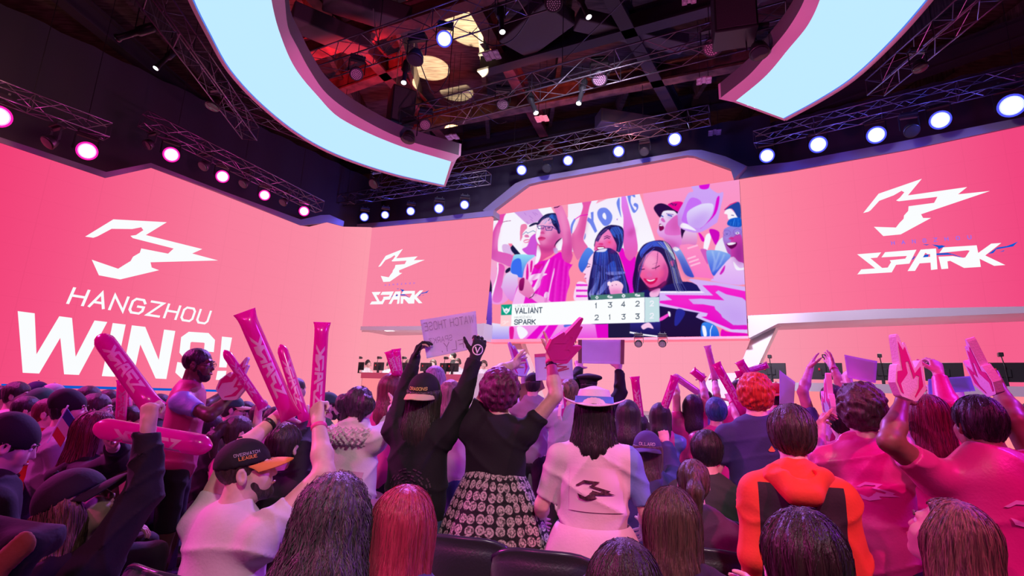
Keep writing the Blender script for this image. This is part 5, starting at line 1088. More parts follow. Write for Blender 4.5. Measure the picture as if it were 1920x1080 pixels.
beanL = P_('person in a black knitted cap bending over a phone at the left edge', (20, 835), 2.55, yaw=40, sit=True, hair=('short', 'dark'), top=('hoodie', blackc), hat=('beanie', capb), bottom=cloth('pale_lilac_trousers', (.50, .40, .55)), face=True, hyaw=55, hpitch=-18, R=dict(E=(.04, .10, -.26), W=(-.02, .26, .02), pose='half', n=(0, 0, 1)))
# ---------- standing row
signer = P_('person in black with a backward cap holding up a card sign in black gloves', (797, 742), 3.15, yaw=12, hair=('long', 'dark', .12), top=('long', blackc), bottom=jeans, hat=('cap', capb, capy, -1), hpitch=10, w=1.1, hyaw=12,
    L=dict(e=(757, 748), h=(777, 678), pref='ff', pose='half', n=(1, 0, .2), glove=glovem), R=dict(e=(868, 742), h=(891, 670), pref='ff', pose='half', n=(-.3, 1, .1), glove=glovem, bands=(watchm,)))
afro = P_('woman with curly magenta hair in black tee and patterned skirt, both arms up clapping', (938, 738), 3.1, yaw=14, skin='tan', hair=('afro', 'magenta'), top=('tee', blackc), w=1.15, hemdrop=-.17,
    R=dict(e=(1042, 742), h=(1032, 672), pref='ff', pose='open', n=(-1, .2, 0), bands=(bandm, watchm)), L=dict(e=(930, 700), h=(962, 684), pref='ff', pose='open', n=(1, .2, 0)))
hatl = P_('person in wide white hat and white dress with a dark emblem on the back', (1114, 772), 2.85, yaw=10, hair=('bob', 'black', .2), top=('dress', coatc), hat=('hat', hatw, hatb), w=1.25, hemdrop=.02,
    L=dict(E=(.10, .02, -.27), W=(.02, .22, -.12), pose='relaxed', n=(1, 0, 0)), R=dict(E=(.10, .02, -.27), W=(.0, .20, -.12), pose='relaxed', n=(-1, 0, 0)), sel=lambda c, I: (c-I['C']) @ I['r'] - .20*I['s'], tmats=[bluej])  # right sleeve's blue is blue light put into the cloth colour
hood = P_('teenager in an orange and black hooded jacket with dark straight hair', (1483, 814), 2.25, yaw=18, hair=('mop', 'dark'), top=('hoodie', orangec), w=.82, sel=lambda c, I: np.minimum(.172*I['s']-np.abs((c-I['C']) @ I['r']), .03-(c-I['C'])[:, 2]), tmats=[charc],
    L=dict(E=(.035, -.03, -.28), W=(-.03, .14, -.20), pose='relaxed', n=(1, 0, 0)), R=dict(E=(.045, .02, -.28), W=(-.02, .14, -.2), pose='relaxed', n=(-1, 0, 0)))
curly = P_('man with dark curly hair in a hot pink jersey, arms forward', (1614, 772), 2.6, yaw=20, skin='tan', hair=('curly', 'dark'), top=('jersey', pinkj), w=1.2, hemdrop=.2, L=dict(e=(1530, 850), h=(1538, 800), pref='ff', pose='half', n=(1, 0, 0)), R=dict(e=(1700, 850), h=(1690, 800), pref='ff', pose='half'))
bigman = P_('broad man with short black hair in shiny pink jersey at right, both arms raised', (1834, 796), 2.25, yaw=10, skin='brown', hair=('crop', 'black'), top=('jersey', pinkj), w=1.85, hemdrop=.2,
    L=dict(e=(1668, 828), h=(1692, 752), pref='nf', pose='half', n=(0, 1, 0)), R=dict(e=(1902, 790), h=(1872, 726), pref='ff', pose='grip', n=(-1, .2, 0)))
bob = P_('woman with wine-red bob in pink long sleeves, fist raised beside the flame shaped foam hand', (1737, 782), 3.0, yaw=14, hair=('bob', 'wine', .2), top=('long', pinkj), R=dict(e=(1778, 770), h=(1760, 702), pref='ff', pose='half', n=(0, 1, 0)), L=dict(e=(1700, 820), h=(1690, 780), pref='ff', pose='half'))
redh = P_('man with bright red curly hair in a navy tee with a small orange badge', (1416, 742), 3.35, yaw=20, hair=('curly', 'red'), top=('tee', navyc), w=1.1, L=dict(E=(.10, .0, -.27), W=(.0, .12, -.2), pose='relaxed', n=(1, 0, 0)))
furcoat = P_('person in a puffy cream coat with fur collar and dark violet bunned hair', (675, 760), 3.5, yaw=25, hair=('bun', 'purple'), top=('coat', coatc), bottom=whitec, w=1.4, hemdrop=.16, R=dict(e=(742, 790), h=(738, 765), pref='ff', pose='open', n=(-1, 0, 0)))
standman = P_('tall bearded man in glasses, pink shirt and dark shorts standing in the left aisle', (372, 684), 4.0, yaw=68, skin='deep', hair=('buzz', 'black'), top=('tee', cloth('rose_shirt', (.52, .035, .20), .5)), bottom=(blackc,), face='open', hyaw=80, beard='black', glasses=True, w=1.15, h=.0095, sel=lambda c, I: np.abs((c-I['C']) @ I['r'])-.215*I['s'], tmats=[cloth('pale_blue_sleeve', (.30, .42, .70))],
    R=dict(e=(392, 780), h=(432, 745), pref='nf', pose='grip', n=(0, 0, 1)), L=dict(e=(372, 770), h=(415, 740), pref='ff', pose='half', n=(0, 0, 1)))
# ---------- behind the standing row
def mid(label, head, d, hair=('long', 'black', .3), top=None, jside=1, **k):
    kw = dict(k)
    if top is None: kw.update(J(jside))
    else: kw['top'] = top
    kw.setdefault('yaw', 16)
    return P_(label, head, d, hair=hair, **kw)
pony = mid('girl with a reddish ponytail in a dark purple top sitting in the middle', (1300, 905), 2.8, ('pony', 'brown', .24), ('long', cloth('plum', (.10, .03, .09))), sit=True)
greens = mid('person with short black hair and dark green top with a white lanyard', (1325, 846), 3.4, ('mop', 'black'), ('tee', cloth('deep_green', (.035, .06, .045))), sit=True)
navycap = mid('person in a violet backward cap and dark hoodie beside the white dress', (1214, 846), 3.7, ('long', 'dark', .12), ('hoodie', navyc), sit=True, hat=('cap', capn, capn, -1), R=dict(e=(1262, 880), h=(1248, 828), pref='ff', pose='half', bands=(watchm,)))
blueh = mid('person with short teal blue hair in a pink jersey', (1343, 772), 4.5, ('mop', 'blue'), yaw=20, R=dict(e=(1386, 790), h=(1372, 752), pref='ff', pose='half', bands=(bandm,)))
girl1 = mid('girl with long black hair in pink jersey, both arms raised with sticks', (1299, 763), 5.2, ('long', 'black', .34), L=dict(e=(1268, 745), h=(1266, 715), pref='ff', pose='grip'), R=dict(e=(1322, 745), h=(1316, 712), pref='ff', pose='grip', bands=(bandm,)))
girl2 = mid('girl with long black hair in purple-pink jersey holding up one pink stick', (1238, 780), 4.9, ('long', 'black', .36), R=dict(e=(1262, 830), h=(1236, 796), pref='ff', pose='grip', bands=(watchm,)))
redcap = mid('person in a red baseball cap behind the red-haired man', (1456, 745), 4.9, ('short', 'dark'), ('tee', pinkj), hat=('cap', capr, capr, -1))
armsup = mid('person with short wavy dark hair in pink jersey, both hands raised high at right', (1561, 752), 4.2, ('crop', 'dark'), jside=-1, L=dict(e=(1505, 735), h=(1518, 693), pref='ff', pose='open', n=(1, 0, 0)), R=dict(e=(1582, 730), h=(1562, 690), pref='ff', pose='open', n=(-1, 0, 0), bands=(bandm,)))
small1 = mid('small dark head between the curly-haired man and the orange hood', (1580, 792), 3.4, ('short', 'dark'), ('tee', pinkj), L=dict(e=(1545, 815), h=(1552, 790), pref='ff', pose='open'), R=dict(e=(1606, 765), h=(1591, 716), pref='ff', pose='half', n=(1, .3, 0)))
bannerp = mid('person mostly hidden behind the broad man, holding the pale blue banner', (1797, 778), 3.7, ('short', 'black'), ('tee', navyc), L=dict(e=(1750, 780), h=(1748, 742), pref='ff', pose='half', n=(0, 1, 0)), R=dict(e=(1808, 770), h=(1798, 736), pref='ff', pose='half', n=(0, 1, 0)))
wine = mid('woman with straight wine-red hair in pink, small sticks held up in front', (735, 730), 4.3, ('long', 'wine', .26), ('tee', pinkj), R=dict(e=(752, 745), h=(745, 710), pref='ff', pose='grip'), L=dict(e=(722, 745), h=(734, 708), pref='ff', pose='grip'))
rose = mid('person with long faded rose hair in a pale pink top behind the gloved sign holder', (846, 740), 4.5, ('long', 'rose', .22), ('tee', cloth('pale_pink', (.70, .40, .52))), bottom=jeans, R=dict(e=(880, 780), h=(872, 750), pref='ff', pose='open', n=(-1, 0, 0)))
lilac = mid('person with pale violet hair half hidden behind the backward cap', (817, 712), 5.2, ('bob', 'grey', .2), ('tee', whitec))
darkcap = mid('person with a dark cap below the pale foam hand near the curly magenta hair', (1000, 722), 5.8, ('short', 'black'), ('long', greyc), hat=('cap', capb, capb), R=dict(e=(990, 740), h=(983, 706), pref='ff', pose='grip'), L=dict(e=(974, 765), h=(972, 745), pref='ff', pose='half', n=(0, 1, 0)))
beret = mid('person in a dark beret holding up the blank card with both hands', (1103, 728), 5.0, ('short', 'black'), ('long', blackc), hat=('beret', capb), L=dict(e=(1078, 722), h=(1084, 690), pref='ff', pose='half', n=(0, 1, 0)), R=dict(e=(1163, 738), h=(1160, 692), pref='ff', pose='half', n=(0, 1, 0)))
drawer = mid('fair-haired person holding the card with a red drawing', (1068, 736), 4.7, ('short', 'blonde'), ('long', cloth('lilac_top', (.42, .36, .60))), L=dict(e=(1040, 770), h=(1056, 722), pref='ff', pose='half', n=(0, 1, 0)), R=dict(e=(1082, 818), h=(1066, 800), pref='ff', pose='grip'))
darkl = mid('woman with long dark hair right behind the wide white hat', (1178, 778), 4.3, ('long', 'black', .34), ('tee', blackc))
stickh = mid('person with black hair holding a pink stick upright to the right of the white hat', (1196, 800), 4.6, ('long', 'black', .3), R=dict(e=(1210, 840), h=(1202, 800), pref='ff', pose='grip'))
tanm = mid('person with dark hair behind the red curls, sticks raised', (1385, 735), 5.6, ('short', 'black'), R=dict(e=(1398, 735), h=(1392, 708), pref='ff', pose='grip'))
braid = mid('person with hand raised holding a pale stick left of the white column', (1322, 752), 5.8, ('short', 'dark'), R=dict(e=(1344, 742), h=(1340, 712), pref='ff', pose='grip', bands=(watchm,)))
edge = P_('person in a blue tee cut by the right edge of the picture', (1942, 800), 2.7, yaw=-5, hair=('short', 'dark'), top=('tee', navyc))
hiddenp = P_('person behind the capped man raising one dark sleeve with a pink stick', (535, 838), 2.9, yaw=20, sit=True, hair=('short', 'dark'), top=('long', blackc), R=dict(e=(566, 845), h=(569, 786), pref='ff', pose='grip', bands=(bandm,)))
# ---------- seated block at the left
def lefty(label, head, d, hair, top, hy=62, **k): return P_(label, head, d, yaw=k.pop('yaw', 45), sit=True, hair=hair, top=top, face=k.pop('face', True), hyaw=hy, **k)
lefty('woman with red hair and glasses in black, hands up behind the level pink stick', (182, 812), 3.2, ('long', 'wine', .2), ('hoodie', blackc), 70, glasses=True, R=dict(e=(225, 862), h=(212, 838), pref='nn', pose='open', n=(0, 1, .3), bands=(watchm,)))
lefty('bearded man in a black knitted cap and grey hoodie by the small flag', (130, 768), 4.0, ('short', 'black'), ('hoodie', greyc), 62, hat=('beanie', capb), beard='black')
lefty('man with swept dark hair in a white tee at the far left', (33, 742), 5.2, ('crop', 'dark'), ('tee', whitec), 75)
lefty('person in a green baseball cap and green top at left', (78, 757), 5.0, ('long', 'dark', .15), ('tee', greenc), 60, hat=('cap', capg, capw))
lefty('person in a navy cap behind the green cap', (70, 738), 6.0, ('short', 'dark'), ('tee', whitec), 60, hat=('cap', capn, capw))
lefty('person in a white cap next to the green cap', (100, 744), 5.6, ('short', 'brown'), ('tee', whitec), 60, hat=('cap', capw, capw))
lefty('person with dark red hair in an orange scarf in front of the grey hoodie', (92, 776), 4.4, ('short', 'wine'), ('hoodie', orangec), 70)
lefty('man with short dark hair behind the knitted cap', (168, 748), 5.4, ('short', 'dark'), ('tee', greyc), 60)
lefty('man with wavy dark hair and glasses beside the knitted cap', (182, 768), 4.5, ('crop', 'dark'), ('tee', navyc), 68, glasses=True)
lefty('person with glasses and dark hair left of the upright sticks', (205, 754), 5.6, ('short', 'dark'), ('tee', pinkj), 68, glasses=True)
lefty('person at the very left edge with dark hair', (2, 748), 5.4, ('short', 'black'), ('tee', greyc), 70)
lefty('person with dark hair and olive top behind the upright sticks', (224, 770), 5.2, ('short', 'black'), ('tee', olive), 60)
lefty('person in red behind the raised arm', (262, 772), 5.4, ('short', 'dark'), ('tee', cloth('red_top', (.5, .03, .05))), 60)
lefty('person with dark hair left of the standing man', (302, 762), 5.6, ('short', 'black'), ('hoodie', blackc), 60)
lefty('person in a green baseball cap and glasses behind the diagonal stick', (437, 768), 5.4, ('short', 'dark'), ('tee', greenc), 70, hat=('cap', capg, capy), glasses=True)
lefty('person with dark hair behind the foam hand of the standing man', (408, 768), 6.0, ('short', 'black'), ('tee', greenc), 60)
lefty('person in a grey hoodie with dark hair right of the standing man', (462, 775), 5.6, ('short', 'dark'), ('hoodie', greyc), 60)
headb = lefty('person with dark ponytail and a pale headband raising a diagonal stick', (448, 812), 3.8, ('pony', 'dark', .2), ('tee', pinkj), 45, face=False, R=dict(e=(478, 835), h=(484, 775), pref='ff', pose='grip'))
lefty('man in a green cap and green top right of the two tall sticks', (616, 762), 5.2, ('short', 'dark'), ('hoodie', greenc), 55, hat=('cap', capg, capg), beard='dark')
P_('person in a navy tee standing behind the tallest stick', (557, 730), 5.6, yaw=30, hair=('short', 'black'), top=('tee', navyc))
for i, (x, y, d, hc, tm) in enumerate([(52, 770, 4.7, 'black', greyc), (243, 790, 4.2, 'dark', olive), (320, 782, 6.2, 'black', greyc), (492, 782, 5.0, 'dark', whitec), (398, 800, 5.0, 'black', charc), (520, 790, 4.6, 'black', greyc), (650, 775, 5.8, 'black', blackc)]):
    lefty(['seated person with black hair in grey near the left edge, below the green cap', 'seated person in olive below the upright sticks', 'seated person with black hair far behind the standing man', 'seated person in white between the two tall sticks', 'seated person in charcoal in front of the standing man', 'seated person in grey beside the tall stick', 'seated person in black left of the fur collar'][i], (x, y), d, ('short', hc), ('tee', tm), 55, face=False)
# coach behind the left desk
I_ = P_('man in a dark jacket standing behind the left desk, turned to the left', (849, 668), atw(849, 668, WL, -1.7)[1], yaw=-95, hair=('short', 'black'), top=('long', blackc), face=True, h=.022, legs=False, group=None, w=1.0, tall=1.72)
# ================================================================ the video screen: the live picture it shows, laid on the panel as flat coloured shapes
def emis_attr(name):
    m = bpy.data.materials.new(name); m.use_nodes = True; N, L = nt(m); N.remove(N['Principled BSDF']); e = N.new('ShaderNodeEmission'); a = N.new('ShaderNodeAttribute'); a.attribute_name = 'shown'
    L.new(a.outputs['Color'], e.inputs[0]); L.new(e.outputs[0], N['Material Output'].inputs[0]); return m
nS_ = wnor(WS); sc_ = empty('video_screen', (atw(1150, 640, WS)[0], atw(1150, 640, WS)[1], 3.1), 'big video screen showing cheering fans and a score strip, in the middle of the stage', 'screen')
FR = [(920, 404.5), (1386, 336.5), (1402, 630.5), (911, 636.5)]
slab('screen_panel', FR, WS, blackp, .25, -.01, sc_)
ORG = {1: (905, 380, 10.667), 2: (1065, 350, 10.667), 3: (1225, 335, 10.667), 4: (905, 460, 10.667), 5: (1065, 450, 10.667), 6: (1225, 430, 10.667), 7: (905, 540, 5.647), 8: (1225, 535, 10.667), 0: (0, 0, 1)}
# the picture is a fine grid of lit pixels; shapes are laid into it with soft edges
NX, NY = 700, 410
_s, _t = np.meshgrid(np.linspace(0, 1, NX), np.linspace(0, 1, NY)); FRa = np.array(FR, float)
_Q = (FRa[0]*(1-_s[..., None])+FRa[1]*_s[..., None])*(1-_t[..., None])+(FRa[3]*(1-_s[..., None])+FRa[2]*_s[..., None])*_t[..., None]; PX, PY = _Q[..., 0], _Q[..., 1]
IMG = np.zeros((NY, NX, 3)); IMG[:] = (252, 150, 180); _Hm = np.linalg.inv  # sRGB values
def blur1(m, f, ax):
    k = max(1, int(math.ceil(f*2))); x = np.arange(-k, k+1); g = np.exp(-.5*(x/max(.3, f))**2); g /= g.sum(); return np.apply_along_axis(lambda q: np.convolve(q, g, 'same'), ax, m)
def box_of(P, m):
    lo = P.min(0); hi = P.max(0); c0 = int((lo[0]-922)/484*NX)-m-14; c1 = int((hi[0]-908)/476*NX)+m+14; r0 = 0; r1 = NY
    inside = (PY >= lo[1]-m*.8-1) & (PY <= hi[1]+m*.8+1); rr = np.nonzero(inside[:, max(0, min(NX-1, c0)):max(1, min(NX, c1))].any(1))[0]
    if len(rr) == 0: return None
    return max(0, rr[0]-m), min(NY, rr[-1]+m+1), max(0, c0), min(NX, c1)
def pg(r, c, pts, c2=None, sm=True, ax='y', f=.8, al=1.0):
    """shape in zoom frame r; c to c2 runs down (y) or across (x); f: softness of the edge"""
    ox, oy, s = ORG[r]; P = np.array([(ox+x/s, oy+y/s) for x, y in pts])
    if sm and len(P) > 3:
        n = len(P); out = []
        for i in range(n):
            p0, p1, p2, p3 = P[i-1], P[i], P[(i+1) % n], P[(i+2) % n]
            for u in (0, .25, .5, .75): out.append(.5*((2*p1)+(-p0+p2)*u+(2*p0-5*p1+4*p2-p3)*u*u+(-p0+3*p1-3*p2+p3)*u**3))
        P = np.array(out)
    m = int(math.ceil(f*2))+2; b = box_of(P, m)
    if b is None or b[1] <= b[0] or b[3] <= b[2]: return
    sl = (slice(b[0], b[1]), slice(b[2], b[3])); X, Y = PX[sl], PY[sl]; acc = np.zeros(X.shape)
    for sx, sy in ((-.17, -.17), (.17, .17), (-.17, .17), (.17, -.17)) if f < 1.2 else ((0, 0),):
        ins = np.zeros(X.shape, bool); xs, ys = X+sx, Y+sy; n = len(P)
        for i in range(n):
            (x0, y0), (x1, y1) = P[i], P[(i+1) % n]
            if y0 == y1: continue
            cr = ((y0 > ys) != (y1 > ys)) & (xs < (x1-x0)*(ys-y0)/(y1-y0)+x0); ins ^= cr
        acc += ins
    acc /= 4 if f < 1.2 else 1
    if f > .3: acc = blur1(blur1(acc, f, 0), f, 1)
    acc = (acc*al)[..., None]; q = Y if ax == 'y' else X; q0, q1 = P[:, 1 if ax == 'y' else 0].min(), P[:, 1 if ax == 'y' else 0].max(); k = np.clip((q-q0)/max(1e-6, q1-q0), 0, 1)[..., None]
    col = np.array(c, float)*(1-k)+np.array(c2 or c, float)*k; IMG[sl] = IMG[sl]*(1-acc)+col*acc
def ln(r, c, pts, w=8, f=.6, al=1.0):
    for a, b in zip(pts[:-1], pts[1:]):
        a, b = np.array(a, float), np.array(b, float); d = (b-a)/max(1e-6, np.linalg.norm(b-a)); n = np.array([-d[1], d[0]])*w/2; e = d*w*.3
        pg(r, c, [tuple(a-e+n), tuple(a-e-n), tuple(b+e-n), tuple(b+e+n)], sm=False, f=f, al=al)
def wd(r, text, bl, br, tl, c, asp=.7, th=.17, gap=.28, mul=1):
    Q, W_ = strokes(text, 1, asp, gap, th); bl, br, tl = map(lambda p: np.array(p, float), (bl, br, tl)); ux = (br-bl)/W_; vy = tl-bl
    for q in Q: pg(r, c, [tuple(bl+ux*u+vy*v) for u, v in q], sm=False, f=.35)
SK = (228, 98, 172); WHT = (248, 244, 255); DK = (28, 20, 74); MG = (235, 12, 198); LL_ = (212, 176, 246)
pg(0, (252, 148, 178), FR, (253, 140, 165), sm=False)
pg(0, (250, 150, 205), [(1205, 350), (1386, 330), (1402, 520), (1215, 520)], (252, 140, 175), sm=False)
pg(1, WHT, [(180, 250), (1800, 0), (1800, 900), (1000, 1067), (330, 1000), (180, 700)], sm=False)
pg(1, (206, 152, 228), [(600, 165), (1090, 105), (1260, 330), (900, 440)], (215, 160, 228), sm=False)
for a in ([(830, 200), (870, 250)], [(1000, 190), (1060, 260)], [(930, 260), (1000, 320)], [(1040, 200), (1100, 240)], [(960, 330), (1010, 380)], [(880, 380), (910, 410)]): ln(1, (170, 110, 200), a, 7)
pg(1, (250, 152, 182), [(1350, 50), (1710, 0), (1720, 300), (1480, 300)], sm=False)
pg(2, (244, 234, 252), [(0, 330), (300, 270), (490, 230), (950, 160), (1415, 95), (1760, 1130), (1760, 1300), (0, 1300)], (250, 246, 255), sm=False)
pg(2, (252, 160, 190), [(640, 200), (940, 165), (720, 270), (560, 340)], sm=False)
BL = (112, 132, 236)
pg(2, BL, [(455, 515), (510, 500), (510, 690), (585, 890), (540, 925), (440, 740), (380, 680), (400, 610), (465, 650)], sm=False)
pg(2, BL, [(590, 500), (650, 430), (770, 430), (870, 540), (885, 640), (830, 750), (730, 785), (650, 700), (595, 600)]); pg(2, WHT, [(690, 560), (730, 520), (765, 590), (755, 660), (700, 620)])
pg(2, BL, [(975, 300), (1030, 220), (1040, 420), (1065, 610), (1040, 560), (985, 400)]); pg(2, (160, 90, 220), [(968, 650), (998, 636), (985, 676)], sm=False)
pg(2, BL, [(1195, 150), (1310, 115), (1345, 200), (1320, 210), (1270, 180), (1255, 220), (1260, 330), (1340, 470), (1370, 420), (1310, 370), (1340, 325), (1400, 360), (1400, 440), (1340, 520), (1290, 500), (1230, 350), (1200, 250)])
pg(2, BL, [(60, 760), (130, 640), (150, 690), (100, 800), (80, 940), (50, 900)]); pg(2, (120, 130, 225), [(320, 1040), (345, 930), (355, 990), (330, 1060)])
# man with glasses behind, on the left
pg(1, (238, 128, 175), [(755, 490), (800, 430), (880, 440), (880, 560), (790, 700), (750, 760)]); pg(1, (30, 26, 72), [(930, 480), (1000, 412), (1110, 402), (1120, 480)])
pg(1, (250, 238, 250), [(800, 620), (880, 520), (1000, 460), (1090, 450), (1090, 680), (1000, 820), (880, 900), (780, 900), (800, 760)]); pg(1, (208, 84, 214), [(960, 690), (1090, 620), (1110, 860), (1090, 1100), (960, 1080), (790, 940), (890, 870)])
pg(1, (238, 118, 168), [(815, 770), (860, 735), (940, 740), (925, 790), (850, 805)]); pg(1, WHT, [(830, 770), (920, 750), (910, 775), (850, 790)]); ln(1, (120, 150, 190), [(800, 640), (870, 580), (900, 610), (1010, 560), (1060, 590)], 12); pg(1, (222, 120, 180), [(840, 650), (900, 640), (930, 690), (850, 690)])
pg(1, (222, 182, 232), [(390, 860), (470, 830), (600, 900), (590, 1060), (420, 1000)]); pg(1, (250, 120, 160), [(505, 815), (590, 820), (600, 870), (560, 890)], sm=False); pg(1, (26, 24, 70), [(555, 900), (600, 845), (760, 1035), (640, 1040), (575, 960)], sm=False)
# figures at the lower left
pg(4, (246, 170, 205), [(150, 240), (330, 340), (560, 430), (560, 600), (500, 1100), (130, 1100)], (240, 150, 225)); pg(4, (226, 80, 180), [(300, 380), (440, 430), (400, 700), (380, 1100), (200, 1100), (280, 700)], (230, 110, 205)); pg(4, WHT, [(290, 360), (315, 370), (310, 560), (200, 1000), (175, 1060), (200, 850), (280, 620)])
pg(4, (225, 215, 245), [(480, 560), (700, 560), (720, 900), (720, 1100), (540, 1100), (380, 860), (380, 800)], (225, 130, 225)); pg(4, (28, 22, 66), [(460, 500), (540, 440), (555, 500), (470, 555)])
pg(4, (32, 18, 60), [(120, 660), (170, 740), (185, 900), (160, 1100), (160, 1700), (60, 1700), (100, 1000)]); pg(4, (150, 80, 220), [(100, 1050), (180, 1000), (170, 1880), (60, 1880)], (60, 40, 150))
# main man: arm, sleeve, shirt, neck, head
pg(1, (230, 70, 170), [(280, 215), (460, 205), (430, 280), (400, 400), (350, 560), (315, 800), (302, 940), (330, 975), (610, 1065), (590, 1280), (400, 1220), (150, 1093), (165, 800), (200, 600), (270, 440), (310, 370), (295, 270)], (220, 100, 190)); pg(1, WHT, [(400, 420), (350, 560), (330, 960), (310, 930), (302, 800), (330, 640)]); ln(1, (130, 20, 90), [(400, 390), (470, 370), (560, 362)], 8)
pg(4, MG, [(800, 640), (830, 480), (900, 330), (1050, 200), (1130, 300), (1300, 285), (1550, 130), (1620, 260), (1760, 380), (1800, 380), (1720, 530), (1745, 750), (1660, 1100), (1640, 1950), (560, 1950), (640, 1000)], (232, 40, 205))
pg(4, (250, 196, 240), [(830, 480), (900, 330), (1040, 210), (1120, 320), (1040, 400), (960, 640), (1000, 760), (860, 1000), (700, 1700), (560, 1950), (480, 1700), (640, 1000), (800, 640)], (240, 170, 240))
for q in ([(1310, 300), (1340, 300), (1230, 560), (1060, 900), (960, 980), (1140, 600)], [(1400, 560), (1430, 560), (1350, 900), (1180, 1900), (1120, 1900)], [(960, 600), (1120, 560), (1290, 570), (1200, 620), (1020, 700), (930, 680)], [(1100, 760), (1160, 700), (1130, 830), (1000, 950), (960, 900)], [(1230, 980), (1330, 960), (1260, 1120), (1200, 1500)]): pg(4, (250, 222, 250), q)
for q in ([(870, 520), (900, 360), (920, 600), (870, 760)], [(960, 330), (1000, 320), (980, 520), (950, 520)], [(1040, 400), (1210, 370), (1120, 480), (1040, 440)]): pg(4, (225, 20, 160), q)
pg(4, (150, 220, 244), [(590, 300), (640, 190), (800, 180), (920, 190), (1050, 205), (900, 330), (830, 480), (790, 660), (720, 640), (690, 590), (570, 545), (555, 470)], (62, 108, 235)); pg(4, (60, 110, 240), [(600, 320), (760, 280), (780, 640), (720, 640), (690, 590), (575, 540)])
pg(4, (235, 100, 170), [(1110, -60), (1440, -40), (1420, 150), (1270, 250), (1130, 330), (1100, 200)], (225, 70, 150)); pg(4, WHT, [(1100, 0), (1150, 80), (1160, 200), (1120, 320), (1050, 380), (1070, 200)]); pg(4, (205, 170, 225), [(1410, 60), (1490, 60), (1500, 150), (1440, 160)])
pg(1, (244, 178, 220), [(1100, 440), (1180, 330), (1340, 290), (1440, 400), (1530, 560), (1570, 620), (1590, 690), (1500, 780), (1440, 840), (1340, 880), (1200, 870), (1110, 830), (1062, 690), (1070, 560)], (220, 84, 160)); pg(1, WHT, [(1070, 600), (1100, 460), (1160, 470), (1150, 640), (1110, 720), (1150, 840), (1095, 800), (1062, 690)])
pg(1, DK, [(1095, 440), (1120, 360), (1250, 240), (1400, 208), (1480, 230), (1500, 330), (1560, 580), (1510, 620), (1480, 540), (1400, 430), (1340, 300), (1210, 340), (1130, 430)]); pg(1, (48, 96, 200), [(1330, 280), (1400, 235), (1475, 270), (1470, 360), (1400, 330)]); pg(1, (34, 16, 60), [(1480, 770), (1590, 700), (1500, 790), (1425, 890)])
GL = (44, 36, 130); ln(1, GL, [(1090, 470), (1230, 458), (1215, 520), (1120, 522), (1090, 470)], 11); ln(1, GL, [(1250, 472), (1400, 480), (1380, 550), (1270, 550), (1250, 472)], 12); ln(1, GL, [(1400, 490), (1550, 580)], 12); ln(1, GL, [(1228, 480), (1252, 482)], 10)
pg(1, (70, 30, 110), [(1290, 500), (1340, 490), (1360, 510), (1300, 515)]); pg(1, (70, 40, 120), [(1150, 490), (1200, 485), (1195, 500)]); pg(1, (214, 78, 150), [(1155, 600), (1200, 570), (1245, 620), (1180, 628)]); pg(1, (216, 44, 120), [(1105, 712), (1180, 680), (1260, 712), (1200, 756), (1130, 748)]); ln(1, (120, 10, 70), [(1110, 712), (1180, 706), (1255, 712)], 7)
pg(1, (238, 128, 190), [(1430, 60), (1560, 30), (1700, 320), (1760, 560), (1795, 800), (1785, 1000), (1800, 1060), (1740, 1210), (1610, 1140), (1575, 960), (1600, 760), (1540, 560), (1480, 280)], (220, 70, 165)); ln(1, (70, 10, 60), [(1425, 100), (1500, 88), (1575, 32)], 16)
# hand with phone in front of the shirt
pg(4, (242, 160, 205), [(700, 660), (730, 640), (880, 680), (960, 780), (1030, 920), (1010, 1020), (940, 1067), (760, 960), (720, 880)], (225, 110, 180)); pg(4, (160, 20, 110), [(740, 700), (830, 650), (830, 780), (800, 900), (730, 880)], (120, 10, 90)); pg(4, (244, 160, 225), [(1030, 960), (1300, 1080), (1500, 1280), (1350, 1300), (980, 1060)]); ln(4, (40, 8, 50), [(930, 1060), (1000, 1020), (1035, 960)], 12)
# woman holding the paper sign
pg(2, (232, 84, 170), [(290, 290), (470, 250), (430, 400), (385, 620), (345, 860), (310, 1067), (400, 1240), (230, 1437), (170, 1440), (80, 1200), (80, 950), (130, 850), (230, 620), (262, 540), (300, 400)], (228, 110, 172)); pg(2, WHT, [(150, 680), (230, 620), (180, 780), (90, 940), (100, 800)]); ln(2, (235, 10, 190), [(140, 655), (250, 578), (395, 560)], 16)
pg(5, (92, 142, 236), [(225, 420), (300, 260), (400, 150), (510, 235), (480, 330), (400, 480), (290, 650), (212, 540)], (50, 92, 214))
pg(5, (225, 130, 245), [(1070, -960), (1080, -890), (1140, -915), (1240, -560), (1330, -260), (1380, 0), (1395, 180), (1350, 330), (1240, 415), (1150, 330), (1100, 0), (1110, -430), (1070, -660)], (230, 88, 178))
pg(5, MG, [(1020, 270), (1100, 160), (1150, 330), (1240, 415), (1350, 330), (1345, 560), (1395, 800), (1310, 1040), (1180, 1060), (1130, 600)], (222, 10, 205))
pg(5, (34, 22, 84), [(535, 40), (570, -60), (640, -170), (760, -270), (920, -300), (1100, -230), (1100, 60), (1030, 240), (950, 220), (560, 160)]); pg(5, (52, 84, 190), [(840, -200), (960, -270), (1090, -180), (1060, -40), (930, -60)])
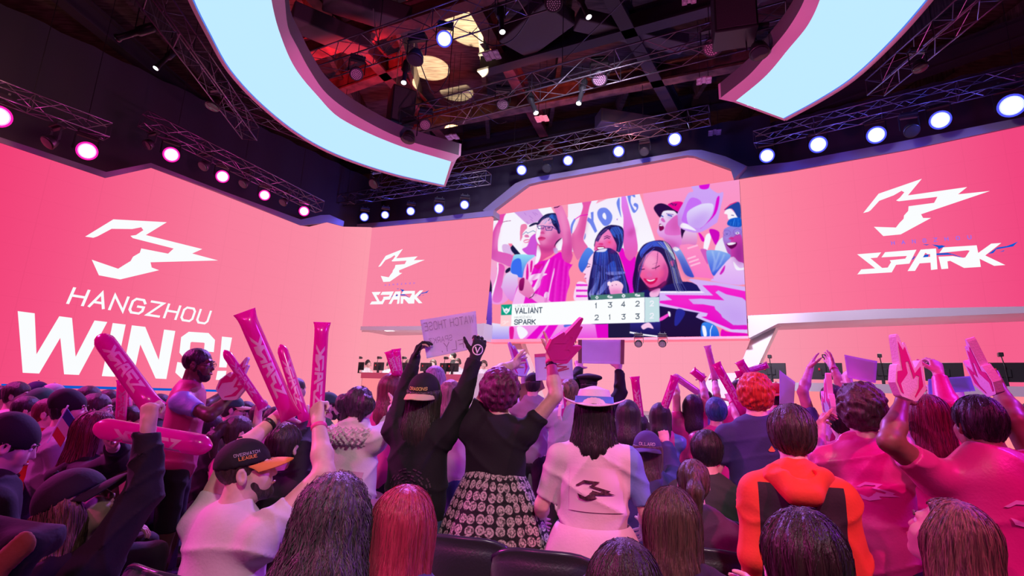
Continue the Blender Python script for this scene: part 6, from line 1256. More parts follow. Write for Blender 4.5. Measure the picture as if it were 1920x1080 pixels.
pg(5, (238, 130, 196), [(528, 150), (560, 10), (650, -140), (800, -220), (930, 0), (975, 120), (960, 230), (820, 230), (640, 240), (530, 210)], (236, 90, 170)); pg(5, (180, 20, 90), [(570, 150), (640, 120), (740, 140), (700, 200), (600, 200)]); pg(5, WHT, [(590, 150), (720, 145), (690, 185), (610, 185)]); pg(5, (222, 50, 130), [(605, 90), (640, 60), (700, 70), (690, 100)]); ln(5, (70, 20, 90), [(720, -60), (780, -85), (850, -60)], 11); ln(5, (60, 20, 90), [(720, -20), (780, -50), (830, -30)], 14); ln(5, (70, 20, 90), [(580, 0), (620, -20)], 14); pg(5, (240, 60, 120), [(790, 40), (850, 30), (840, 70)])
# girl with long dark hair seen from the side
pg(5, (252, 208, 242), [(520, 260), (410, 400), (390, 520), (300, 640), (345, 690), (320, 760), (360, 800), (390, 930), (480, 800), (520, 500)]); ln(5, (60, 30, 90), [(385, 545), (440, 525)], 14); ln(5, (90, 50, 110), [(390, 470), (450, 490)], 9); pg(5, (190, 60, 140), [(320, 760), (370, 755), (360, 785)]); pg(5, (170, 60, 130), [(320, 670), (360, 680), (340, 700)])
pg(5, (250, 216, 246), [(170, 880), (260, 830), (390, 900), (410, 1200), (120, 1200)]); 
for y in (880, 990, 1100): pg(5, (230, 40, 210), [(160, y), (390, y+5), (395, y+40), (160, y+45)], sm=False)
pg(5, (36, 30, 110), [(510, 300), (560, 210), (780, 160), (900, 190), (1010, 290), (1100, 550), (1170, 800), (1230, 1067), (1240, 1900), (560, 1900), (400, 1150), (410, 900), (450, 650), (490, 480)], (26, 18, 62)); pg(5, (40, 84, 205), [(540, 290), (600, 220), (780, 200), (800, 480), (760, 560), (560, 460)], (40, 40, 130)); pg(5, (226, 220, 246), [(560, 230), (640, 190), (780, 170), (740, 230), (620, 240)]); pg(5, (46, 74, 190), [(800, 500), (930, 420), (960, 620), (800, 640)])
for q in ([(420, 1060), (560, 840), (600, 640), (640, 660), (600, 900), (480, 1150)], [(560, 1100), (700, 880), (800, 800), (1000, 720), (1060, 740), (860, 860), (680, 1060)], [(770, 640), (1100, 630), (1130, 670), (940, 700), (790, 690)]): pg(5, (112, 116, 208), q, (140, 140, 214))
pg(5, (252, 214, 236), [(820, 930), (860, 850), (960, 815), (1050, 845), (1105, 920), (1075, 1040), (1110, 1090), (880, 1100), (830, 1000)], (244, 140, 205)); pg(5, (250, 222, 244), [(788, 855), (840, 828), (860, 900), (805, 915)])
# man shouting under a cap
pg(6, (232, 170, 236), [(100, -20), (110, 130), (200, 180), (300, 330), (420, 400), (560, 320), (600, 60), (540, -40)], (220, 110, 205)); pg(3, (240, 236, 252), [(140, 760), (200, 650), (300, 630), (490, 690), (520, 980), (540, 1100), (120, 1120), (105, 920)], (226, 150, 226)); pg(3, (226, 110, 205), [(300, 860), (500, 720), (530, 1000), (540, 1120), (260, 1120), (230, 1000)])
pg(3, (126, 6, 78), [(112, 930), (150, 905), (215, 975), (190, 1025), (128, 1040)]); pg(3, WHT, [(120, 930), (160, 915), (190, 945), (130, 945)]); ln(3, (60, 90, 190), [(150, 735), (195, 760)], 22); ln(3, (60, 90, 190), [(290, 725), (370, 750)], 24); ln(3, (120, 70, 170), [(260, 700), (400, 720)], 12); pg(3, (216, 100, 190), [(150, 820), (190, 780), (240, 860), (200, 870)])
pg(3, (40, 12, 62), [(555, 980), (640, 1000), (640, 1120), (590, 1210), (560, 1140)]); pg(3, (44, 12, 70), [(8, 590), (60, 520), (160, 493), (300, 540), (495, 660), (480, 705), (400, 640), (200, 650), (140, 775), (60, 690)]); pg(3, (238, 8, 140), [(300, 540), (330, 490), (480, 455), (600, 490), (540, 650), (495, 665)], (225, 5, 150))
for q in ([(335, 510), (370, 490), (380, 530)], [(395, 495), (410, 540)], [(430, 495), (440, 540), (470, 500)]): ln(3, (44, 20, 100), q, 12)
pg(6, (150, 176, 240), [(380, 390), (450, 350), (545, 410), (700, 700), (820, 950), (640, 900), (520, 640), (430, 480)], (60, 76, 200)); pg(6, WHT, [(390, 380), (440, 350), (520, 400), (450, 440)])
# waving foam hand
pg(6, (232, 200, 236), [(640, 20), (860, 50), (840, 330), (575, 330)], (220, 110, 190)); pg(3, (206, 166, 246), [(480, 700), (600, 480), (700, 290), (800, 250), (740, 100), (930, 75), (1110, 45), (1130, 180), (1290, 290), (1400, 280), (1350, 560), (1290, 830), (1240, 900), (900, 1080), (530, 980), (490, 760)], (205, 150, 245)); pg(3, (200, 110, 245), [(580, 760), (720, 410), (880, 400), (960, 500), (760, 600), (680, 720), (700, 900), (580, 860)]); pg(3, (220, 12, 216), [(930, 70), (1110, 45), (1100, 195), (940, 200)]); pg(3, (222, 10, 206), [(1270, 390), (1325, 380), (1250, 700), (1000, 950), (950, 985), (1180, 740)]); pg(3, (228, 220, 252), [(670, 700), (800, 580), (1000, 500), (1200, 520), (1150, 750), (960, 980), (720, 930)], (206, 170, 245)); pg(3, WHT, [(580, 890), (700, 920), (860, 1040), (700, 1010), (540, 970)])
pg(6, (225, 10, 190), [(900, 70), (960, 100), (1030, 210), (1010, 250), (960, 220)]); pg(6, WHT, [(1050, 120), (1160, 110), (1080, 420), (1000, 410)]); pg(6, (205, 10, 190), [(1120, 0), (1320, 60), (1270, 310), (1200, 240)]); pg(6, (235, 230, 246), [(1290, 250), (1420, 170), (1500, 480), (1240, 440)])
# woman with blue fringe at the right
pg(3, (250, 240, 250), [(1415, 690), (1520, 590), (1700, 790), (1510, 815), (1480, 720)]); pg(3, (34, 66, 160), [(1420, 630), (1560, 520), (1725, 480), (1750, 800), (1690, 780), (1570, 600)]); ln(3, (225, 20, 110), [(1425, 620), (1540, 515), (1660, 470)], 14); ln(3, (60, 50, 120), [(1560, 730), (1610, 735)], 12)
pg(6, (140, 140, 232), [(1410, 80), (1440, -20), (1760, -60), (1810, 690), (1660, 650), (1500, 490), (1440, 350), (1390, 190)], (206, 50, 160)); pg(6, (200, 60, 170), [(1560, 200), (1760, 120), (1800, 680), (1660, 620), (1560, 480)]); pg(3, (18, 96, 214), [(1490, 930), (1530, 810), (1740, 785), (1755, 960)], (24, 80, 190))
pg(6, (96, 4, 78), [(1465, 290), (1560, 268), (1670, 262), (1650, 340), (1560, 390), (1490, 340)]); pg(6, WHT, [(1475, 285), (1560, 262), (1655, 268), (1600, 305), (1510, 318)]); pg(6, (205, 40, 140), [(1500, 190), (1560, 150), (1610, 180), (1560, 205)]); pg(6, WHT, [(1640, 75), (1690, 50), (1720, 80), (1680, 100)]); pg(6, (60, 40, 120), [(1660, 70), (1695, 60), (1690, 95)]); pg(6, (70, 60, 150), [(1440, 95), (1490, 80), (1480, 110)])
for cx, cy, rx, ry in ((1470, 75, 75, 60), (1680, 55, 80, 70)): ln(6, (130, 80, 190), [(cx+rx*math.cos(t), cy+ry*math.sin(t)) for t in np.linspace(0, 6.283, 15)], 7)
pg(6, (210, 90, 190), [(940, 400), (1090, 430), (1090, 700), (1000, 560)]); pg(6, (140, 176, 240), [(1080, 420), (1250, 420), (1400, 450), (1550, 540), (1330, 800), (1200, 930), (1100, 680), (1060, 500)], (56, 84, 220)); pg(6, (236, 200, 246), [(1200, 960), (1550, 560), (1700, 640), (1830, 720), (1840, 1100), (1200, 1040)], (220, 170, 245)); pg(6, (206, 30, 190), [(1330, 880), (1430, 720), (1420, 820), (1360, 900)]); pg(6, WHT, [(1600, 640), (1720, 770), (1830, 760), (1830, 800), (1660, 810)])
pg(6, (252, 140, 196), [(520, 320), (700, 290), (900, 330), (1210, 990), (820, 950), (650, 580)], (250, 118, 196), sm=False); 
for q in ([(690, 590), (840, 540)], [(720, 660), (900, 600)], [(750, 730), (930, 670)], [(690, 380), (880, 320)]): ln(6, (254, 186, 222), q, 34)
# smiling woman in front
pg(0, (40, 24, 90), [(1190, 512), (1193, 484), (1204, 462), (1220, 453), (1242, 451), (1258, 462), (1268, 490), (1274, 518), (1288, 545), (1262, 552), (1225, 545), (1200, 548), (1196, 524)], (34, 14, 60)); pg(0, (60, 84, 205), [(1200, 472), (1212, 458), (1228, 452), (1250, 456), (1262, 474), (1250, 468), (1230, 462), (1212, 470), (1203, 484)]); pg(0, (210, 225, 215), [(1244, 451), (1256, 462), (1266, 486), (1260, 482), (1250, 464)])
pg(0, (30, 24, 100), [(1178, 580), (1200, 548), (1230, 540), (1288, 528), (1318, 552), (1322, 640), (1178, 640)], (26, 14, 66)); pg(0, (246, 140, 200), [(1196, 508), (1202, 490), (1211, 477), (1224, 470), (1238, 474), (1247, 488), (1253, 506), (1250, 524), (1240, 535), (1222, 541), (1208, 530)], (228, 66, 142)); pg(0, (60, 10, 60), [(1216, 541), (1232, 537), (1246, 527), (1250, 532), (1234, 544), (1220, 547)])
pg(5, (214, 16, 92), [(1510, 765), (1650, 795), (1790, 755), (1745, 850), (1650, 888), (1570, 850)]); pg(5, WHT, [(1565, 785), (1650, 803), (1745, 778), (1700, 818), (1620, 828)]); ln(5, (60, 10, 60), [(1425, 575), (1480, 590), (1530, 580)], 15); ln(5, (60, 10, 60), [(1680, 570), (1750, 560), (1830, 515)], 16); ln(5, (150, 40, 110), [(1440, 530), (1510, 520)], 8); ln(5, (130, 30, 100), [(1690, 490), (1790, 450)], 8); ln(5, (110, 34, 110), [(1790, 260), (1780, 420), (1740, 560)], 6); ln(5, (120, 40, 110), [(1600, 310), (1530, 420), (1500, 520)], 4); pg(5, (226, 100, 170), [(1570, 690), (1640, 640), (1690, 720), (1620, 735)]); pg(6, (225, 30, 110), [(330, 650), (400, 620), (410, 700), (370, 740)])
pg(0, (36, 14, 70), [(1186, 530), (1192, 500), (1199, 520), (1201, 552), (1193, 560)])
# big flame shaped foam hand at the lower right
pg(8, LL_, [(700, -110), (745, -132), (1240, -66), (1850, 30), (1900, 960), (1600, 955), (845, 640), (845, 570), (930, 556), (120, 412), (120, 120), (950, 120), (870, -10)], (222, 196, 250), sm=False); pg(8, WHT, [(130, 118), (960, 118), (1040, 148), (130, 150)], sm=False)
pg(8, (246, 40, 205), [(980, 0), (1240, 0), (1850, 120), (1900, 885), (1560, 880), (960, 632), (1062, 620), (1090, 560), (120, 352), (120, 312), (380, 292), (230, 190), (1200, 204)], (232, 8, 196), sm=False); pg(8, (208, 174, 246), [(1240, 140), (1300, 100), (1460, 180), (1780, 250), (1850, 310), (1900, 795), (1600, 795), (1380, 640), (1350, 580), (1240, 480), (1220, 420), (1000, 380), (800, 375), (700, 275), (950, 265), (1420, 300)], sm=False)
pg(8, (30, 16, 72), [(-100, 740), (130, 700), (130, 425), (900, 565), (845, 640), (1060, 745), (960, 1060), (-100, 1060)], (34, 14, 60), sm=False); pg(8, (40, 40, 150), [(470, 480), (640, 540), (500, 780), (420, 780)]); pg(8, (250, 70, 210), [(120, 660), (260, 580), (330, 540), (320, 600), (200, 690), (120, 715)]); pg(8, WHT, [(290, 530), (330, 530), (345, 600), (320, 630)]); pg(8, (60, 136, 238), [(960, 800), (1060, 735), (1260, 830), (1300, 1060), (980, 1060)], (30, 90, 220)); pg(8, WHT, [(975, 820), (1040, 830), (1070, 1000), (1010, 1020)]); ln(8, WHT, [(1180, 800), (1140, 900), (1140, 1040)], 16); pg(8, (232, 8, 190), [(1370, 880), (1500, 930), (1900, 970), (1900, 1060), (1390, 1060)])
pg(8, (244, 180, 225), [(-60, 130), (130, 60), (110, 190), (60, 230), (-60, 230)])
# below the score strip
pg(7, (236, 226, 250), [(100, 370), (290, 395), (280, 560), (95, 560)], (160, 140, 240), sm=False); pg(7, (246, 160, 236), [(280, 395), (870, 385), (860, 560), (280, 560)], (240, 120, 232), sm=False)
for q in ([(600, 400), (680, 395), (560, 550), (450, 550)], [(700, 395), (800, 390), (700, 550), (600, 550)]): pg(7, (232, 10, 205), q, sm=False)
pg(7, WHT, [(360, 420), (420, 410), (480, 480), (400, 540)]); pg(7, (226, 20, 150), [(285, 420), (330, 420), (320, 540), (290, 540)]); pg(7, (80, 110, 225), [(865, 390), (1000, 386), (980, 412), (880, 420)]); pg(7, (244, 150, 240), [(860, 420), (1200, 385), (1230, 560), (850, 560)], (232, 60, 215)); pg(7, (226, 8, 200), [(1190, 385), (1335, 380), (1335, 560), (1220, 560)], sm=False); pg(7, (32, 24, 66), [(1330, 380), (1565, 372), (1560, 560), (1330, 560)], sm=False); pg(7, (44, 36, 130), [(1560, 370), (1880, 355), (1880, 560), (1560, 560)], (24, 14, 60), sm=False); ln(7, WHT, [(1562, 470), (1700, 495), (1845, 512)], 18); pg(7, (250, 200, 236), [(1680, 400), (1760, 365), (1810, 430), (1750, 420), (1700, 440)])
# soft modelling: shadows, blush, folds, strands of hair
rs = np.random.default_rng(5)
def hairlines(r, A, B, cols, n, w=5, al=.55):
    """n strands between two guide lines"""
    A, B = np.array(A, float), np.array(B, float)
    for i in range(n):
        t = rs.uniform(0, 1); P = A*(1-t)+B*t; P = P+rs.normal(0, 6 if r else .4, (1, 2)); k0 = rs.integers(0, max(1, len(P)-2)); k1 = rs.integers(k0+2, len(P)+1); P = P[k0:k1]; c = cols[rs.integers(len(cols))]
        ln(r, c, [tuple(p) for p in P], w*rs.uniform(.5, 1.3), .5, al)

SH = (176, 40, 130)
pg(1, SH, [(1110, 850), (1340, 882), (1450, 840), (1420, 960), (1260, 1000), (1140, 940)], f=5, al=.6); pg(1, SH, [(1430, 560), (1570, 640), (1500, 780), (1400, 850), (1350, 800)], f=8, al=.42); pg(1, (250, 205, 235), [(1150, 400), (1250, 330), (1330, 330), (1300, 430), (1180, 450)], f=6, al=.6); pg(1, SH, [(1190, 500), (1230, 510), (1250, 600), (1215, 600)], f=3, al=.4); pg(1, (250, 190, 226), [(1180, 740), (1260, 740), (1240, 850), (1170, 840)], f=6, al=.45); pg(1, (250, 214, 236), [(1270, 580), (1360, 590), (1330, 680), (1260, 660)], f=7, al=.45)
pg(1, (252, 190, 225), [(330, 420), (350, 560), (300, 800), (260, 940), (230, 900), (260, 640)], f=5, al=.5); pg(1, SH, [(180, 760), (210, 620), (280, 430), (230, 800), (240, 1100), (180, 1080)], f=6, al=.35); pg(1, (252, 190, 225), [(1540, 200), (1600, 200), (1690, 560), (1720, 800), (1650, 800)], f=7, al=.5); pg(1, SH, [(1700, 560), (1770, 640), (1790, 980), (1700, 1080), (1690, 800)], f=6, al=.4)
for q in ([(1230, 320), (1180, 600), (1050, 1000)], [(1420, 260), (1330, 700), (1240, 1300)], [(1600, 300), (1560, 800), (1500, 1500)], [(1500, 300), (1430, 700), (1390, 1200)], [(1680, 420), (1640, 900), (1600, 1400)], [(1150, 420), (1080, 560), (980, 700)]): ln(4, (176, 0, 150), q, 26, 3, .5); ln(4, (255, 150, 240), [(x+40, y) for x, y in q], 14, 2, .5)
hairlines(1, [(1110, 420), (1160, 330), (1240, 260), (1330, 230)], [(1440, 420), (1480, 400), (1490, 340), (1440, 230)], [(60, 110, 215), (20, 14, 60), (90, 150, 230)], 34, 6); hairlines(1, [(1400, 240), (1450, 330), (1500, 450), (1530, 590)], [(1480, 250), (1510, 360), (1540, 480), (1560, 580)], [(40, 60, 150), (14, 8, 50)], 24, 6)
pg(2, (250, 170, 214), [(200, 640), (260, 600), (200, 820), (130, 980), (120, 900)], f=5, al=.6); pg(2, SH, [(330, 600), (385, 620), (340, 900), (290, 1067), (250, 1000)], f=7, al=.35); pg(2, SH, [(1180, 930), (1300, 820), (1340, 900), (1250, 1000)], f=6, al=.45)
pg(5, SH, [(960, 30), (1000, 160), (900, 260), (820, 230), (930, 150)], f=5, al=.5); pg(5, (252, 190, 226), [(620, -20), (700, -80), (720, 0), (640, 30)], f=5, al=.6); pg(5, (246, 70, 130), [(780, 20), (880, 10), (870, 90), (790, 100)], f=5, al=.55); pg(5, (230, 60, 130), [(540, 90), (590, 80), (590, 130)], f=4, al=.5)
hairlines(5, [(560, 20), (600, -90), (700, -200), (840, -280)], [(600, 30), (680, -110), (790, -200), (900, -290)], [(70, 80, 190), (24, 14, 66), (40, 30, 110)], 40, 7); hairlines(5, [(860, -260), (960, -100), (1000, 60), (980, 220)], [(1020, -270), (1090, -120), (1100, 20), (1040, 230)], [(80, 120, 225), (24, 14, 60), (40, 50, 150)], 60, 8)
hairlines(5, [(560, 240), (510, 500), (480, 760), (420, 1060), (420, 1300)], [(1000, 290), (1090, 560), (1160, 820), (1200, 1060), (1230, 1300)], [(50, 90, 215), (22, 14, 58), (60, 50, 150), (110, 120, 220)], 170, 8)
hairlines(0, [(1222, 455), (1203, 475), (1196, 500), (1192, 530), (1188, 548)], [(1228, 468), (1212, 480), (1204, 500), (1198, 524), (1196, 548)], [(70, 40, 130), (24, 8, 56), (90, 100, 215)], 46, .6); hairlines(0, [(1230, 455), (1246, 470), (1256, 500), (1262, 530), (1268, 548)], [(1246, 452), (1264, 476), (1272, 506), (1280, 532), (1288, 546)], [(70, 60, 170), (24, 8, 56), (110, 130, 225), (200, 210, 215)], 60, .6)
pg(0, (252, 178, 216), [(1206, 492), (1216, 480), (1228, 482), (1232, 496), (1220, 506)], f=5, al=.6); pg(0, SH, [(1246, 492), (1254, 508), (1250, 526), (1238, 536), (1240, 514)], f=4, al=.5); pg(0, SH, [(1208, 530), (1222, 541), (1240, 534), (1250, 524), (1246, 536), (1224, 548)], f=3, al=.5); pg(0, (250, 90, 150), [(1200, 512), (1208, 510), (1208, 520), (1201, 520)], f=3, al=.5); pg(0, (250, 90, 150), [(1236, 508), (1246, 506), (1244, 518), (1236, 520)], f=3, al=.5); ln(5, (90, 20, 90), [(1800, 230), (1790, 400), (1750, 600)], 7, .6, .7); ln(5, (120, 40, 120), [(1640, 260), (1540, 400), (1490, 540)], 4, .6, .6)
pg(3, (120, 90, 200), [(280, 740), (380, 740), (360, 790), (290, 780)], f=4, al=.35); pg(3, SH, [(420, 760), (510, 760), (530, 1060), (400, 1060), (330, 960)], f=9, al=.3); pg(6, SH, [(200, 190), (300, 330), (400, 390), (500, 330), (420, 250)], f=6, al=.4); pg(6, (40, 40, 150), [(470, 480), (560, 560), (760, 930), (660, 900)], f=7, al=.5)
pg(6, (110, 20, 120), [(1700, 260), (1790, 300), (1800, 690), (1660, 640), (1620, 480)], f=9, al=.5); pg(6, (170, 180, 246), [(1440, 130), (1520, 120), (1500, 230), (1430, 220)], f=6, al=.6); hairlines(3, [(1500, 920), (1520, 860), (1550, 810)], [(1745, 950), (1742, 880), (1735, 800)], [(60, 140, 240), (10, 60, 160)], 30, 8)
for q in ([(1180, 440), (1230, 620), (1190, 850)], [(1320, 460), (1260, 640), (1220, 820)], [(1420, 500), (1340, 680), (1260, 800)]): ln(6, (210, 226, 252), q, 20, 2, .6)
pg(3, (160, 90, 225), [(700, 900), (900, 700), (1150, 640), (1120, 760), (960, 960), (800, 960)], f=10, al=.25); pg(8, (180, 130, 232), [(1260, 440), (1600, 780), (1900, 780), (1900, 520)], f=16, al=.35); pg(8, (250, 90, 215), [(300, 300), (900, 300), (800, 380), (500, 380)], f=10, al=.35)
pg(5, (252, 214, 236), [(820, 930), (860, 850), (960, 815), (1050, 845), (1105, 920), (1075, 1040), (1110, 1090), (880, 1100), (830, 1000)], (244, 150, 210)); pg(5, (250, 222, 244), [(788, 855), (840, 828), (860, 900), (805, 915)]); pg(5, (206, 70, 160), [(860, 1000), (1060, 1010), (1040, 1080), (880, 1080)], f=6, al=.4); ln(5, (120, 60, 130), [(880, 905), (890, 912)], 14); ln(5, (120, 60, 130), [(960, 890), (970, 897)], 14)
# score strip
pg(7, (252, 254, 255), [(310, 172), (1716, 96), (1716, 366), (298, 403)], sm=False); pg(7, (200, 226, 232), [(1716, 98), (1871, 94), (1874, 358), (1716, 366)], sm=False); pg(7, (10, 160, 130), [(197, 178), (310, 172), (305, 285), (196, 289)], sm=False); pg(7, (255, 206, 212), [(191, 290), (303, 286), (299, 403), (188, 406)], sm=False); pg(7, (76, 126, 120), [(1142, 78), (1712, 45), (1712, 96), (1142, 126)], sm=False)
pg(7, WHT, [(206, 192), (232, 226), (252, 208), (272, 224), (300, 184), (284, 246), (250, 278), (222, 250)], sm=False); pg(7, (10, 160, 130), [(238, 238), (250, 262), (264, 236), (258, 238), (250, 252), (244, 240)], sm=False)
pg(7, (255, 232, 236), [(200+(x-147)/1221*92, 388-(632-y)/1221*92*1.1) for x, y in EMR], sm=False)
TG = (72, 86, 106); wd(7, 'LOS ANGELES', (345, 203), (552, 194), (346, 182), (170, 176, 186), .8, .13); wd(7, 'VALIANT', (345, 268), (628, 260), (347, 216), TG, .72, .21); wd(7, 'HANGZHOU', (338, 322), (512, 317), (339, 300), (170, 176, 186), .8, .13); wd(7, 'SPARK', (337, 384), (556, 381), (339, 338), TG, .72, .21)
for x, t, b in ((1190, '1', 213), (1330, '3', 205), (1470, '4', 198), (1622, '2', 192)): wd(7, t, (x, b), (x+36*(.6 if t == '1' else 1), b-2), (x, b-50), TG, .7, .17)
for x, t, b in ((1190, '2', 338), (1336, '1', 334), (1474, '3', 331), (1622, '3', 326)): wd(7, t, (x, b), (x+34*(.6 if t == '1' else 1), b-2), (x, b-50), TG, .7, .20 if x > 1600 else .17)
for b in (190, 320): wd(7, '2', (1774, b), (1808, b-2), (1774, b-50), WHT, .7, .2)
for cx, cy in ((1210, 100), (1492, 83)): pg(7, WHT, [(cx-20, cy), (cx, cy-20), (cx+20, cy), (cx, cy+20)], sm=cx > 1300); pg(7, (76, 126, 120), [(cx-7, cy), (cx, cy-7), (cx+7, cy), (cx, cy+7)], sm=True)
for cx, cy in ((1348, 93), (1640, 76)): pg(7, WHT, [(cx-26, cy+6), (cx-24, cy-12), (cx-4, cy-14), (cx+2, cy-4), (cx+24, cy-6), (cx+26, cy+12), (cx-2, cy+14)]); pg(7, (76, 126, 120), [(cx-14, cy), (cx-8, cy-6), (cx-4, cy), (cx-8, cy+5)])
_V = np.array([atw(x, y, WS, .012) for x, y in zip(PX.ravel(), PY.ravel())]); _i = np.arange((NY-1)*(NX-1)); _r, _c = _i//(NX-1), _i % (NX-1); _b = _r*NX+_c
_o = mesh_np('live_picture', _V, np.stack([_b, _b+NX, _b+NX+1, _b+1], 1), emis_attr('screen_picture'), sc_, False)
_S = np.clip(IMG.reshape(-1, 3)/255, 0, 1); _L = np.where(_S <= .04045, _S/12.92, ((_S+.055)/1.055)**2.4); _a = _o.data.color_attributes.new('shown', 'FLOAT_COLOR', 'POINT'); _a.data.foreach_set('color', np.hstack([_L, np.ones((len(_L), 1))]).astype(np.float32).ravel())
# ================================================================ what the crowd holds, prints on clothes, chairs
def px(x, y, d): return aty(x, y, d)
stick(px(290, 770, 2.02), px(187, 628, 2.15), .037, 'thick pink stick tilted left in the raised hand at the lower left', ('flat', 'dome'))
stick(px(398, 838, 2.3), px(176, 800, 2.35), .045, 'pink inflated stick lying level, pointed at both ends, at the left', ('dome', 'dome'), side=-.5)
stick(px(226, 800, 4.1), px(230, 712, 4.1), .036, 'upright pink stick behind the thick tilted stick', ('flat', 'flat'), lv=1); stick(px(242, 802, 4.15), px(236, 730, 4.2), .034, 'second upright stick just right of its pair behind the tilted stick', ('flat', 'flat'), lv=1)
stick(px(546, 784, 2.42), px(458, 584, 2.3), .039, 'longest pink inflated stick leaning left in the hand of the capped man', ('flat', 'flat'))
stick(px(592, 800, 2.42), px(604, 604, 2.4), .032, 'straight upright pink stick in the right hand of the capped man', ('flat', 'flat'))
stick(px(572, 790, 2.95), px(526, 645, 3.0), .030, 'slim pink stick between the two tall sticks', ('flat', 'dome'))
stick(px(494, 765, 3.85), px(420, 656, 3.8), .032, 'pink stick slanting left in front of the foam hand of the standing man', ('flat', 'dome'), lv=1)
stick(px(744, 706, 4.25), px(729, 658, 4.2), .034, 'small flared pink stick, left one of the pair over the wine-red hair', ('flat', 'flat'), lv=1); stick(px(748, 706, 4.28), px(743, 654, 4.25), .034, 'small flared pink stick, right one of the pair over the wine-red hair', ('flat', 'flat'), lv=1)
stick(px(1203, 806, 4.55), px(1190, 706, 4.5), .036, 'upright pink stick right of the wide white hat', ('flat', 'flat'), lv=1)
stick(px(1232, 802, 4.85), px(1266, 706, 4.8), .038, 'pink stick leaning right in front of the long black hair', ('flat', 'flat'), lv=1)
stick(px(1312, 738, 5.1), px(1262, 703, 5.1), .034, 'pale shiny stick lying aslant over the black-haired girl', ('dome', 'dome'), stickp, lv=1)
stick(px(1320, 712, 5.1), px(1298, 694, 5.1), .038, 'short pink stick end in the right hand of the black-haired girl', ('flat', 'flat'), lv=1, text=False)
stick(px(1342, 712, 5.7), px(1326, 648, 5.7), .034, 'thin pink stick raised left of the white column', ('flat', 'flat'), stickp, lv=1)
stick(px(1397, 778, 4.4), px(1342, 681, 4.5), .036, 'long slim pink stick leaning left beside the red curls', ('flat', 'flat'), lv=1)
stick(px(1405, 708, 5.5), px(1386, 677, 5.5), .046, 'pink stick end in front of the white column', ('flat', 'flat'), lv=1); stick(px(1440, 684, 5.6), px(1380, 703, 5.5), .034, 'violet pink stick held level in front of the white column', ('flat', 'flat'), lv=1)
R0 = np.array([1., 0, 0]); U0 = np.array([0, 0, 1.])
def foam(bx, by, tx, ty, d, label, right=R0, hm=1.0, **k):
    o = px(bx, by, d); t = px(tx, ty, d); v = t-o; return foam_hand(o, v, right, np.linalg.norm(v)*hm, label, **k)
foam(1708, 752, 1690, 628, 2.12, 'flame shaped foam hand held upright facing the camera at right', (1, .25, 0))
foam(1862, 742, 1808, 634, 2.16, 'flame shaped foam hand seen almost edge-on beside the broad man', (.32, .95, 0))
foam(418, 748, 476, 678, 3.85, 'flame shaped foam hand in the hands of the standing bearded man', (.77, 0, -.64), mir=False)
foam(1034, 676, 1100, 606, 2.95, 'magenta flame shaped foam hand on the raised right hand of the curly-haired woman', (.62, .42, -.6), m=foamm)
foam(982, 706, 962, 640, 5.6, 'pale blue-white foam hand behind the curly-haired woman', (.8, .6, 0), m=mat('foam_pale_blue', (.62, .66, .85), .7))
foam(1556, 786, 1548, 700, 3.3, 'pale pink foam hand seen edge-on between two raised arms', (.25, .97, 0)); foam(1065, 800, 1060, 722, 4.65, 'pale foam hand left of the wide white hat', (.7, .7, 0))
r_, at_ = sign([(788, 600), (892, 583), (897, 652), (800, 672)], 3.34, 'pale card sign with faint reversed handwriting held by the person in black gloves'); sign_text(r_, at_, 'WATCH THOSE', .05, .95, .10, .30, ink, True); sign_text(r_, at_, 'SPARKZ', .10, .52, .52, .66, ink, True); sign_text(r_, at_, 'FLY.', .30, .72, .70, .92, ink, True)
r_, at_ = sign([(1002, 664), (1072, 659), (1075, 710), (1005, 714)], 4.62, 'white card with a pink top edge and a red marker drawing of the emblem')
pts = [(.25, .55), (.9, .38), (.45, .5), (.85, .55), (.4, .75), (.9, .62)]; V = []; F = []
for a, b in zip(pts[:-1], pts[1:]):
    A, Bv = at_(*a), at_(*b); d_ = nrm(Bv-A); n_ = nrm(np.cross(d_, (0, 1, 0)))*.006; k = len(V); V += [A-n_, A+n_, Bv+n_, Bv-n_]; F.append([k, k+1, k+2, k+3])
mesh_np('marker_drawing', np.array(V), F, inkm, r_, False); q = [at_(0, 0, .004), at_(1, 0, .004), at_(1, .12, .004), at_(0, .12, .004)]; mesh_np('pink_edge', np.array(q), [[0, 1, 2, 3]], bandm, r_, False)
r_, at_ = sign([(1084, 637), (1171, 637), (1170, 683), (1084, 681)], 4.95, 'blank pale card with brown sides held up by the person in the beret', paper('card_lilac', (.78, .72, .82)))
for a, b in ((0, .08), (.92, 1)): mesh_np('brown_side', np.array([at_(a, 0, .004), at_(b, 0, .004), at_(b, 1, .004), at_(a, 1, .004)]), [[0, 1, 2, 3]], cardb, r_, False)
sign([(966, 722), (1016, 711), (1022, 728), (975, 754)], 5.75, 'brown cardboard sheet behind the curly-haired woman', cardb)
sign([(1584, 665), (1645, 677), (1642, 718), (1590, 708)], 3.42, 'thin pink paper sheet held up between raised hands at right', paper('paper_pink', (.86, .66, .82))); sign([(1462, 694), (1491, 716), (1488, 767), (1462, 762)], 4.3, 'white paper sheet standing beside the red cap', [4.3, 3.9, 3.9, 4.3] and card)
sign([(1741, 711), (1819, 705), (1829, 733), (1742, 740)], 3.66, 'pale blue banner sheet behind the pink sleeve at right', paper('banner_blue', (.58, .68, .90)), tilt=.03)
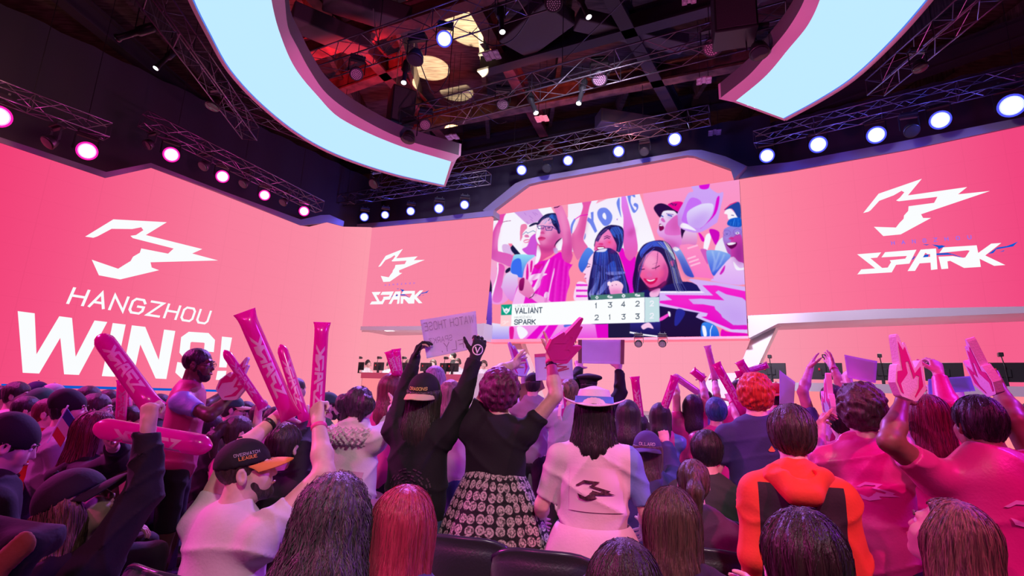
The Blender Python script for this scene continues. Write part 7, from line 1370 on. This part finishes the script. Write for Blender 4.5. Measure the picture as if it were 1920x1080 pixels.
# small flag
f0 = px(97, 815, 3.3); f1 = px(125, 765, 3.3); fl_ = empty('hand_flag', f0, 'small flag with blue, white and red bands in front of the grey hoodie', 'flag'); MB().bar(f0-(f1-f0)*.3, f1+(f1-f0)*.1, .005, 6).build('flag_stick', card, fl_); w0 = px(141, 788, 3.3)-f1
for i, (cc, nm) in enumerate((((.03, .05, .26), 'blue_band'), ((.72, .60, .66), 'white_band'), ((.62, .03, .06), 'red_band'))):
    a = f1+(f0-f1)*(i/3); b = f1+(f0-f1)*((i+1)/3); MB().prism([a, a+w0, b+w0, b], (0, .004, 0)).build(nm, mat('flag_'+nm, cc, .8), fl_)
# phones
def phone(x, y, d, yaw, label, m=None):
    P = px(x, y, d); R3 = np.array(Matrix.Rotation(math.radians(yaw), 3, 'Z') @ Matrix.Rotation(math.radians(50), 3, 'X')); t = empty('phone', P, label, 'phone'); MB().box(P, (.072, .15, .010), R3).build('phone_body', m or mat('phone_pink', (.75, .05, .12), .3), t, bevel=.003); MB().box(P+R3 @ np.array([0, 0, .006]), (.064, .135, .002), R3).build('phone_screen', blackp, t)
_W, _dd, _n, _E, _s = beanL['grips']['R']; _q = _W+_dd*.10+nrm(_n)*.03; phone(*proj(_q), _q[1], -40, 'phone in a pink case held by the person in the knitted cap')
# ---- prints and skirts
def back_frame(I, up=0.0, right=0.0): return I['C'] + I['u']*up + I['r']*right - I['f']*.0
def on_back(I, objname, polys, wdt, up, right, m, nm, asp=1.0, mirror=False, lv=2, lift=.006):
    tgt = [c for c in I['root'].children if c.name.split('.')[0] == objname][0]; o = back_frame(I, up, right); T = subdiv(tris(polys), lv); return decal(nm, T, o-I['r']*wdt/2-I['f']*.25, I['r']*wdt, I['u']*wdt*asp, I['f'], tgt, m, tgt, lift)
darkpr = mat('dark_print', (.09, .025, .05), .7, noise=.8, nscale=60); whitepr = mat('white_print', (.85, .66, .80), .5); purplepr = mat('tonal_print', (.06, .028, .05), .6); badge = mat('orange_badge', (.85, .30, .10), .5)
on_back(hatl, 'dress_bodice', [[(-.12, -.10), (1.15, -.10), (1.12, .86), (-.10, .86)]], .215, -.235, .01, mat('cream_patch', (.80, .68, .69), .8), 'patch', lv=5)
on_back(hatl, 'dress_bodice', [EMBN], .20, -.20, .01, darkpr, 'emblem', lv=4, lift=.014); 
on_back(curly, 'jersey', [EMBN], .17, -.16, .0, whitepr, 'emblem', lv=3); on_back(blueh, 'jersey', [EMBN], .07, -.08, .02, whitepr, 'emblem', lv=1); on_back(bigman, 'jersey', [EMBN], .20, -.14, .04, whitepr, 'emblem', lv=3)
def disc(n=20, r0=0, r1=.5): return [[(.5+r1*math.cos(t), .5+r1*math.sin(t)) for t in np.linspace(0, 6.283, n, False)]]
on_back(redh, 'tee_shirt', [[(0, .2), (.5, .9), (1, .2), (.8, .0), (.2, 0)]], .040, -.085, .06, badge, 'badge', lv=1)
RG = []
for k in range(7):
    r1 = .5-.065*k; n = 26
    for i in range(n):
        if (i+k) % 3: a, b = 2*math.pi*i/n, 2*math.pi*(i+.8)/n; RG.append([(.5+(r1-.03)*math.cos(a), .5+(r1-.03)*math.sin(a)), (.5+r1*math.cos(a), .5+r1*math.sin(a)), (.5+r1*math.cos(b), .5+r1*math.sin(b)), (.5+(r1-.03)*math.cos(b), .5+(r1-.03)*math.sin(b))])
on_back(signer, 'long_sleeved_top', RG, .26, -.42, 0, purplepr, 'round_print', lv=0)
on_back(brownh, 'hoodie', [[(0, 1), (.2, .0), (.55, .35)], [(.25, .95), (.62, .42), (.95, .30), (.9, .95)]], .13, -.27, .20, bandm, 'pink_patch', lv=3)
wx = lambda t: [q.tolist() for q in strokes(t, .25, .7, .3, .16)[0]]
def cap_text(I, text, hgt, ang, up, m, back=False, asp=.7):
    t = [c for c in I['root'].children if c.name.split('.')[0] == 'cap'][0]; Q, W_ = strokes(text, 1, asp, .3, .18); dirv = rotv(I['hf'], I['hu'], ang); s = np.cross(I['hu'], dirv) ; o = I['hp'](0, -.012, up) + dirv*.35; T = subdiv(tris([q.tolist() for q in Q]), 1)
    decal('lettering', T, o-s*hgt*W_/2, s*hgt, I['hu']*hgt, -dirv, t, m, t, lift=.002)
yel = mat('yellow_thread', (.75, .62, .15), .6); cap_text(signer, 'DRAGONS', .016, math.pi, .055, yel); cap_text(capman, 'OVERWATCH', .010, -1.15, .072, card); cap_text(capman, 'LEAGUE', .011, -1.15, .056, mat('orange_thread', (.9, .35, .08), .6)); cap_text(navycap, 'OLLARD', .018, math.pi, .05, card)
# patterned skirt: black with rows of pale skull-like blots
sk = bpy.data.materials.new('skirt_print'); sk.use_nodes = True; N, L = nt(sk); b = N['Principled BSDF']; b.inputs['Roughness'].default_value = .85; tc = N.new('ShaderNodeTexCoord'); mp = N.new('ShaderNodeMapping'); L.new(tc.outputs['UV'], mp.inputs[0]); mp.inputs['Scale'].default_value = (1, 1, 1)
vo = N.new('ShaderNodeTexVoronoi'); vo.voronoi_dimensions = '2D'; vo.inputs['Scale'].default_value = 19; vo.inputs['Randomness'].default_value = .22; L.new(mp.outputs[0], vo.inputs['Vector']); r1 = N.new('ShaderNodeValToRGB'); e = r1.color_ramp.elements; e[0].position = 0; e[0].color = (.06, .05, .05, 1); e[1].position = .06; e[1].color = (.62, .56, .48, 1)
x = r1.color_ramp.elements.new(.20); x.color = (.52, .46, .42, 1); x = r1.color_ramp.elements.new(.24); x.color = (.10, .09, .09, 1); x = r1.color_ramp.elements.new(.30); x.color = (.58, .52, .46, 1); x = r1.color_ramp.elements.new(.43); x.color = (.50, .46, .42, 1); x = r1.color_ramp.elements.new(.47); x.color = (.012, .012, .014, 1)
L.new(vo.outputs['Distance'], r1.inputs[0]); n2 = N.new('ShaderNodeTexNoise'); n2.inputs['Scale'].default_value = 90; L.new(tc.outputs['Object'], n2.inputs['Vector']); r2 = N.new('ShaderNodeValToRGB'); r2.color_ramp.elements[0].position = .42; r2.color_ramp.elements[1].position = .5; mx = N.new('ShaderNodeMixRGB'); mx.blend_type = 'MULTIPLY'; mx.inputs[0].default_value = .75; L.new(n2.outputs['Fac'], r2.inputs[0]); L.new(r1.outputs[0], mx.inputs[1]); L.new(r2.outputs[0], mx.inputs[2]); L.new(mx.outputs[0], b.inputs['Base Color'])
def skirt(I, z0, z1, r0, r1_, m, nf, amp, name='skirt', ratio=.78, seed=0, thick=.006):
    P = I['P']; f, r = I['f'], I['r']; n = 120; k = 26; V = []
    for l in (0, 1):
        for j in range(k):
            t = j/(k-1); z = z0+(z1-z0)*t; R_ = r0+(r1_-r0)*(t**.75)-l*thick
            for i in range(n):
                a = 2*math.pi*i/n; w_ = 1+amp*t*(math.sin(nf*a+seed+1.2*math.sin(2*a))+.5*math.sin(nf*1.7*a+2+2*t)*.8*0)+amp*.5*t*math.sin(3*a+seed); p = P+r*math.cos(a)*R_*w_+f*math.sin(a)*R_*w_*ratio; V.append((p[0], p[1], z))
    F = []
    for l in (0, 1):
        for j in range(k-1):
            for i in range(n): q = [l*k*n+j*n+i, l*k*n+j*n+(i+1) % n, l*k*n+(j+1)*n+(i+1) % n, l*k*n+(j+1)*n+i]; F.append(q if l else q[::-1])
    for i in range(n): F.append([(k-1)*n+i, (k-1)*n+(i+1) % n, k*n+(k-1)*n+(i+1) % n, k*n+(k-1)*n+i])
    o = mesh_np(name, np.array(V), F, m, I['root'], True); uv = o.data.uv_layers.new(name='wrap'); vi = np.empty(len(o.data.loops), np.int32); o.data.loops.foreach_get('vertex_index', vi); loc = vi % (k*n); ii = (loc % n).reshape(-1, 4).astype(float); jj = (loc//n).reshape(-1, 4)
    wrap = (ii.max(1, keepdims=True)-ii > n/2); ii = ii+wrap*n; Rm = (r0+r1_)/2; U_ = np.stack([ii/n*2*math.pi*Rm*.9, z0+(z1-z0)*jj/(k-1)], -1).reshape(-1, 2); uv.data.foreach_set('uv', U_.astype(np.float32).ravel()); return o
skirt(afro, 1.13, .40, .150, .43, sk, 9, .06); skirt(hatl, hatl['P'][2]+.08, .50, .185, .34, coatc, 5, .05, 'dress_skirt', seed=1)
# fur collar and straps of the puffy coat
def fur(I, name='fur_collar'):
    C = I['C']; f, r, u = I['f'], I['r'], I['u']; F = Field()
    for a0 in np.linspace(-.25, math.pi+.25, 9): F.ell(C+u*.025-f*math.sin(a0)*.11+r*math.cos(a0)*.15, (.062, .062, .055), None, .03)
    def post(ff, X, Y, Z): return ff-.012*np.sin(95*X+2*np.sin(40*Z))*np.sin(90*Y)*np.sin(85*Z+3*np.sin(30*X))-.008*np.sin(170*X)*np.sin(160*Z+Y*60)
    return build_field(name, F, .0065, mat('cream_fur', (.88, .78, .80), .9, noise=.22, nscale=60, bump=.9, bscale=120), I['root'], post, pad=.02)
fur(furcoat); on_back(furcoat, 'coat', [[(0, 0), (.9, 0), (1.05, .1), (1.05, 1.0), (.8, 1.1), (.1, 1.1), (-.1, 1.0), (-.1, .1)]], .05, -.20, -.085, mat('grey_strap', (.22, .18, .20), .6), 'strap', 2.6, lv=2); on_back(furcoat, 'coat', [[(0, .1), (1, -.1), (1, .5), (0, .7)]], .14, -.22, .10, mat('rose_tab', (.60, .34, .42), .6), 'tab', .6, lv=3)
for k, mm in ((-.03, mat('rose_belt', (.58, .26, .38), .5)), (-.075, mat('grey_belt', (.34, .30, .34), .5))):
    P = furcoat['P']; n = 48; V = []
    for j, dz in enumerate((-.02, .02)):
        for i in range(n): a = 2*math.pi*i/n; V.append(P+furcoat['r']*math.cos(a)*.245+furcoat['f']*math.sin(a)*.185+(0, 0, .08+k+dz))
    mesh_np('belt', np.array(V), [[i, (i+1) % n, n+(i+1) % n, n+i] for i in range(n)], mm, furcoat['root'], True)
# emblem on the black gloves
gl = [c for c in signer['root'].children if c.name.split('.')[0] == 'glove'][-1]; W, dd, n, E, s_ = signer['grips']['R']; RI = []
for i in range(20): a0, a1 = 2*math.pi*i/20, 2*math.pi*(i+1)/20; RI.append([(.40*math.cos(a0), .40*math.sin(a0)), (.5*math.cos(a0), .5*math.sin(a0)), (.5*math.cos(a1), .5*math.sin(a1)), (.40*math.cos(a1), .40*math.sin(a1))])
RI += [[(-.28, .26), (-.14, .26), (.02, -.30), (-.05, -.36)], [(.28, .26), (.16, .26), (-.05, -.20), (-.02, -.34)]]
_o = W+dd*.05; decal('glove_emblem', subdiv(tris(RI), 1), _o, R0*.068, U0*.068, nrm(_o-CAMO), gl, mat('pale_glove_print', (.85, .70, .78), .6), gl, .004)
# white lanyard on the green top
I = greens; MB().path([I['C']+I['r']*math.cos(a)*.085*1.05-I['f']*math.sin(a)*.085+I['u']*(.035-.02*abs(math.cos(a))) for a in np.linspace(-.4, math.pi+.4, 18)], .007, 6).build('lanyard', card, I['root'], True)
# ---- chairs: the row between the camera and the standing people, and the left block
rows = [(1020, 1030, .89, 12, 'black chair back under the white dress, nearest the camera'), (868, 1004, .89, 14, 'black chair back below the patterned skirt'), (1356, 988, .89, 16, 'black chair back between the brown hair and the orange jacket'), (1655, 1030, .89, 16, 'black chair back below the hot pink jersey'), (1385, 935, .89, 16, 'black chair back behind the ponytail'), (690, 985, .89, 14, 'black chair back between the wavy hair and the pink hair'),
        (130, 1040, .89, 40, 'black chair back at the bottom left corner'), (300, 1066, .89, 25, 'dark red-lit chair back at the bottom edge left of the pale tee'), (22, 885, .89, 50, 'black chair back at the far left edge'), (62, 828, .89, 50, 'chair at the left with a pink-lit top, nearest the grey hoodie'), (85, 838, .89, 50, 'second chair with a pink-lit top in the left row'), (112, 848, .89, 50, 'third chair with a pink-lit top in the left row'), (590, 905, .89, 20, 'chair hidden behind the raised bare arm'), (1225, 890, .89, 16, 'chair right of the white dress'), (1900, 1040, .89, 10, 'chair at the bottom right corner')]
for x, y, z, yw, lb in rows: chair(x, y, z, yw, lb)
for I, lb in ((capman, 'chair under the man in the pale tee'), (wavy, 'chair under the woman with wavy violet hair'), (pinkh, 'chair under the woman with pink hair'), (brownh, 'chair under the person with loose brown hair'), (blonde, 'chair under the woman with streaked hair'), (pony, 'chair under the ponytail girl'), (greens, 'chair under the person in dark green'), (hoodL, 'chair under the black hoodie with raised arm')):
    P = I['P']; yw = math.degrees(math.atan2(I['f'][0], I['f'][1])); chair_at(P[0]+I['f'][0]*.04, P[1]+I['f'][1]*.04, yw, lb)

# jacket slung over the chair at the lower left
P = px(12, 1052, 1.55); jk = empty('draped_jacket', (P[0], P[1], 0), 'dark jacket with mustard lining slung over a chair at the lower left corner', 'jacket'); F = Field()
F.cap(P+(-.12, 0, .08), P+(.08, .02, .05), .05, .045, .05); F.cap(P+(-.12, -.04, .04), P+(-.12, -.08, -.45), .06, .09, .06, ((0, 1, 0), .5)); F.cap(P+(.06, -.04, .04), P+(.06, -.08, -.42), .05, .08, .06, ((0, 1, 0), .5))
build_field('jacket_shell', F, .012, blackc, jk, wrinkle(.009, 2.0)); F = Field(); F.cap(P+(.09, -.06, .06), P+(.02, -.11, -.05), .028, .03, .02, ((0, 1, 0), .5)); F.cap(P+(.02, -.11, -.05), P+(.04, -.14, -.40), .04, .05, .03, ((0, 1, 0), .45)); build_field('mustard_lining', F, .009, cloth('mustard', (.20, .085, .015)), jk, wrinkle(.005, 3.1)); MB().lathe([(.006, 0), (.010, .003), (.006, .006)], P+(.02, -.10, .09), (0, -1, .4), 12).build('snap_button', clampm, jk, True)
